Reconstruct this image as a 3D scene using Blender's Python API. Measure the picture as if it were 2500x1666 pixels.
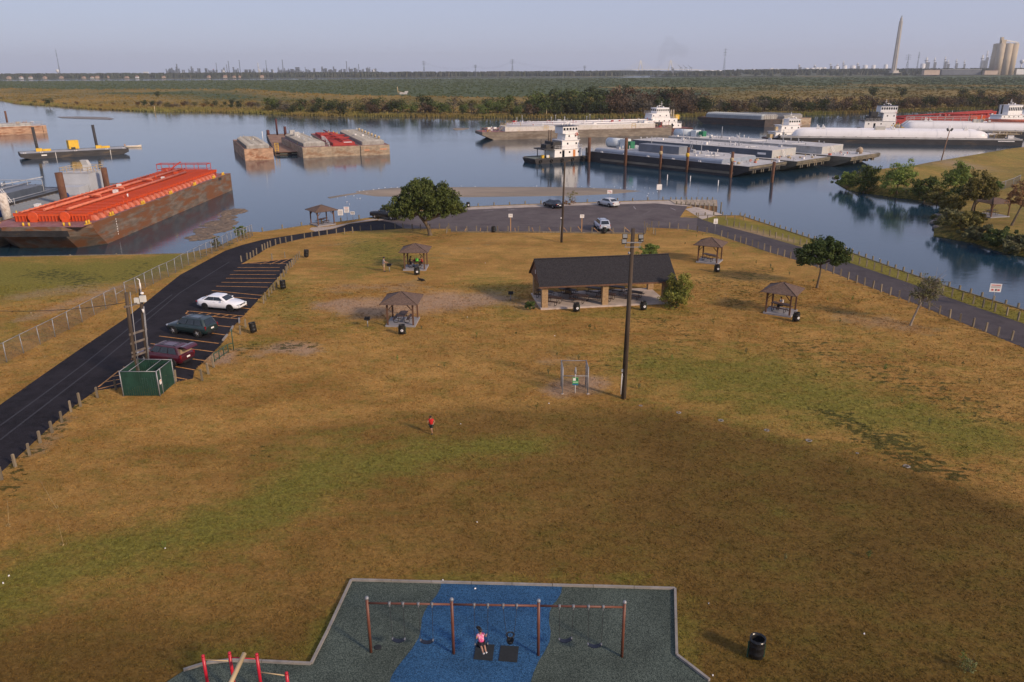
import bpy, bmesh, math, random
import numpy as np
from mathutils import Vector, Matrix, noise
from mathutils.geometry import delaunay_2d_cdt

for o in list(bpy.data.objects):
    bpy.data.objects.remove(o)
SC = bpy.context.scene
COL = SC.collection
R = math.radians

CAM_H, FPX = 23.0, 1889.0                      # eye height (m), focal length in photograph pixels
PITCH = math.atan((833 - 172) / FPX)
ROLL = R(0.26)
cam_d = bpy.data.cameras.new('camera')
cam_d.sensor_width = 36.0
cam_d.lens = FPX / 2500 * 36.0
cam_d.clip_start, cam_d.clip_end = 0.5, 20000
cam = bpy.data.objects.new('camera', cam_d)
COL.objects.link(cam)
cam.location = (0, 0, CAM_H)
cam.rotation_euler = (Matrix.Rotation(math.pi / 2 - PITCH, 3, 'X') @ Matrix.Rotation(-ROLL, 3, 'Z')).to_euler()
SC.camera = cam

SUN_EL, SUN_AZ = R(25), R(130)                 # azimuth clockwise from +Y
sd = Vector((math.cos(SUN_EL) * math.sin(SUN_AZ), math.cos(SUN_EL) * math.cos(SUN_AZ), math.sin(SUN_EL)))
sun_d = bpy.data.lights.new('sun', 'SUN')
sun_d.energy, sun_d.angle, sun_d.color = 4.0, R(7.0), (1.0, 0.78, 0.58)
sun = bpy.data.objects.new('sun', sun_d)
COL.objects.link(sun)
sun.rotation_euler = sd.to_track_quat('Z', 'Y').to_euler()
sun.location = sd * 300
W = bpy.data.worlds.new('World')
SC.world = W
W.use_nodes = True
wn = W.node_tree
sky = wn.nodes.new('ShaderNodeTexSky')
sky.sky_type = 'NISHITA'
sky.sun_disc = False
sky.sun_elevation, sky.sun_rotation = SUN_EL, SUN_AZ
sky.altitude, sky.air_density, sky.dust_density, sky.ozone_density = 0, 1.0, 1.0, 3.0
bg = wn.nodes['Background']
bg.inputs['Strength'].default_value = 0.13
lav = wn.nodes.new('ShaderNodeMix')              # thin even high haze over the whole sky
lav.data_type = 'RGBA'
lav.inputs[0].default_value = 0.8
lav.inputs[7].default_value = (3.6, 3.82, 5.3, 1)
wn.links.new(sky.outputs[0], lav.inputs[6])
wn.links.new(lav.outputs[2], bg.inputs['Color'])
SC.view_settings.view_transform = 'Standard'
SC.view_settings.look = 'None'
SC.view_settings.gamma = 1
SC.view_settings.exposure = 0.0
SC.view_settings.use_curve_mapping = False
SC.cycles.use_denoising = True
SC.cycles.volume_bounces = 0
SC.cycles.max_bounces = 5
SC.cycles.transparent_max_bounces = 12
SC.cycles.volume_step_rate = 5
SC.cycles.volume_max_steps = 32
WATER = -1.0

def G(px, py, z=0.0):
    """ground point seen at a pixel of the 2500 px wide photograph, on the level z"""
    u, v = (px - 1250) / FPX, -(py - 833) / FPX
    x = u * math.cos(ROLL) + v * math.sin(ROLL)
    y = -u * math.sin(ROLL) + v * math.cos(ROLL)
    d = (x, math.cos(PITCH) + y * math.sin(PITCH), -math.sin(PITCH) + y * math.cos(PITCH))
    t = (z - CAM_H) / d[2]
    return Vector((d[0] * t, d[1] * t, z))

MATS = {}
def ND(nt, t, **kw):
    n = nt.nodes.new(t)
    for k, v in kw.items():
        if k in n.inputs: n.inputs[k].default_value = v
        else: setattr(n, k, v)
    return n

def ramp(nt, fac, stops):
    r = nt.nodes.new('ShaderNodeValToRGB')
    el = r.color_ramp.elements
    while len(el) < len(stops): el.new(0.5)
    for e, (p, c) in zip(el, stops):
        e.position = p
        e.color = (*c, 1) if len(c) == 3 else c
    nt.links.new(fac, r.inputs[0])
    return r.outputs[0]

def mixc(nt, fac, a, b, mode='MIX'):
    m = nt.nodes.new('ShaderNodeMix')
    m.data_type = 'RGBA'
    m.blend_type = mode
    for sock, val in ((m.inputs[0], fac), (m.inputs[6], a), (m.inputs[7], b)):
        if hasattr(val, 'is_linked'): nt.links.new(val, sock)
        elif isinstance(val, (tuple, list)): sock.default_value = (*val, 1) if len(val) == 3 else val
        else: sock.default_value = val
    return m.outputs[2]

def mat(name, col, rough=0.7, var=0.18, scale=2.0, metal=0.0, bump=0.0, col2=None, amt=0.5, soft=0.12,
        scale2=1.2, stretch=(1, 1, 1), world=False, spec=0.4, bscale=None, rnd=0.0, coat=0.0, translucent=0.0):
    """principled colour broken up by noise; col2 shows through in patches (rust, dirt, dry leaves)"""
    if name in MATS: return MATS[name]
    m = bpy.data.materials.new(name)
    m.use_nodes = True
    nt = m.node_tree
    p = nt.nodes['Principled BSDF']
    p.inputs['Roughness'].default_value = rough
    p.inputs['Metallic'].default_value = metal
    p.inputs['Specular IOR Level'].default_value = spec
    p.inputs['Coat Weight'].default_value = coat
    p.inputs['Coat Roughness'].default_value = 0.08
    if world:
        src = ND(nt, 'ShaderNodeNewGeometry').outputs['Position']
    else:
        src = ND(nt, 'ShaderNodeTexCoord').outputs['Object']
    mp = ND(nt, 'ShaderNodeMapping')
    mp.inputs['Scale'].default_value = stretch
    nt.links.new(src, mp.inputs[0])
    n1 = ND(nt, 'ShaderNodeTexNoise', Scale=scale, Detail=5, Roughness=0.6)
    nt.links.new(mp.outputs[0], n1.inputs['Vector'])
    lo = tuple(c * (1 - var * 1.6) for c in col)
    hi = tuple(min(1, c * (1 + var * 1.6)) for c in col)
    c = ramp(nt, n1.outputs[0], [(0.25, lo), (0.75, hi)])
    if col2 is not None:
        n2 = ND(nt, 'ShaderNodeTexNoise', Scale=scale2, Detail=7, Roughness=0.68)
        nt.links.new(mp.outputs[0], n2.inputs['Vector'])
        f = ramp(nt, n2.outputs[0], [(max(0, amt - soft), (0, 0, 0)), (min(1, amt + soft), (1, 1, 1))])
        c = mixc(nt, f, c, tuple(col2))
    if rnd:
        oi = ND(nt, 'ShaderNodeObjectInfo')
        hs = ND(nt, 'ShaderNodeHueSaturation')
        mr = ND(nt, 'ShaderNodeMapRange')
        mr.inputs[3].default_value, mr.inputs[4].default_value = 1 - rnd, 1 + rnd
        nt.links.new(oi.outputs['Random'], mr.inputs[0])
        nt.links.new(mr.outputs[0], hs.inputs['Value'])
        nt.links.new(c, hs.inputs['Color'])
        c = hs.outputs[0]
    nt.links.new(c, p.inputs['Base Color'])
    if bump:
        nb = ND(nt, 'ShaderNodeTexNoise', Scale=bscale or scale * 6, Detail=4)
        nt.links.new(mp.outputs[0], nb.inputs['Vector'])
        b = ND(nt, 'ShaderNodeBump', Strength=min(1, bump), Distance=0.05)
        nt.links.new(nb.outputs[0], b.inputs['Height'])
        nt.links.new(b.outputs[0], p.inputs['Normal'])
    if translucent:
        tr = ND(nt, 'ShaderNodeBsdfTranslucent')
        nt.links.new(c, tr.inputs[0])
        ms = ND(nt, 'ShaderNodeMixShader')
        ms.inputs[0].default_value = translucent
        nt.links.new(p.outputs[0], ms.inputs[1])
        nt.links.new(tr.outputs[0], ms.inputs[2])
        nt.links.new(ms.outputs[0], nt.nodes['Material Output'].inputs[0])
    MATS[name] = m
    return m

class MB:
    def __init__(s):
        s.v, s.f, s.sm = [], [], []
    def add(s, vs, fs, smooth=False):
        k = len(s.v)
        s.v += [tuple(v) for v in vs]
        for f in fs:
            s.f.append(tuple(i + k for i in f)); s.sm.append(smooth)
        return s
    def box(s, c, d, rz=0.0, ry=0.0, rx=0.0, top=None):
        x, y, z = d[0] / 2, d[1] / 2, d[2] / 2
        tx, ty = (x, y) if top is None else (top[0] / 2, top[1] / 2)
        vs = [(-x, -y, -z), (x, -y, -z), (x, y, -z), (-x, y, -z), (-tx, -ty, z), (tx, -ty, z), (tx, ty, z), (-tx, ty, z)]
        if rz or ry or rx:
            m = Matrix.Rotation(rz, 3, 'Z') @ Matrix.Rotation(ry, 3, 'Y') @ Matrix.Rotation(rx, 3, 'X')
            vs = [m @ Vector(v) for v in vs]
        vs = [(v[0] + c[0], v[1] + c[1], v[2] + c[2]) for v in vs]
        return s.add(vs, [(0, 3, 2, 1), (4, 5, 6, 7), (0, 1, 5, 4), (1, 2, 6, 5), (2, 3, 7, 6), (3, 0, 4, 7)])
    def frame(s, p0, p1):
        p0, p1 = Vector(p0), Vector(p1)
        d = (p1 - p0)
        if d.length < 1e-6: d = Vector((0, 0, 1e-3))
        d.normalize()
        a = Vector((0, 0, 1)) if abs(d.z) < 0.95 else Vector((1, 0, 0))
        u = d.cross(a).normalized(); w = u.cross(d).normalized()
        return p0, p1, u, w
    def bar(s, p0, p1, w, h=None):
        h = w if h is None else h
        p0, p1, u, n = s.frame(p0, p1)
        vs = [p + u * (a * w / 2) + n * (b * h / 2) for p in (p0, p1) for a, b in ((-1, -1), (1, -1), (1, 1), (-1, 1))]
        return s.add(vs, [(0, 1, 2, 3), (7, 6, 5, 4), (0, 4, 5, 1), (1, 5, 6, 2), (2, 6, 7, 3), (3, 7, 4, 0)])
    def tube(s, p0, p1, r0, r1=None, n=8, caps=True):
        r1 = r0 if r1 is None else r1
        p0, p1, u, w = s.frame(p0, p1)
        vs = []
        for p, r in ((p0, r0), (p1, r1)):
            for i in range(n):
                a = 2 * math.pi * i / n
                vs.append(p + u * (r * math.cos(a)) + w * (r * math.sin(a)))
        s.add(vs, [(i, (i + 1) % n, n + (i + 1) % n, n + i) for i in range(n)], True)
        if caps:
            k = len(s.v) - 2 * n
            s.f.append(tuple(k + i for i in reversed(range(n)))); s.sm.append(False)
            s.f.append(tuple(k + n + i for i in range(n))); s.sm.append(False)
        return s
    def path(s, pts, r, n=6):
        for a, b in zip(pts, pts[1:]): s.tube(a, b, r, n=n)
        return s
    def loft(s, rings, smooth=False, caps=True, closed=True):
        n = len(rings[0]); k = len(s.v)
        for r in rings: s.v += [tuple(p) for p in r]
        for j in range(len(rings) - 1):
            for i in range(n if closed else n - 1):
                a = k + j * n + i; b = k + j * n + (i + 1) % n
                s.f.append((a, b, b + n, a + n)); s.sm.append(smooth)
        if caps:
            s.f.append(tuple(k + i for i in reversed(range(n)))); s.sm.append(False)
            e = k + (len(rings) - 1) * n
            s.f.append(tuple(e + i for i in range(n))); s.sm.append(False)
        return s
    def prism(s, poly, z0, z1):
        return s.loft([[(x, y, z0) for x, y in poly], [(x, y, z1) for x, y in poly]])
    def lathe(s, prof, c=(0, 0, 0), n=16, smooth=True):
        rings = [[(c[0] + r * math.cos(2 * math.pi * i / n), c[1] + r * math.sin(2 * math.pi * i / n), c[2] + z) for i in range(n)] for r, z in prof]
        return s.loft(rings, smooth)
    def ell(s, c, r, n=10, m=6, rot=None):
        if not hasattr(r, '__len__'): r = (r, r, r)
        rings = []
        for j in range(m + 1):
            t = math.pi * j / m
            rings.append([Vector((max(1e-3, math.sin(t)) * math.cos(2 * math.pi * i / n) * r[0], max(1e-3, math.sin(t)) * math.sin(2 * math.pi * i / n) * r[1], -math.cos(t) * r[2])) for i in range(n)])
        rings = [[(rot @ p if rot else p) + Vector(c) for p in g] for g in rings]
        return s.loft(rings, True)
    def quad(s, a, b, c, d): return s.add([a, b, c, d], [(0, 1, 2, 3)])
    def slab(s, a, b, c, d, t):
        """a quad given thickness t along its normal"""
        a, b, c, d = map(Vector, (a, b, c, d))
        n = (b - a).cross(d - a).normalized() * t
        return s.loft([[a, b, c, d], [a + n, b + n, c + n, d + n]])
    def mesh(s, name):
        me = bpy.data.meshes.new(name)
        me.from_pydata(s.v, [], s.f)
        me.polygons.foreach_set('use_smooth', s.sm)
        me.update()
        return me

def link(o, parent=None):
    COL.objects.link(o)
    if parent is not None: o.parent = parent
    return o
def obj(name, mb, m, parent=None, loc=(0, 0, 0), rz=0.0, kind=None, label=None):
    me = mb.mesh(name) if isinstance(mb, MB) else mb
    if m is not None and not me.materials: me.materials.append(m)
    o = link(bpy.data.objects.new(name, me), parent)
    o.location = loc
    o.rotation_euler = (0, 0, rz)
    if kind: o['kind'] = kind
    if label: o['label'] = label
    return o
def tag(o, label, cat, group=None, kind=None):
    o['label'] = label; o['category'] = cat
    if group: o['group'] = group
    if kind: o['kind'] = kind
    return o
def thing(name, label, cat, loc=(0, 0, 0), rz=0.0, group=None):
    o = link(bpy.data.objects.new(name, None))
    o.empty_display_size = 0.3
    o.location = loc; o.rotation_euler = (0, 0, rz)
    return tag(o, label, cat, group)
KIDS = {}
def copy_tree(src, loc, rz, label=None, group=None, scale=None):
    """copy a thing together with its parts and sub-parts; meshes are shared"""
    r = src.copy(); COL.objects.link(r)
    r.location = loc; r.rotation_euler = (0, 0, rz)
    if scale: r.scale = scale
    if label: r['label'] = label
    if group: r['group'] = group
    for ch in src.children:
        c = ch.copy(); COL.objects.link(c); c.parent = r
        for g in ch.children:
            d = g.copy(); COL.objects.link(d); d.parent = c
    return r
def structure(name, mb, m, parent=None):
    return obj(name, mb, m, parent, kind='structure')
rnd = random.Random(7)
def gp(pts, z=0.0): return [G(x, y, z) for x, y in pts]

def inside(p, poly):
    x, y = p[0], p[1]; c = False; j = len(poly) - 1
    for i in range(len(poly)):
        xi, yi = poly[i][0], poly[i][1]; xj, yj = poly[j][0], poly[j][1]
        if (yi > y) != (yj > y) and x < (xj - xi) * (y - yi) / (yj - yi) + xi: c = not c
        j = i
    return c
def seg_d(p, a, b):
    ax, ay, bx, by = a[0], a[1], b[0], b[1]
    dx, dy = bx - ax, by - ay
    t = max(0, min(1, ((p[0] - ax) * dx + (p[1] - ay) * dy) / (dx * dx + dy * dy + 1e-9)))
    return math.hypot(p[0] - ax - t * dx, p[1] - ay - t * dy), t
def edge_d(p, poly):
    return min(seg_d(p, poly[i], poly[(i + 1) % len(poly)])[0] for i in range(len(poly)))
def densify(poly, step):
    out = []
    for i in range(len(poly)):
        a, b = Vector(poly[i][:2]), Vector(poly[(i + 1) % len(poly)][:2])
        n = max(1, int((b - a).length / step))
        out += [a.lerp(b, k / n) for k in range(n)]
    return out

def land(name, poly, spacing, m, zfun=None, z=0.0, skirt=2.0, attrs=None, near=None):
    """a sheet of ground with a vertical edge that goes below the water; attrs writes per-vertex cover kinds"""
    pts = densify(poly, spacing * 2)
    n = len(pts)
    xs = [p[0] for p in pts]; ys = [p[1] for p in pts]
    vs = list(pts)
    y = min(ys)
    r2 = random.Random(3)
    while y < max(ys):
        sp = spacing if near is None else spacing * max(1.0, min(8, y / near))
        x = min(xs)
        while x < max(xs):
            p = Vector((x + r2.uniform(-.3, .3) * sp, y + r2.uniform(-.3, .3) * sp))
            if inside(p, pts): vs.append(p)
            x += sp
        y += sp
    out = delaunay_2d_cdt(vs, [(i, (i + 1) % n) for i in range(n)], [tuple(range(n))], 1, 1e-5)
    v2, f2 = out[0], out[2]
    orig = out[3]
    zz = [z if zfun is None else zfun(p) for p in v2]
    vv = [(p[0], p[1], h) for p, h in zip(v2, zz)]
    bid = {}
    for i, o in enumerate(orig):
        for k in o:
            if k < n: bid[k] = i
    faces = [tuple(f) for f in f2]
    k0 = len(vv); ring = [bid.get(i, 0) for i in range(n)]
    vv += [(v2[i][0], v2[i][1], WATER - skirt) for i in ring]
    for i in range(n):
        a, b = ring[i], ring[(i + 1) % n]
        faces.append((a, k0 + i, k0 + (i + 1) % n, b))
    me = bpy.data.meshes.new(name)
    me.from_pydata(vv, [], faces)
    if attrs:
        at = me.color_attributes.new('cover', 'FLOAT_COLOR', 'POINT')
        for i, p in enumerate(vv): at.data[i].color = attrs(p)
    me.materials.append(m)
    me.validate(); me.update()
    return obj(name, me, None, kind='structure')

def sheet(name, poly, z, m, thick=0.0):
    mb = MB()
    if thick: mb.prism([(p[0], p[1]) for p in poly], z - thick, z)
    else: mb.add([(p[0], p[1], z) for p in poly], [tuple(range(len(poly)))])
    return structure(name, mb, m)

def chain(pts):
    out = []
    for x, y, r in pts:
        c = G(x, y); e = G(x, y + r)
        out.append((c[0], c[1], abs(c[1] - e[1])))
    return out
GREEN = [(chain(c), w) for c, w in [
    ([(-60, 1470, 75), (106, 1402, 65), (320, 1345, 55), (530, 1290, 50), (690, 1222, 45), (786, 1150, 45), (960, 1128, 32), (1062, 1105, 26), (1290, 1085, 20)], 1.0),
    ([(760, 1110, 35), (820, 1075, 26)], .6),
    ([(1610, 900, 35), (1760, 915, 60), (1950, 960, 70), (2120, 1010, 55), (2380, 1060, 45)], 1.0), ([(1540, 872, 22), (1700, 880, 30)], .7),
    ([(1650, 960, 30), (1850, 990, 30), (2100, 1020, 30), (2300, 1090, 25)], .55),
    ([(900, 590, 10), (930, 630, 20)], .9), ([(1290, 530, 4), (1060, 572, 5)], .5), ([(880, 570, 7), (1000, 570, 6)], .7),
    ([(690, 690, 14), (715, 770, 14)], .6), ([(830, 790, 12), (920, 800, 10)], .5), ([(930, 650, 16), (850, 670, 12)], .5),
    ([(1380, 765, 8), (1560, 765, 8), (1680, 755, 8)], .7), ([(1240, 770, 12), (1200, 690, 16)], .6),
    ([(1720, 560, 8), (1850, 610, 8)], .5), ([(560, 850, 8), (660, 830, 10)], .6), ([(2000, 790, 16), (2300, 900, 20)], .4),
    ([(780, 1600, 30), (860, 1470, 14)], .8), ([(1000, 1412, 10), (1640, 1432, 10)], .8), ([(1660, 1480, 22), (1680, 1610, 28)], .7),
    ([(440, 1630, 25), (760, 1618, 12)], .6), ([(1750, 540, 8), (1870, 564, 9), (1980, 600, 10), (2100, 645, 11), (2220, 690, 12), (2340, 730, 13), (2500, 790, 16)], 1.5), ([(330, 1130, 16), (520, 1090, 12)], .3), ([(-60, 680, 40), (120, 680, 36), (300, 660, 24), (420, 630, 10)], 1.4), ([(-40, 840, 20), (60, 770, 10)], .6)]]
WEED = [(chain(c), w) for c, w in [
    ([(870, 590, 10), (940, 635, 18), (1010, 560, 6)], .6), ([(1050, 578, 6), (1120, 575, 4), (960, 560, 4)], .6), ([(690, 700, 12), (720, 790, 12), (800, 700, 8)], .5), ([(1560, 780, 16), (1700, 820, 20), (1450, 900, 14)], .58), ([(1950, 850, 30), (2150, 900, 35), (2380, 1000, 40)], .68), ([(1720, 690, 20), (1850, 660, 14), (1820, 740, 16)], .66), ([(2010, 1000, 14), (2080, 1050, 18), (2190, 1090, 26), (2330, 1150, 22)], 1.0),
    ([(570, 850, 8), (760, 845, 8)], .9), ([(200, 960, 12), (150, 1030, 10), (90, 1090, 10), (40, 1150, 12), (10, 1200, 20)], .8),
    ([(1420, 780, 5), (1500, 800, 5)], .4), ([(1900, 730, 10), (2080, 770, 12)], .6), ([(1700, 700, 8), (1840, 660, 8)], .5),
    ([(560, 1105, 12), (680, 1110, 10)], .55), ([(600, 560, 5), (560, 590, 6), (500, 625, 6)], .9), ([(2080, 850, 20), (2250, 900, 20)], .5),
    ([(150, 660, 8), (210, 690, 10), (60, 665, 7)], .9), ([(300, 680, 8), (350, 640, 6)], .7)]]
SOIL = [(chain(c), w) for c, w in [
    ([(800, 745, 8), (930, 755, 16), (1080, 735, 18), (1230, 730, 9)], 1.0), ([(820, 705, 8), (1000, 700, 10)], .5),
    ([(680, 850, 9), (745, 855, 9)], 1.0), ([(550, 868, 10), (590, 868, 7)], 1.0),
    ([(1370, 945, 10), (1440, 945, 11)], 1.0), ([(1380, 880, 8), (1340, 870, 7)], .5), ([(1290, 745, 12)], .8),
    ([(1710, 545, 4), (1830, 565, 5), (1960, 600, 5)], .8), ([(760, 600, 6), (900, 590, 5)], .35), ([(2080, 780, 16), (2230, 800, 16)], .5),
    ([(300, 925, 10), (410, 935, 8)], .5), ([(170, 1010, 9), (80, 1110, 10)], .5), ([(1000, 640, 6), (1200, 590, 5)], .3),
    ([(60, 780, 8), (190, 735, 5), (290, 700, 5)], .7), ([(70, 720, 10), (200, 705, 12)], .6), ([(560, 655, 4), (300, 890, 6)], .2)]]
ARC = gp([(-900, 1330), (-200, 1130), (500, 1085), (850, 1020), (1180, 990), (1560, 990), (1650, 1005), (1760, 1028), (1870, 1052), (1975, 1076), (2213, 1138), (2500, 1230), (3300, 1500), (3500, 2900), (-1500, 2900)])
def patch(p, lst):
    best = 0.0
    for ch, w in lst:
        for i in range(len(ch) - 1 if len(ch) > 1 else 1):
            a = ch[i]; b = ch[min(i + 1, len(ch) - 1)]
            d, t = seg_d(p, a, b) if len(ch) > 1 else (math.hypot(p[0] - a[0], p[1] - a[1]), 0)
            r = a[2] + (b[2] - a[2]) * t
            if d < r * 2.3: best = max(best, w * max(0.0, min(1.0, (2.3 - d / r) / 1.9)))
    return best
def cover(p):
    n = noise.noise(Vector((p[0] * .22, p[1] * .22, 0))) * 1.0 + noise.noise(Vector((p[0] * .7, p[1] * .7, 5))) * .6
    q = (p[0] + n * 1.1, p[1] + n * 1.6)
    f = edge_d(p, ARC) + n * .5
    field_shade = max(0, min(1, .5 + (f if inside(p, ARC) else -f) / 2.6))
    k = max(0, min(1, .42 + (p[0] + 14 + n * 2) / 26 * .58))
    k = max(k, min(.9, (34 - p[1]) / 8))  # mown brown plus foreground shade put into the colour, stronger near and right
    return (patch(q, GREEN), patch(q, SOIL), field_shade * k, patch(q, WEED))

def turf(name, straw, brown, green, soil, field, weed):
    m = bpy.data.materials.new(name); m.use_nodes = True
    nt = m.node_tree; p = nt.nodes['Principled BSDF']
    p.inputs['Roughness'].default_value = 0.95
    p.inputs['Specular IOR Level'].default_value = 0.1
    pos = ND(nt, 'ShaderNodeNewGeometry').outputs['Position']
    def nz(sc, det=6, ro=.62, vec=None):
        n = ND(nt, 'ShaderNodeTexNoise', Scale=sc, Detail=det, Roughness=ro)
        nt.links.new(vec or pos, n.inputs['Vector']); return n.outputs[0]
    def math_(op, a, b):
        n = ND(nt, 'ShaderNodeMath', operation=op)
        for s, v in zip(n.inputs, (a, b)):
            if hasattr(v, 'is_linked'): nt.links.new(v, s)
            else: s.default_value = v
        return n.outputs[0]
    at = ND(nt, 'ShaderNodeAttribute', attribute_name='cover')
    sp = ND(nt, 'ShaderNodeSeparateColor'); nt.links.new(at.outputs['Color'], sp.inputs[0])
    wv = ND(nt, 'ShaderNodeMapping'); wv.inputs['Scale'].default_value = (.75, 1.3, 1); wv.inputs['Rotation'].default_value = (0, 0, .3); nt.links.new(pos, wv.inputs[0])
    big, mid, fine = nz(.13, 8, .66, wv.outputs[0]), nz(.62, 9, .74, wv.outputs[0]), nz(3.4, 8, .78)
    mp = ND(nt, 'ShaderNodeMapping'); mp.inputs['Scale'].default_value = (5, 8, 6); mp.inputs['Rotation'].default_value = (0, 0, .5); nt.links.new(pos, mp.inputs[0])
    blade = nz(1.0, 5, .75, mp.outputs[0])
    def st(x, lo=.32, hi=.68, a=0.0, b=1.0): return ramp(nt, x, [(lo, (a, a, a)), (hi, (b, b, b))])
    c = mixc(nt, st(big, .40, .60), straw, brown)
    c = mixc(nt, math_('MULTIPLY', st(nz(.3, 8, .7), .50, .64), .5), c, tuple(min(1, x * 1.28) for x in straw))
    c = mixc(nt, math_('MULTIPLY', st(mid, .46, .66), .6), c, green)
    c = mixc(nt, math_('MULTIPLY', sp.outputs[2], .88), c, mixc(nt, st(nz(.17, 6), .38, .62), field, mixc(nt, st(mid, .4, .65), tuple(x * 1.35 for x in field), tuple(a * .5 + b * .5 for a, b in zip(field, green)))))  # field colour: browner mown grass, darkened further for the foreground shade
    def mask(a, lo, hi, src, k=1.0):
        s = math_('ADD', a, math_('MULTIPLY', math_('SUBTRACT', src, .5), k))
        return ramp(nt, s, [(lo, (0, 0, 0)), (hi, (1, 1, 1))])
    gm = mask(sp.outputs[0], .15, 1.0, mid, 1.7)
    c = mixc(nt, math_('MULTIPLY', gm, .88), c, mixc(nt, st(fine), tuple(x * .8 for x in green), tuple(x * 1.45 for x in green)))
    c = mixc(nt, math_('MULTIPLY', mask(sp.outputs[1], .25, .85, mid, 1.5), .75), c, mixc(nt, st(fine), soil, tuple(x * .75 for x in soil)))
    c = mixc(nt, math_('MULTIPLY', mask(at.outputs['Alpha'], .80, .92, nz(1.7, 8, .68, wv.outputs[0]), 4.4), .8), c, weed)
    c = mixc(nt, math_('MULTIPLY', math_('MULTIPLY', st(nz(.8, 10, .8, wv.outputs[0]), .60, .68), math_('SUBTRACT', 1.0, math_('MULTIPLY', sp.outputs[2], .8))), .6), c, weed)
    c = mixc(nt, 1.0, c, mixc(nt, 1.0, st(fine, .3, .7, .72, 1.22), st(blade, .3, .7, .70, 1.26), 'MULTIPLY'), 'MULTIPLY')
    nt.links.new(c, p.inputs['Base Color'])
    b = ND(nt, 'ShaderNodeBump', Strength=.8, Distance=.16)
    nt.links.new(math_('ADD', math_('MULTIPLY', blade, .7), fine), b.inputs['Height'])
    nt.links.new(b.outputs[0], p.inputs['Normal'])
    return m
TURF = turf('park turf', (.430, .242, .070), (.310, .165, .044), (.160, .148, .028), (.46, .31, .21), (.108, .066, .017), (.052, .056, .015))
FARTURF = turf('lawn turf', (.30, .20, .06), (.22, .15, .045), (.16, .15, .035), (.34, .25, .17), (.2, .14, .05), (.05, .06, .018))

SHORE = [(-60, 629), (214, 624), (450, 620), (536, 600), (605, 566), (640, 567), (747, 551), (801, 546), (876, 536), (918, 530),
         (1000, 514), (1119, 507), (1270, 500), (1374, 497), (1535, 491.5), (1636, 489)]
RAMP_A, RAMP_B = (1695, 506), (1744, 528)
EAST = [(1808, 527), (1870, 547), (1980, 583), (2068, 614), (2202, 662), (2285, 691), (2500, 758), (2700, 822)]
park_poly = gp(SHORE) + gp([(1650, 497), RAMP_A, RAMP_B]) + gp(EAST) + [Vector((75, 20, 0)), Vector((60, -40, 0)), Vector((-90, -40, 0)), Vector((-105, 90, 0)), Vector((-105, 109, 0))]
park = land('park_ground', park_poly, 0.85, TURF, z=0.0, attrs=cover, near=38)

ASPH = mat('fresh asphalt', (.0155, .0135, .0170), .9, .3, 1.2, bump=.5, bscale=40, world=True, col2=(.026, .023, .028), amt=.56, scale2=.25, spec=.15)
ASPH2 = mat('old asphalt', (.088, .070, .070), .9, .2, .5, bump=.4, bscale=30, world=True, col2=(.12, .10, .095), amt=.54, scale2=.22, spec=.25)
left_road = [(-60, 1040), (0, 989), (120, 905), (220, 836), (309, 776), (439, 672), (549, 613), (590, 599), (640, 586), (747, 569), (811, 560), (854, 547), (924, 538),
             (960, 545), (988, 558), (935, 562), (854, 565), (798, 573), (744, 582), (712, 589), (675, 598), (650, 608), (632, 620), (590, 645), (716, 632), (698, 656), (640, 723), (587, 780), (567, 801), (542, 840),
             (501, 880), (475, 905), (471, 925), (410, 938), (300, 946), (236, 954), (190, 985), (129, 1037), (67, 1095), (0, 1156), (-60, 1210)]
sheet('road', gp(left_road), .012, ASPH)
carpark = [(924, 537.5), (977, 527), (1114, 512.5), (1270, 506.5), (1427, 500.5), (1600, 496), (1679, 503.5), (1660, 531), (1703, 533), (1740, 545), (1749, 572), (1679, 560), (1580, 556), (1575, 572), (1369, 568.5), (1240, 567.5), (1101, 567), (1101, 559), (1050, 559), (988, 558.5)]
sheet('car_park', gp(carpark), .008, ASPH2)
east_road = [(1703, 532.5), (1730, 542), (1870, 579), (1961, 605), (2074, 642), (2213, 689), (2299, 721), (2500, 791), (2650, 845), (2650, 915), (2500, 850), (2422, 818), (2347, 788), (2221, 737), (2127, 703), (2020, 661), (1945, 636), (1870, 614), (1749, 573), (1700, 562)]
sheet('road', gp(east_road), .014, mat('worn asphalt', (.060, .050, .053), .9, .2, .9, bump=.5, bscale=40, world=True, col2=(.08, .066, .066), amt=.56, scale2=.3, spec=.25))
CONC = mat('concrete', (.42, .35, .29), .85, .14, .8, bump=.2, world=True, col2=(.27, .23, .19), amt=.6, scale2=.7)
sheet('pavement', gp([(924, 532), (1000, 518), (1119, 508), (1270, 501), (1374, 498), (1535, 492.5), (1634, 490), (1650, 497), (1695, 505), (1679, 504.5), (1600, 497), (1427, 501.5), (1270, 507.5), (1114, 513.5), (977, 528.5), (924, 539.5)]), .016, CONC)
sheet('gravel_path', gp([(640 + 430 / 3.73, 560), (760, 556), (806, 553), (852, 545), (918, 533), (924, 537), (854, 546), (815, 558), (770, 566)]), .006, mat('shell gravel', (.38, .32, .27), .95, .2, 4, world=True, bump=.4))
mb = MB(); a, b = G(*RAMP_A), G(*RAMP_B); d = Vector((b[1] - a[1], a[0] - b[0], 0)).normalized() * -1
d = (G(1765, 505) - (a + b) / 2); d.z = 0; d.normalize()
mb.loft([[a, b, b - d * 4, a - d * 3], [a + Vector((0, 0, .03)), b + Vector((0, 0, .03)), b - d * 4 + Vector((0, 0, .024)), a - d * 3 + Vector((0, 0, .024))]])
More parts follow.
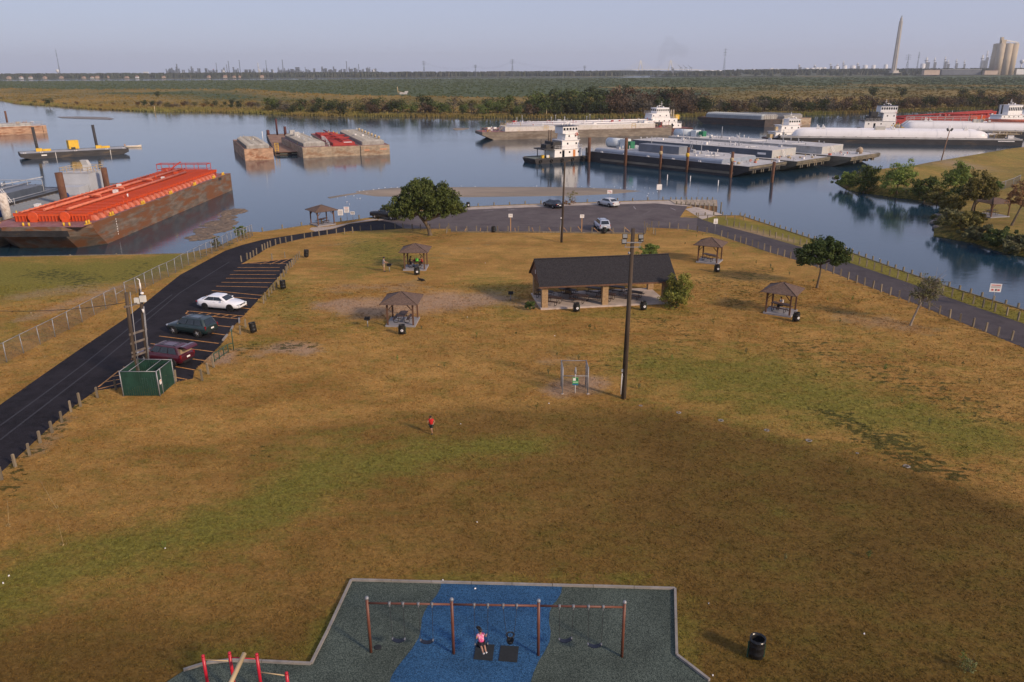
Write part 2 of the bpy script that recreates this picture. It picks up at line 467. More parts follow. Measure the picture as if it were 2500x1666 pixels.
mb.loft([[a + Vector((0, 0, -.2)), b + Vector((0, 0, -.2)), b + d * 8 + Vector((0, 0, -1.9)), a + d * 8 + Vector((0, 0, -1.9))], [a + Vector((0, 0, .03)), b + Vector((0, 0, .03)), b + d * 8 + Vector((0, 0, -1.5)), a + d * 8 + Vector((0, 0, -1.5))]])
structure('boat_ramp', mb, CONC)

LINE = mat('yellow line paint', (.50, .23, .06), .8, .3, 3, world=True, col2=(.16, .10, .06), amt=.62, scale2=4)
LINEW = mat('white line paint', (.5, .46, .44), .8, .3, 3, world=True, col2=(.15, .13, .13), amt=.5, scale2=3)
def strip(mb, a, b, w, z):
    a, b = Vector(a[:2]), Vector(b[:2]); n = (b - a).normalized(); n = Vector((-n.y, n.x)) * (w / 2)
    mb.add([(*(a - n), z), (*(b - n), z), (*(b + n), z), (*(a + n), z)], [(0, 1, 2, 3)])
def zp(x, y): return (240 + x / 4.9, 660 + y / 4.9)
def z0(x, y): return (x / 3.733, 380 + y / 3.733)
def z3(x, y): return (640 + x / 3.733, 420 + y / 3.733)
bay = [(z0(2165, 1022), z3(160, 872)), (z0(2130, 1052), z3(160, 903)), (z0(2095, 1086), z3(128, 937)), (z0(2060, 1120), z3(122, 972)),
       (z0(2018, 1157), z3(90, 1010)), (z0(1970, 1192), z3(55, 1052)), (z0(1930, 1232), (640, 722)), (z0(1880, 1278), (628, 730)), (z0(1800, 1350), (615, 755)),
       (zp(1050, 525), zp(1740, 590)), (zp(1060, 488), zp(1764, 552)), (zp(1390, 660), zp(1600, 683)), (zp(1360, 755), zp(1540, 780)), (zp(730, 790), zp(1440, 878)), (zp(625, 880), zp(1375, 978)),
       (zp(500, 975), zp(1280, 1085)), (zp(400, 1065), zp(1155, 1195)), (zp(300, 1160), zp(1060, 1310)), (zp(165, 1275), zp(250, 1258)), (zp(80, 1340), zp(265, 1305)), (zp(0, 1425), zp(275, 1355)),
       (zp(0, 1400), zp(245, 1205)), ((589, 645), z3(285, 790)), ((596, 643), z3(215, 838)), (z3(-20, 842), z3(130, 795)), (z3(70, 842), z3(190, 795)), (z3(150, 842), z3(250, 795)),
       (zp(1045, 520), zp(1085, 488))]
for i in range(6):
    bay.append((zp(1170 + i * 105, 532 + i * 9), zp(1250 + i * 105, 507 + i * 9)))
for i in range(3): bay.append((zp(1700 + i * 40, 430 - i * 3), zp(1764, 395 + i * 10)))
LINES = []
for a, b in bay:
    mb = MB(); strip(mb, G(*a), G(*b), .13, .0)
    o = obj('parking_line', mb, LINE, None, (0, 0, .018), kind='structure'); LINES.append(o)
for a, b in [((1180, 516), (1205, 514)), ((1240, 514), (1262, 512.5)), ((1637, 508), (1650, 514)), ((1547, 505), (1552, 511)), ((1240, 513), (1255, 512))]:
    mb = MB(); strip(mb, G(*a), G(*b), .16, .0); obj('parking_line', mb, LINEW, None, (0, 0, .02), kind='structure')
mb = MB()
for pts in ([(0, 1075), (110, 990), (240, 890), (330, 815)], [(0, 1040), (90, 975), (200, 893), (330, 790), (420, 720)], [(350, 790), (440, 715), (560, 640)]):
    q = gp(pts)
    for a, b in zip(q, q[1:]): strip(mb, a, b, .16, .016)
structure('tyre_track', mb, mat('tyre track', (.036, .034, .041), .8, .4, 2, world=True, col2=(.018, .016, .02), amt=.5, scale2=2))

mb = MB()
for pts in ([(1290, 531), (1340, 525), (1400, 521), (1470, 521), (1540, 526)], [(1180, 540), (1240, 528), (1330, 519), (1420, 514)], [(1420, 552), (1500, 545), (1560, 532), (1590, 515)], [(1110, 548), (1200, 545), (1300, 549), (1400, 556)], [(1640, 545), (1660, 536), (1690, 533), (1725, 541)]):
    q = gp(pts)
    for a, b in zip(q, q[1:]): strip(mb, a, b, .22, .013); strip(mb, a + Vector((.4, 1.4, 0)), b + Vector((.4, 1.4, 0)), .2, .013)
structure('tyre_track', mb, mat('pale scuff', (.125, .105, .102), .9, .3, 2, world=True, col2=(.088, .072, .071), amt=.5, scale2=1.2))
m = bpy.data.materials.new('river water'); m.use_nodes = True
nt = m.node_tree; p = nt.nodes['Principled BSDF']
p.inputs['Base Color'].default_value = (.010, .038, .064, 1)
p.inputs['Roughness'].default_value = .09
p.inputs['IOR'].default_value = 1.42
p.inputs['Specular IOR Level'].default_value = .5
pos = ND(nt, 'ShaderNodeNewGeometry').outputs['Position']
mp = ND(nt, 'ShaderNodeMapping'); mp.inputs['Scale'].default_value = (.5, 1.35, 1); mp.inputs['Rotation'].default_value = (0, 0, R(12)); nt.links.new(pos, mp.inputs[0])
n1 = ND(nt, 'ShaderNodeTexNoise', Scale=1.3, Detail=4, Roughness=.55); nt.links.new(mp.outputs[0], n1.inputs['Vector'])
n2 = ND(nt, 'ShaderNodeTexNoise', Scale=.03, Detail=4, Roughness=.6); nt.links.new(mp.outputs[0], n2.inputs['Vector'])
st = ramp(nt, n2.outputs[0], [(.35, (.25, .25, .25)), (.65, (1, 1, 1))])
b = ND(nt, 'ShaderNodeBump', Distance=.035); nt.links.new(n1.outputs[0], b.inputs['Height']);
ml = ND(nt, 'ShaderNodeMath', operation='MULTIPLY'); nt.links.new(st, ml.inputs[0]); ml.inputs[1].default_value = .6
nt.links.new(ml.outputs[0], b.inputs['Strength'])
nt.links.new(b.outputs[0], p.inputs['Normal'])
WATERM = m
structure('water', MB().add([(-5200, -300, WATER), (5200, -300, WATER), (5200, 8400, WATER), (-5200, 8400, WATER)], [(0, 1, 2, 3)]), WATERM)
structure('river_bed', MB().add([(-5300, -320, WATER - 1.6), (5300, -320, WATER - 1.6), (5300, 8500, WATER - 1.6), (-5300, 8500, WATER - 1.6)], [(0, 1, 2, 3)]), mat('mud bed', (.09, .07, .05), .9, world=True))

SANDM = mat('wet sand', (.29, .225, .16), .75, .12, .25, world=True, col2=(.17, .14, .105), amt=.5, scale2=.12, stretch=(.3, 1, 1))
bar = gp([(865, 468), (905, 464), (960, 459), (1090, 457), (1240, 456.5), (1370, 457), (1460, 459.5), (1500, 461), (1570, 467), (1500, 474), (1420, 478), (1300, 480), (1150, 482), (1000, 482), (915, 480), (875, 474)], WATER)
def sandz(p): return WATER - .01 + min(.28, edge_d(p, bar) * .09)
land('sand_bar', [(p[0], p[1]) for p in bar], 1.6, SANDM, zfun=sandz, skirt=.8)
bar2 = gp([(800, 482), (850, 474), (905, 467), (960, 460), (962, 461.5), (905, 469.5), (850, 477), (805, 485)], WATER)
land('sand_bar', [(p[0], p[1]) for p in bar2], 1.2, SANDM, zfun=lambda p: WATER + .03, skirt=.8)
bar3 = gp([(140, 286), (190, 285.2), (260, 287), (278, 290.5), (270, 292.5), (200, 290.5), (150, 288.5)], WATER)
land('mud_bar', [(p[0], p[1]) for p in bar3], 8, mat('grey mud', (.20, .18, .165), .9, .2, .3, world=True), zfun=lambda p: WATER + .15, skirt=.8)
bar4 = gp([(1104, 315), (1118, 313), (1146, 314), (1130, 317.5), (1112, 318)], WATER)
land('mud_bar', [(p[0], p[1]) for p in bar4], 4, SANDM, zfun=lambda p: WATER + .12, skirt=.8)

crest = gp([(2150, 405), (2218, 392), (2299, 379), (2406, 362), (2500, 352), (2700, 330)], 2.6)
low = gp([(2039, 435), (2074, 454), (2132, 463), (2191, 471), (2272, 480), (2300, 490), (2296, 512), (2284, 530), (2282, 561), (2312, 566), (2379, 577), (2446, 598), (2500, 610), (2700, 660)])
crest2 = [c + Vector((3.5, 6.5, 0)) for c in crest]
pen = [(p[0], p[1]) for p in low] + [(170, 180), (200, 230)] + [(p[0], p[1]) for p in reversed(crest2)]
def penz(p):
    d = min(seg_d(p, crest[i], crest[i + 1])[0] for i in range(len(crest) - 1))
    e = edge_d(p, pen)
    return min(.25, -.9 + e * .5) + 2.4 * max(0, min(1, e / 7)) * math.exp(-(d / 11) ** 2)
def pencover(p):
    d = min(seg_d(p, low[i], low[i + 1])[0] for i in range(len(low) - 1))
    n = noise.noise(Vector((p[0] * .1, p[1] * .1, 3)))
    c = G(2330, 420); q = math.hypot((p[0] - c[0]) / 2, p[1] - c[1])
    return (.35 + n * .5, .9 * max(0, 1 - q / 9) + n * .3, 0, max(0, 1.2 - d / 6) * .8)
land('peninsula_ground', pen, 2.2, FARTURF, zfun=penz, attrs=pencover)

FS = [(-300, 228), (-80, 238), (0, 245), (40, 254), (121, 259), (201, 266), (290, 270), (375, 274), (500, 274.5), (630, 278), (720, 283), (808, 285), (995, 286), (1120, 288), (1250, 289), (1420, 288.5), (1597, 287), (1750, 285.5), (1964, 282), (2138, 277), (2272, 272), (2380, 268), (2500, 264), (2800, 250)]
fs = gp(FS, WATER)
MARSH_FAR = [(-2600, 2350), (-1500, 2250), (-700, 2300), (0, 2500), (500, 2500), (900, 2420), (1500, 2520), (2900, 2900)]
marsh_poly = [(p[0], p[1]) for p in fs] + [(3000, 1100)] + list(reversed(MARSH_FAR)) + [(-2600, 1300)]
m = bpy.data.materials.new('marsh growth'); m.use_nodes = True
nt = m.node_tree; p = nt.nodes['Principled BSDF']
p.inputs['Roughness'].default_value = .95; p.inputs['Specular IOR Level'].default_value = .1
pos = ND(nt, 'ShaderNodeNewGeometry').outputs['Position']
at = ND(nt, 'ShaderNodeAttribute', attribute_name='cover')
sp = ND(nt, 'ShaderNodeSeparateColor'); nt.links.new(at.outputs['Color'], sp.inputs[0])
mp = ND(nt, 'ShaderNodeMapping'); mp.inputs['Scale'].default_value = (.35, .22, 1); nt.links.new(pos, mp.inputs[0])
na = ND(nt, 'ShaderNodeTexNoise', Scale=.028, Detail=8, Roughness=.68); nt.links.new(mp.outputs[0], na.inputs['Vector'])
nb_ = ND(nt, 'ShaderNodeTexNoise', Scale=.35, Detail=7, Roughness=.7); nt.links.new(mp.outputs[0], nb_.inputs['Vector'])
c = mixc(nt, ramp(nt, nb_.outputs[0], [(.35, (0, 0, 0)), (.65, (1, 1, 1))]), (.052, .075, .034), (.095, .115, .052))
dry = mixc(nt, ramp(nt, na.outputs[0], [(.4, (0, 0, 0)), (.6, (1, 1, 1))]), (.28, .19, .06), (.14, .115, .038))
ad = ND(nt, 'ShaderNodeMath', operation='ADD'); nt.links.new(sp.outputs[0], ad.inputs[0])
mu = ND(nt, 'ShaderNodeMath', operation='MULTIPLY_ADD'); nt.links.new(na.outputs[0], mu.inputs[0]); mu.inputs[1].default_value = 1.4; mu.inputs[2].default_value = -.7
nt.links.new(mu.outputs[0], ad.inputs[1])
c = mixc(nt, ramp(nt, ad.outputs[0], [(.3, (0, 0, 0)), (.6, (1, 1, 1))]), c, dry)
nt.links.new(c, p.inputs['Base Color'])
b = ND(nt, 'ShaderNodeBump', Strength=.9, Distance=2.0); nt.links.new(nb_.outputs[0], b.inputs['Height']); nt.links.new(b.outputs[0], p.inputs['Normal'])
MARSHM = m
LEVEE = gp([(-200, 215), (150, 222), (420, 222), (560, 221), (760, 235), (1000, 240), (1300, 244)], 2)
def shore_d(p): return min(seg_d(p, fs[i], fs[i + 1])[0] for i in range(len(fs) - 1))
def marsh_cover(p):
    d = shore_d(p)
    n = noise.noise(Vector((p[0] * .006, p[1] * .006, 1)))
    lv = min(seg_d(p, LEVEE[i], LEVEE[i + 1])[0] for i in range(len(LEVEE) - 1))
    wide = 200 if p[0] < 0 else 170 + min(380, p[0] * 1.1)
    k = max(0, min(1, 1.15 - d / wide)) + max(0, .8 - lv / 60)
    if p[0] > 120: k = max(k, .55 * max(0, 1 - abs(d - 520 - n * 80) / 200) + n * .35)
    return (min(1, k + n * .2), 0, 0, 1)
def marsh_z(p):
    d = shore_d(p); lv = min(seg_d(p, LEVEE[i], LEVEE[i + 1])[0] for i in range(len(LEVEE) - 1))
    return min(.4, WATER - .1 + d * .12) + 3.2 * math.exp(-(lv / 28) ** 2) * min(1, d / 40) + .6 * noise.noise(Vector((p[0] * .02, p[1] * .02, 0))) * min(1, d / 30)
land('marsh', marsh_poly, 16, MARSHM, zfun=marsh_z, attrs=marsh_cover, near=560, skirt=1.0)
FARLAND = mat('far wooded land', (.060, .070, .038), .95, .3, .02, world=True, col2=(.16, .13, .07), amt=.62, scale2=.012)
land('far_shore', [(-5000, 3050), (-3000, 2950), (-1700, 3000), (-1100, 3020), (-700, 2960), (-300, 2900), (0, 2850), (260, 2900), (420, 3000), (560, 3600), (900, 4200), (2000, 4600), (5000, 5000), (5000, 8200), (-5000, 8200)], 240, FARLAND, z=1.0)
def hillz(p):
    return 1.5 + 9 * max(0, min(1, (edge_d(p, HILL) - 20) / 240))
HILL = [(480, 2820), (640, 2720), (900, 2640), (1300, 2650), (1700, 2600), (2300, 2700), (3400, 2900), (3600, 4300), (2400, 4300), (1500, 4150), (900, 3700), (650, 3200)]
land('wooded_rise', HILL, 90, FARLAND, zfun=hillz)
WOOD = mat('weathered wood', (.19, .155, .105), .9, .3, 3, bump=.4, stretch=(1, 1, .2), rnd=.25, col2=(.10, .085, .06), amt=.62)
WOODY = mat('raw timber', (.36, .21, .10), .85, .25, 3, stretch=(1, 1, .2), rnd=.2)
BROWNW = mat('stained timber', (.115, .058, .034), .8, .25, 3, stretch=(1, 1, .3), bump=.2)
POLEW = mat('pole timber', (.060, .043, .030), .9, .35, 2.5, stretch=(1.5, 1.5, .12), bump=.5, col2=(.11, .085, .062), amt=.6)
GALV = mat('galvanised steel', (.27, .275, .29), .5, .15, 6, metal=.3)
BLACK = mat('black plastic', (.012, .012, .013), .45, .3, 5)
BLACKM = mat('dark coated steel', (.018, .017, .018), .5, .3, 5)
WHITE = mat('white paint', (.74, .73, .71), .5, .06, 2, col2=(.5, .46, .40), amt=.66, scale2=1.5)
SIGNW = mat('sign white', (.72, .70, .68), .5, .08, 3)
SIGNR = mat('sign red', (.45, .05, .04), .5, .1, 3)
GREEND = mat('green tube', (.02, .07, .045), .5, .2, 4)

def rubber(name, a, b, c):
    m = bpy.data.materials.new(name); m.use_nodes = True
    nt = m.node_tree; p = nt.nodes['Principled BSDF']; p.inputs['Roughness'].default_value = .9; p.inputs['Specular IOR Level'].default_value = .2
    pos = ND(nt, 'ShaderNodeNewGeometry').outputs['Position']
    vo = ND(nt, 'ShaderNodeTexVoronoi', Scale=34); nt.links.new(pos, vo.inputs['Vector'])
    vs = ND(nt, 'ShaderNodeSeparateColor'); nt.links.new(vo.outputs['Color'], vs.inputs[0])
    col = ramp(nt, vs.outputs[0], [(.1, a), (.5, b), (.95, c)])
    nz = ND(nt, 'ShaderNodeTexNoise', Scale=.5, Detail=6, Roughness=.6); nt.links.new(pos, nz.inputs['Vector'])
    col = mixc(nt, 1.0, col, ramp(nt, nz.outputs[0], [(.3, (.72, .72, .72)), (.7, (1.12, 1.12, 1.12))]), 'MULTIPLY')
    nt.links.new(col, p.inputs['Base Color'])
    bm_ = ND(nt, 'ShaderNodeBump', Strength=.5, Distance=.02); nt.links.new(vo.outputs['Distance'], bm_.inputs['Height']); nt.links.new(bm_.outputs[0], p.inputs['Normal'])
    return m
RUBG = rubber('green rubber crumb', (.028, .040, .034), (.062, .080, .066), (.115, .14, .115))
RUBB = rubber('blue rubber crumb', (.012, .040, .085), (.022, .085, .19), (.05, .14, .27))
pg = [(858, 1420), (1250, 1430), (1648, 1441), (1652, 1604), (1732, 1666), (1830, 1770), (1900, 1900), (300, 1900), (340, 1720), (410, 1666), (448, 1641), (505, 1623), (560, 1617), (640, 1619), (760, 1625), (800, 1545)]
pgw = gp(pg)
sheet('play_surface', pgw, .05, RUBG, .04)
def z2(x, y): return (400 + x / 3.361, 1380 + y / 3.361)
def z5(x, y): return (1050 + x / 3.361, 1400 + y / 3.361)
lb = [z2(2280, 145), z2(2268, 200), z2(2235, 260), z2(2175, 330), z2(2140, 390), z2(2118, 450), z2(2112, 520), z2(2095, 600), z2(2040, 690), z2(1960, 790), z2(1905, 860), z2(1870, 920), z2(1850, 980)]
rb = [z5(1085, 110), z5(1075, 170), z5(1040, 230), z5(1000, 270), z5(980, 330), z5(975, 410), z5(990, 490), z5(980, 570), z5(940, 650), z5(890, 730), z5(850, 820), z5(825, 900), z5(790, 1000)]
sheet('play_surface_swath', gp(lb) + [G(930, 1800), G(1260, 1800)] + list(reversed(gp(rb))), .054, RUBB)
MATM = mat('black rubber mat', (.014, .017, .019), .85, .2, 8)
for nm, q, lab in (('wear_mat', [z5(378, 578), z5(530, 588), z5(512, 718), z5(356, 705)], 'black square rubber mat under the girl on the swing'),
                   ('wear_mat', [z5(580, 593), z5(728, 602), z5(714, 732), z5(560, 718)], 'black square rubber mat under the empty bucket swing')):
    w = gp(q, .06); c = sum(w, Vector()) / 4
    mb = MB(); mb.prism([(p[0] - c[0], p[1] - c[1]) for p in w], -.004, .018)
    tag(obj(nm, mb, MATM, None, (c[0], c[1], .059)), lab, 'mat', 'rubber mats under the swings')
c = G(*z2(1757, 684)); mb = MB(); mb.lathe([(.16, 0), (.16, .012), (.13, .02)], n=18)
tag(obj('drain_cover', mb, MATM, None, (c[0], c[1], .052)), 'dark round cover set in the green rubber beside a swing post', 'cover')
KERB = mat('kerb concrete', (.24, .22, .20), .85, .2, 1.5, bump=.3, world=True, col2=(.25, .22, .18), amt=.6)
kt = thing('playground_kerb', 'pale concrete kerb of long blocks round the rubber playground', 'kerb')
pts = pgw[10:] + pgw[:5]
def kerb_line(a, b, nm, parent, step=1.9, w=.11, h=.10, m=KERB):
    a, b = Vector(a[:2]), Vector(b[:2]); n = max(1, round((b - a).length / step)); d = (b - a) / n
    for i in range(n):
        p0 = a + d * i + d.normalized() * .012; p1 = a + d * (i + 1) - d.normalized() * .012
        mb = MB(); mb.bar((*p0, 0), (*p1, 0), w, h + .1)
        obj(nm, mb, m, parent, (0, 0, h / 2 + .0 + rnd.uniform(-.008, .008)))
for a, b in zip(pts, pts[1:]): kerb_line(a, b, 'kerb_block', kt)

RUSTP = mat('red brown powder coat', (.14, .050, .030), .45, .15, 2, col2=(.10, .045, .03), amt=.65)
BASES = [G(906, 1595), G(1108, 1595), G(1314, 1600), G(1518, 1606)]
ss0, ss1 = BASES[0], BASES[3]
dirx = (ss1 - ss0).normalized(); L = (ss1 - ss0).length
ss = thing('swing_set', 'red brown steel swing frame with four posts on the playground', 'swing set', ss0, math.atan2(dirx.y, dirx.x))
pxs = [(b - ss0).dot(dirx) for b in BASES]
for x in pxs:
    mb = MB(); mb.tube((x, 0, 0), (x, 0, 2.72), .062, n=14); po = obj('post', mb, RUSTP, ss)
    mb = MB(); mb.lathe([(.082, 2.72), (.082, 2.78), (.05, 2.83), (.005, 2.84)], (x, 0, 0), 12); obj('post_cap', mb, GALV, po)
BEAM = 2.52
for a, b in zip(pxs, pxs[1:]):
    mb = MB(); mb.tube((a + .07, 0, BEAM), (b - .07, 0, BEAM), .045, n=12); obj('top_beam', mb, RUSTP, ss)
def sx(px, py):    # swing hanger pixel on the beam to metres along the frame
    g = G(px, py, BEAM); return (g - ss0).dot(dirx)
hang = [[sx(*z2(1850, 318)), sx(*z2(1962, 318))], [sx(*z2(2088, 318)), sx(*z2(2200, 320))], [sx(*z5(362, 258)), sx(*z5(474, 260))],
        [sx(*z5(600, 261)), sx(*z5(712, 262))], [sx(*z5(1062, 266)), sx(*z5(1176, 267))], [sx(*z5(1300, 267)), sx(*z5(1420, 268))]]
for pr in hang:
    for x in pr:
        mb = MB(); mb.tube((x - .05, 0, BEAM), (x + .05, 0, BEAM), .075, n=10); mb.box((x, 0, BEAM - .11), (.04, .05, .10)); obj('swing_hanger', mb, mat('hanger steel', (.16, .16, .17), .5, .1, 6), ss)
CHAIN = mat('swing chain', (.055, .052, .052), .5, .3, 20, metal=.5)
BELT = mat('navy belt seat', (.008, .012, .026), .5, .2, 6)
def to_w(x, y, z): return ss0 + dirx * x + Vector((-dirx.y, dirx.x, 0)) * y + Vector((0, 0, z))
def swing(pr, ang, yaw, lab, kind='belt', drop=1.63):
    xm = (pr[0] + pr[1]) / 2
    t = thing('swing', lab, 'swing', to_w(xm, 0, BEAM - .15), math.atan2(dirx.y, dirx.x), 'swings hanging from the frame')
    o = Vector((0, math.sin(ang) * drop, -math.cos(ang) * drop))
    h = (pr[1] - pr[0]) / 2
    hw = h * .92
    ca, sa = math.cos(yaw), math.sin(yaw)
    ends = [o + Vector((s * hw * ca, s * hw * sa, 0)) for s in (-1, 1)]
    for s, e in zip((-1, 1), ends):
        mb = MB(); top = Vector((s * h, 0, 0)); k = 26
        if kind == 'bucket': e = o + Vector((s * .15, 0, .28))
        for i in range(k):
            a, b = top.lerp(e, i / k), top.lerp(e, (i + .8) / k)
            mb.bar(a, b, .020 if i % 2 else .012, .012 if i % 2 else .020)
        obj('chain', mb, CHAIN, t)
    if kind == 'belt':
        mb = MB(); rings = []
        for i in range(13):
            u = i / 12 * 2 - 1
            p = o + Vector((u * hw * ca, u * hw * sa, -.11 * (1 - u * u)))
            rings.append([p + Vector((-.1 * -sa, -.1 * ca, 0)), p + Vector((.1 * -sa, .1 * ca, 0)), p + Vector((.1 * -sa, .1 * ca, -.03)), p + Vector((-.1 * -sa, -.1 * ca, -.03))])
        mb.loft(rings); obj('seat', mb, BELT, t)
        for e in ends:
            mb = MB(); mb.box(e + Vector((0, 0, -.01)), (.05, .10, .06)); obj('seat_clip', mb, GALV, t)
    else:
        mb = MB()
        mb.lathe([(.02, -.20), (.12, -.16), (.165, -.02), (.155, .0), (.11, -.12), (.01, -.15)], o + Vector((0, 0, .06)), 14)
        for k in range(4):
            a = k * math.pi / 2 + math.pi / 4
            mb.bar(o + Vector((math.cos(a) * .16, math.sin(a) * .16, .03)), o + Vector((math.cos(a) * .165, math.sin(a) * .165, .30)), .08, .03)
        rg = [o + Vector((math.cos(a) * .17, math.sin(a) * .17, .30)) for a in [2 * math.pi * i / 14 for i in range(15)]]
        mb.path(rg, .026)
        obj('seat', mb, BLACK, t)
    return t, o
swing(hang[0], .02, 0, 'navy belt swing hanging over the green rubber by the dark round cover')
swing(hang[1], -.01, .02, 'navy belt swing hanging over the edge of the blue swath')
GIRL = swing(hang[2], -.12, .10, 'belt swing pushed forward by the girl riding it')
swing(hang[3], -.01, 0, 'black bucket swing hanging beside the girl', 'bucket', 1.60)
swing(hang[4], .12, .16, 'belt swing hanging twisted and askew near the right end of the frame')
swing(hang[5], -.05, 0, 'navy belt swing next to the last post on the right')

REDP = mat('red powder coat', (.42, .012, .03), .35, .1, 2)
TANP = mat('tan powder coat', (.50, .37, .20), .4, .08, 2)
cb = thing('climbing_frame', 'red posts with tan bars and a sloping tan beam on the playground', 'climbing frame')
def at_h(px, py, z): return G(px, py, z)
tops = [z2(320, 742), z2(537, 718), z2(761, 730), z2(1006, 882)]
P = []
for (x, y), h in zip(tops, (1.9, 2.1, 2.1, 1.4)):
    g = at_h(x, y, h)
    mb = MB(); mb.tube((g[0], g[1], .05), (g[0], g[1], h - .05), .062, n=14); po = obj('post', mb, REDP, cb)
    mb = MB(); mb.lathe([(.066, h - .05), (.066, h), (.04, h + .03), (.004, h + .04)], (g[0], g[1], 0), 12); obj('post_cap', mb, REDP, po)
    P.append(Vector((g[0], g[1], h)))
for i, j, za, zb, m in ((0, 1, 1.7, 1.7, TANP), (2, 3, 1.25, 1.25, TANP), (1, 2, 1.87, 1.87, REDP)):
    mb = MB(); mb.tube((P[i][0], P[i][1], za), (P[j][0], P[j][1], zb), .022, n=8); obj('rail', mb, m, cb)
mid = (P[1] + P[2]) / 2; mid.z = 2.02
e = Vector((mid.x - .35, mid.y - 2.6, 1.3))
mb = MB(); mb.tube(mid + Vector((.02, .08, 0)), e, .09, n=14); obj('sloping_beam', mb, TANP, cb)
for k in range(2):
    q = mid + Vector((-.5 - k * .6, -3.4 - k * .2, 0))
mb = MB(); mb.tube((e[0], e[1], .05), (e[0], e[1], 1.5), .06, n=12); obj('post', mb, REDP, cb)

def barrel(name, lab, px, py, h=.92, tilt=0, logo=0.0, stand=True, grp='black trash barrels', faced=None):
    g = G(px, py)
    t = thing(name, lab, 'trash can', g, 0, grp)
    r = h * .31
    mb = MB()
    mb.lathe([(r * .9, .10), (r * .97, .12), (r, h * .3), (r * 1.03, h * .32), (r, h * .34), (r, h * .66), (r * 1.03, h * .68), (r, h * .70), (r * .98, h * .96), (r * 1.04, h), (r * .94, h), (r * .9, h * .9), (r * .86, h * .5), (.01, h * .45)], n=20)
    b = obj('drum', mb, BLACK, t)
    if tilt: b.rotation_euler = (0, tilt, 0); b.location = (-tilt * .2, 0, .08)
    if logo:
        a = -math.pi / 2 + logo
        mb = MB(); k = 12; ph0 = .62
        vs = []
        for rr in (.001, .26):
            for i in range(k):
                u = math.cos(2 * math.pi * i / k) * rr * r * 1.6; w = math.sin(2 * math.pi * i / k) * rr * r * 1.6
                ang = a + u / r
                vs.append((math.cos(ang) * (r + .035), math.sin(ang) * (r + .035), h * .5 + w))
        mb.add(vs, [(i, (i + 1) % k, k + (i + 1) % k, k + i) for i in range(k)])
        e_ = obj('emblem', mb, SIGNW, t)
        mb = MB(); vs = []
        for (u, w) in ((-.06, .05), (.05, .07), (.07, -.02), (0, -.09), (-.07, -.03)):
            ang = a + u * r * 2 / r
            vs.append((math.cos(ang) * (r + .039), math.sin(ang) * (r + .039), h * .5 + w * r * 2.4))
        mb.add(vs, [tuple(reversed(range(5)))]); obj('emblem_mark', mb, mat('emblem blue', (.16, .22, .34), .6), e_)
    if stand:
        for s in (-1, 1):
            mb = MB(); mb.bar((s * (r + .035), .05, 0), (s * (r + .035), .05, h * .82), .05); mb.bar((s * (r + .035), .05, h * .6), (s * r * .9, .05, h * .6), .04); obj('stand_leg', mb, GREEND, t)
    return t
barrel('trash_barrel', 'open black barrel with liner standing alone on the brown field beside the playground', 1845, 1606, .98)
for c_, h_ in ((G(1845, 1606), .98),):
    mb = MB(); r = h_ * .31
    ring = []
    rr = random.Random(4)
    for i in range(24):
        a = 2 * math.pi * i / 24; ring.append((a, rr.uniform(-.03, .03)))
    mb.loft([[(math.cos(a) * (r * .90), math.sin(a) * r * .90, h_ * .8) for a, q in ring], [(math.cos(a) * r * .93, math.sin(a) * r * .93, h_ + .02 + q * .5) for a, q in ring], [(math.cos(a) * r * 1.07, math.sin(a) * r * 1.07, h_ + .03 + q * .4) for a, q in ring], [(math.cos(a) * r * 1.08, math.sin(a) * r * 1.08, h_ - .14 + q) for a, q in ring]], True, caps=False)
    obj('liner', mb, mat('black bag', (.010, .010, .011), .25, .3, 8), [o for o in COL.objects if o.name.startswith('trash_barrel') and o.type == 'EMPTY'][0])
for px, py, lg, lab in [(1018, 672, .2, 'black barrel with white emblem at the shelter where a group is sitting'), (982, 817, .1, 'black barrel with white emblem in front of the picnic table of the nearest shelter'),
                        (1407, 762, .25, 'black barrel with white emblem at the pavilion slab, left of the light pole'), (1570, 758, .3, 'black barrel with white emblem at the pavilion slab by the big bush'),
                        (1750, 665, .2, 'black barrel with white emblem at the empty shelter behind the pavilion'), (1943, 786, .35, 'black barrel with white emblem at the shelter where one person sits')]:
    barrel('trash_barrel', lab, px, py, .95, logo=lg)
for px, py, tl, lab in [(748, 630, .12, 'black barrel leaning on its post at the top corner of the parking bays'), (692, 708, -.02, 'black barrel on a post beside the middle of the parking bays'), (620, 815, -.12, 'tilted black barrel on a post near the green pipe rail')]:
    barrel('trash_barrel', lab, px, py, 1.0, tilt=tl, stand=False)
for px, py, lg, lab in [(1143, 507, .3, 'black barrel on the waterfront pavement beyond the car park'), (1205, 568, 0, 'black barrel at the front edge of the car park behind wooden posts'), (1475, 571, 0, 'black barrel right behind the silver blue car')]:
    barrel('trash_barrel', lab, px, py, .95, logo=lg)

TBL = mat('brown coated mesh', (.060, .032, .022), .55, .25, 6)
def picnic_table(lab, loc, rz, L=1.85):
    t = thing('picnic_table', lab, 'picnic table', loc, rz, 'picnic tables')
    mb = MB(); mb.box((0, 0, .75), (L, .74, .045)); obj('table_top', mb, TBL, t)
    for s in (-1, 1):
        mb = MB(); mb.box((0, s * .66, .45), (L, .26, .045)); obj('bench_seat', mb, TBL, t)
    for s in (-1, 1):
        mb = MB(); x = s * L * .33
        for q in (-1, 1):
            mb.path([(x, q * .22, .73), (x, q * .26, .40), (x, q * .34, .06), (x, q * .50, .03), (x, q * .72, .06), (x, q * .78, .22), (x, q * .74, .42)], .026, 6)
        mb.tube((x, -.26, .40), (x, .26, .40), .024)
        obj('leg_frame', mb, BLACKM, t)
    return t

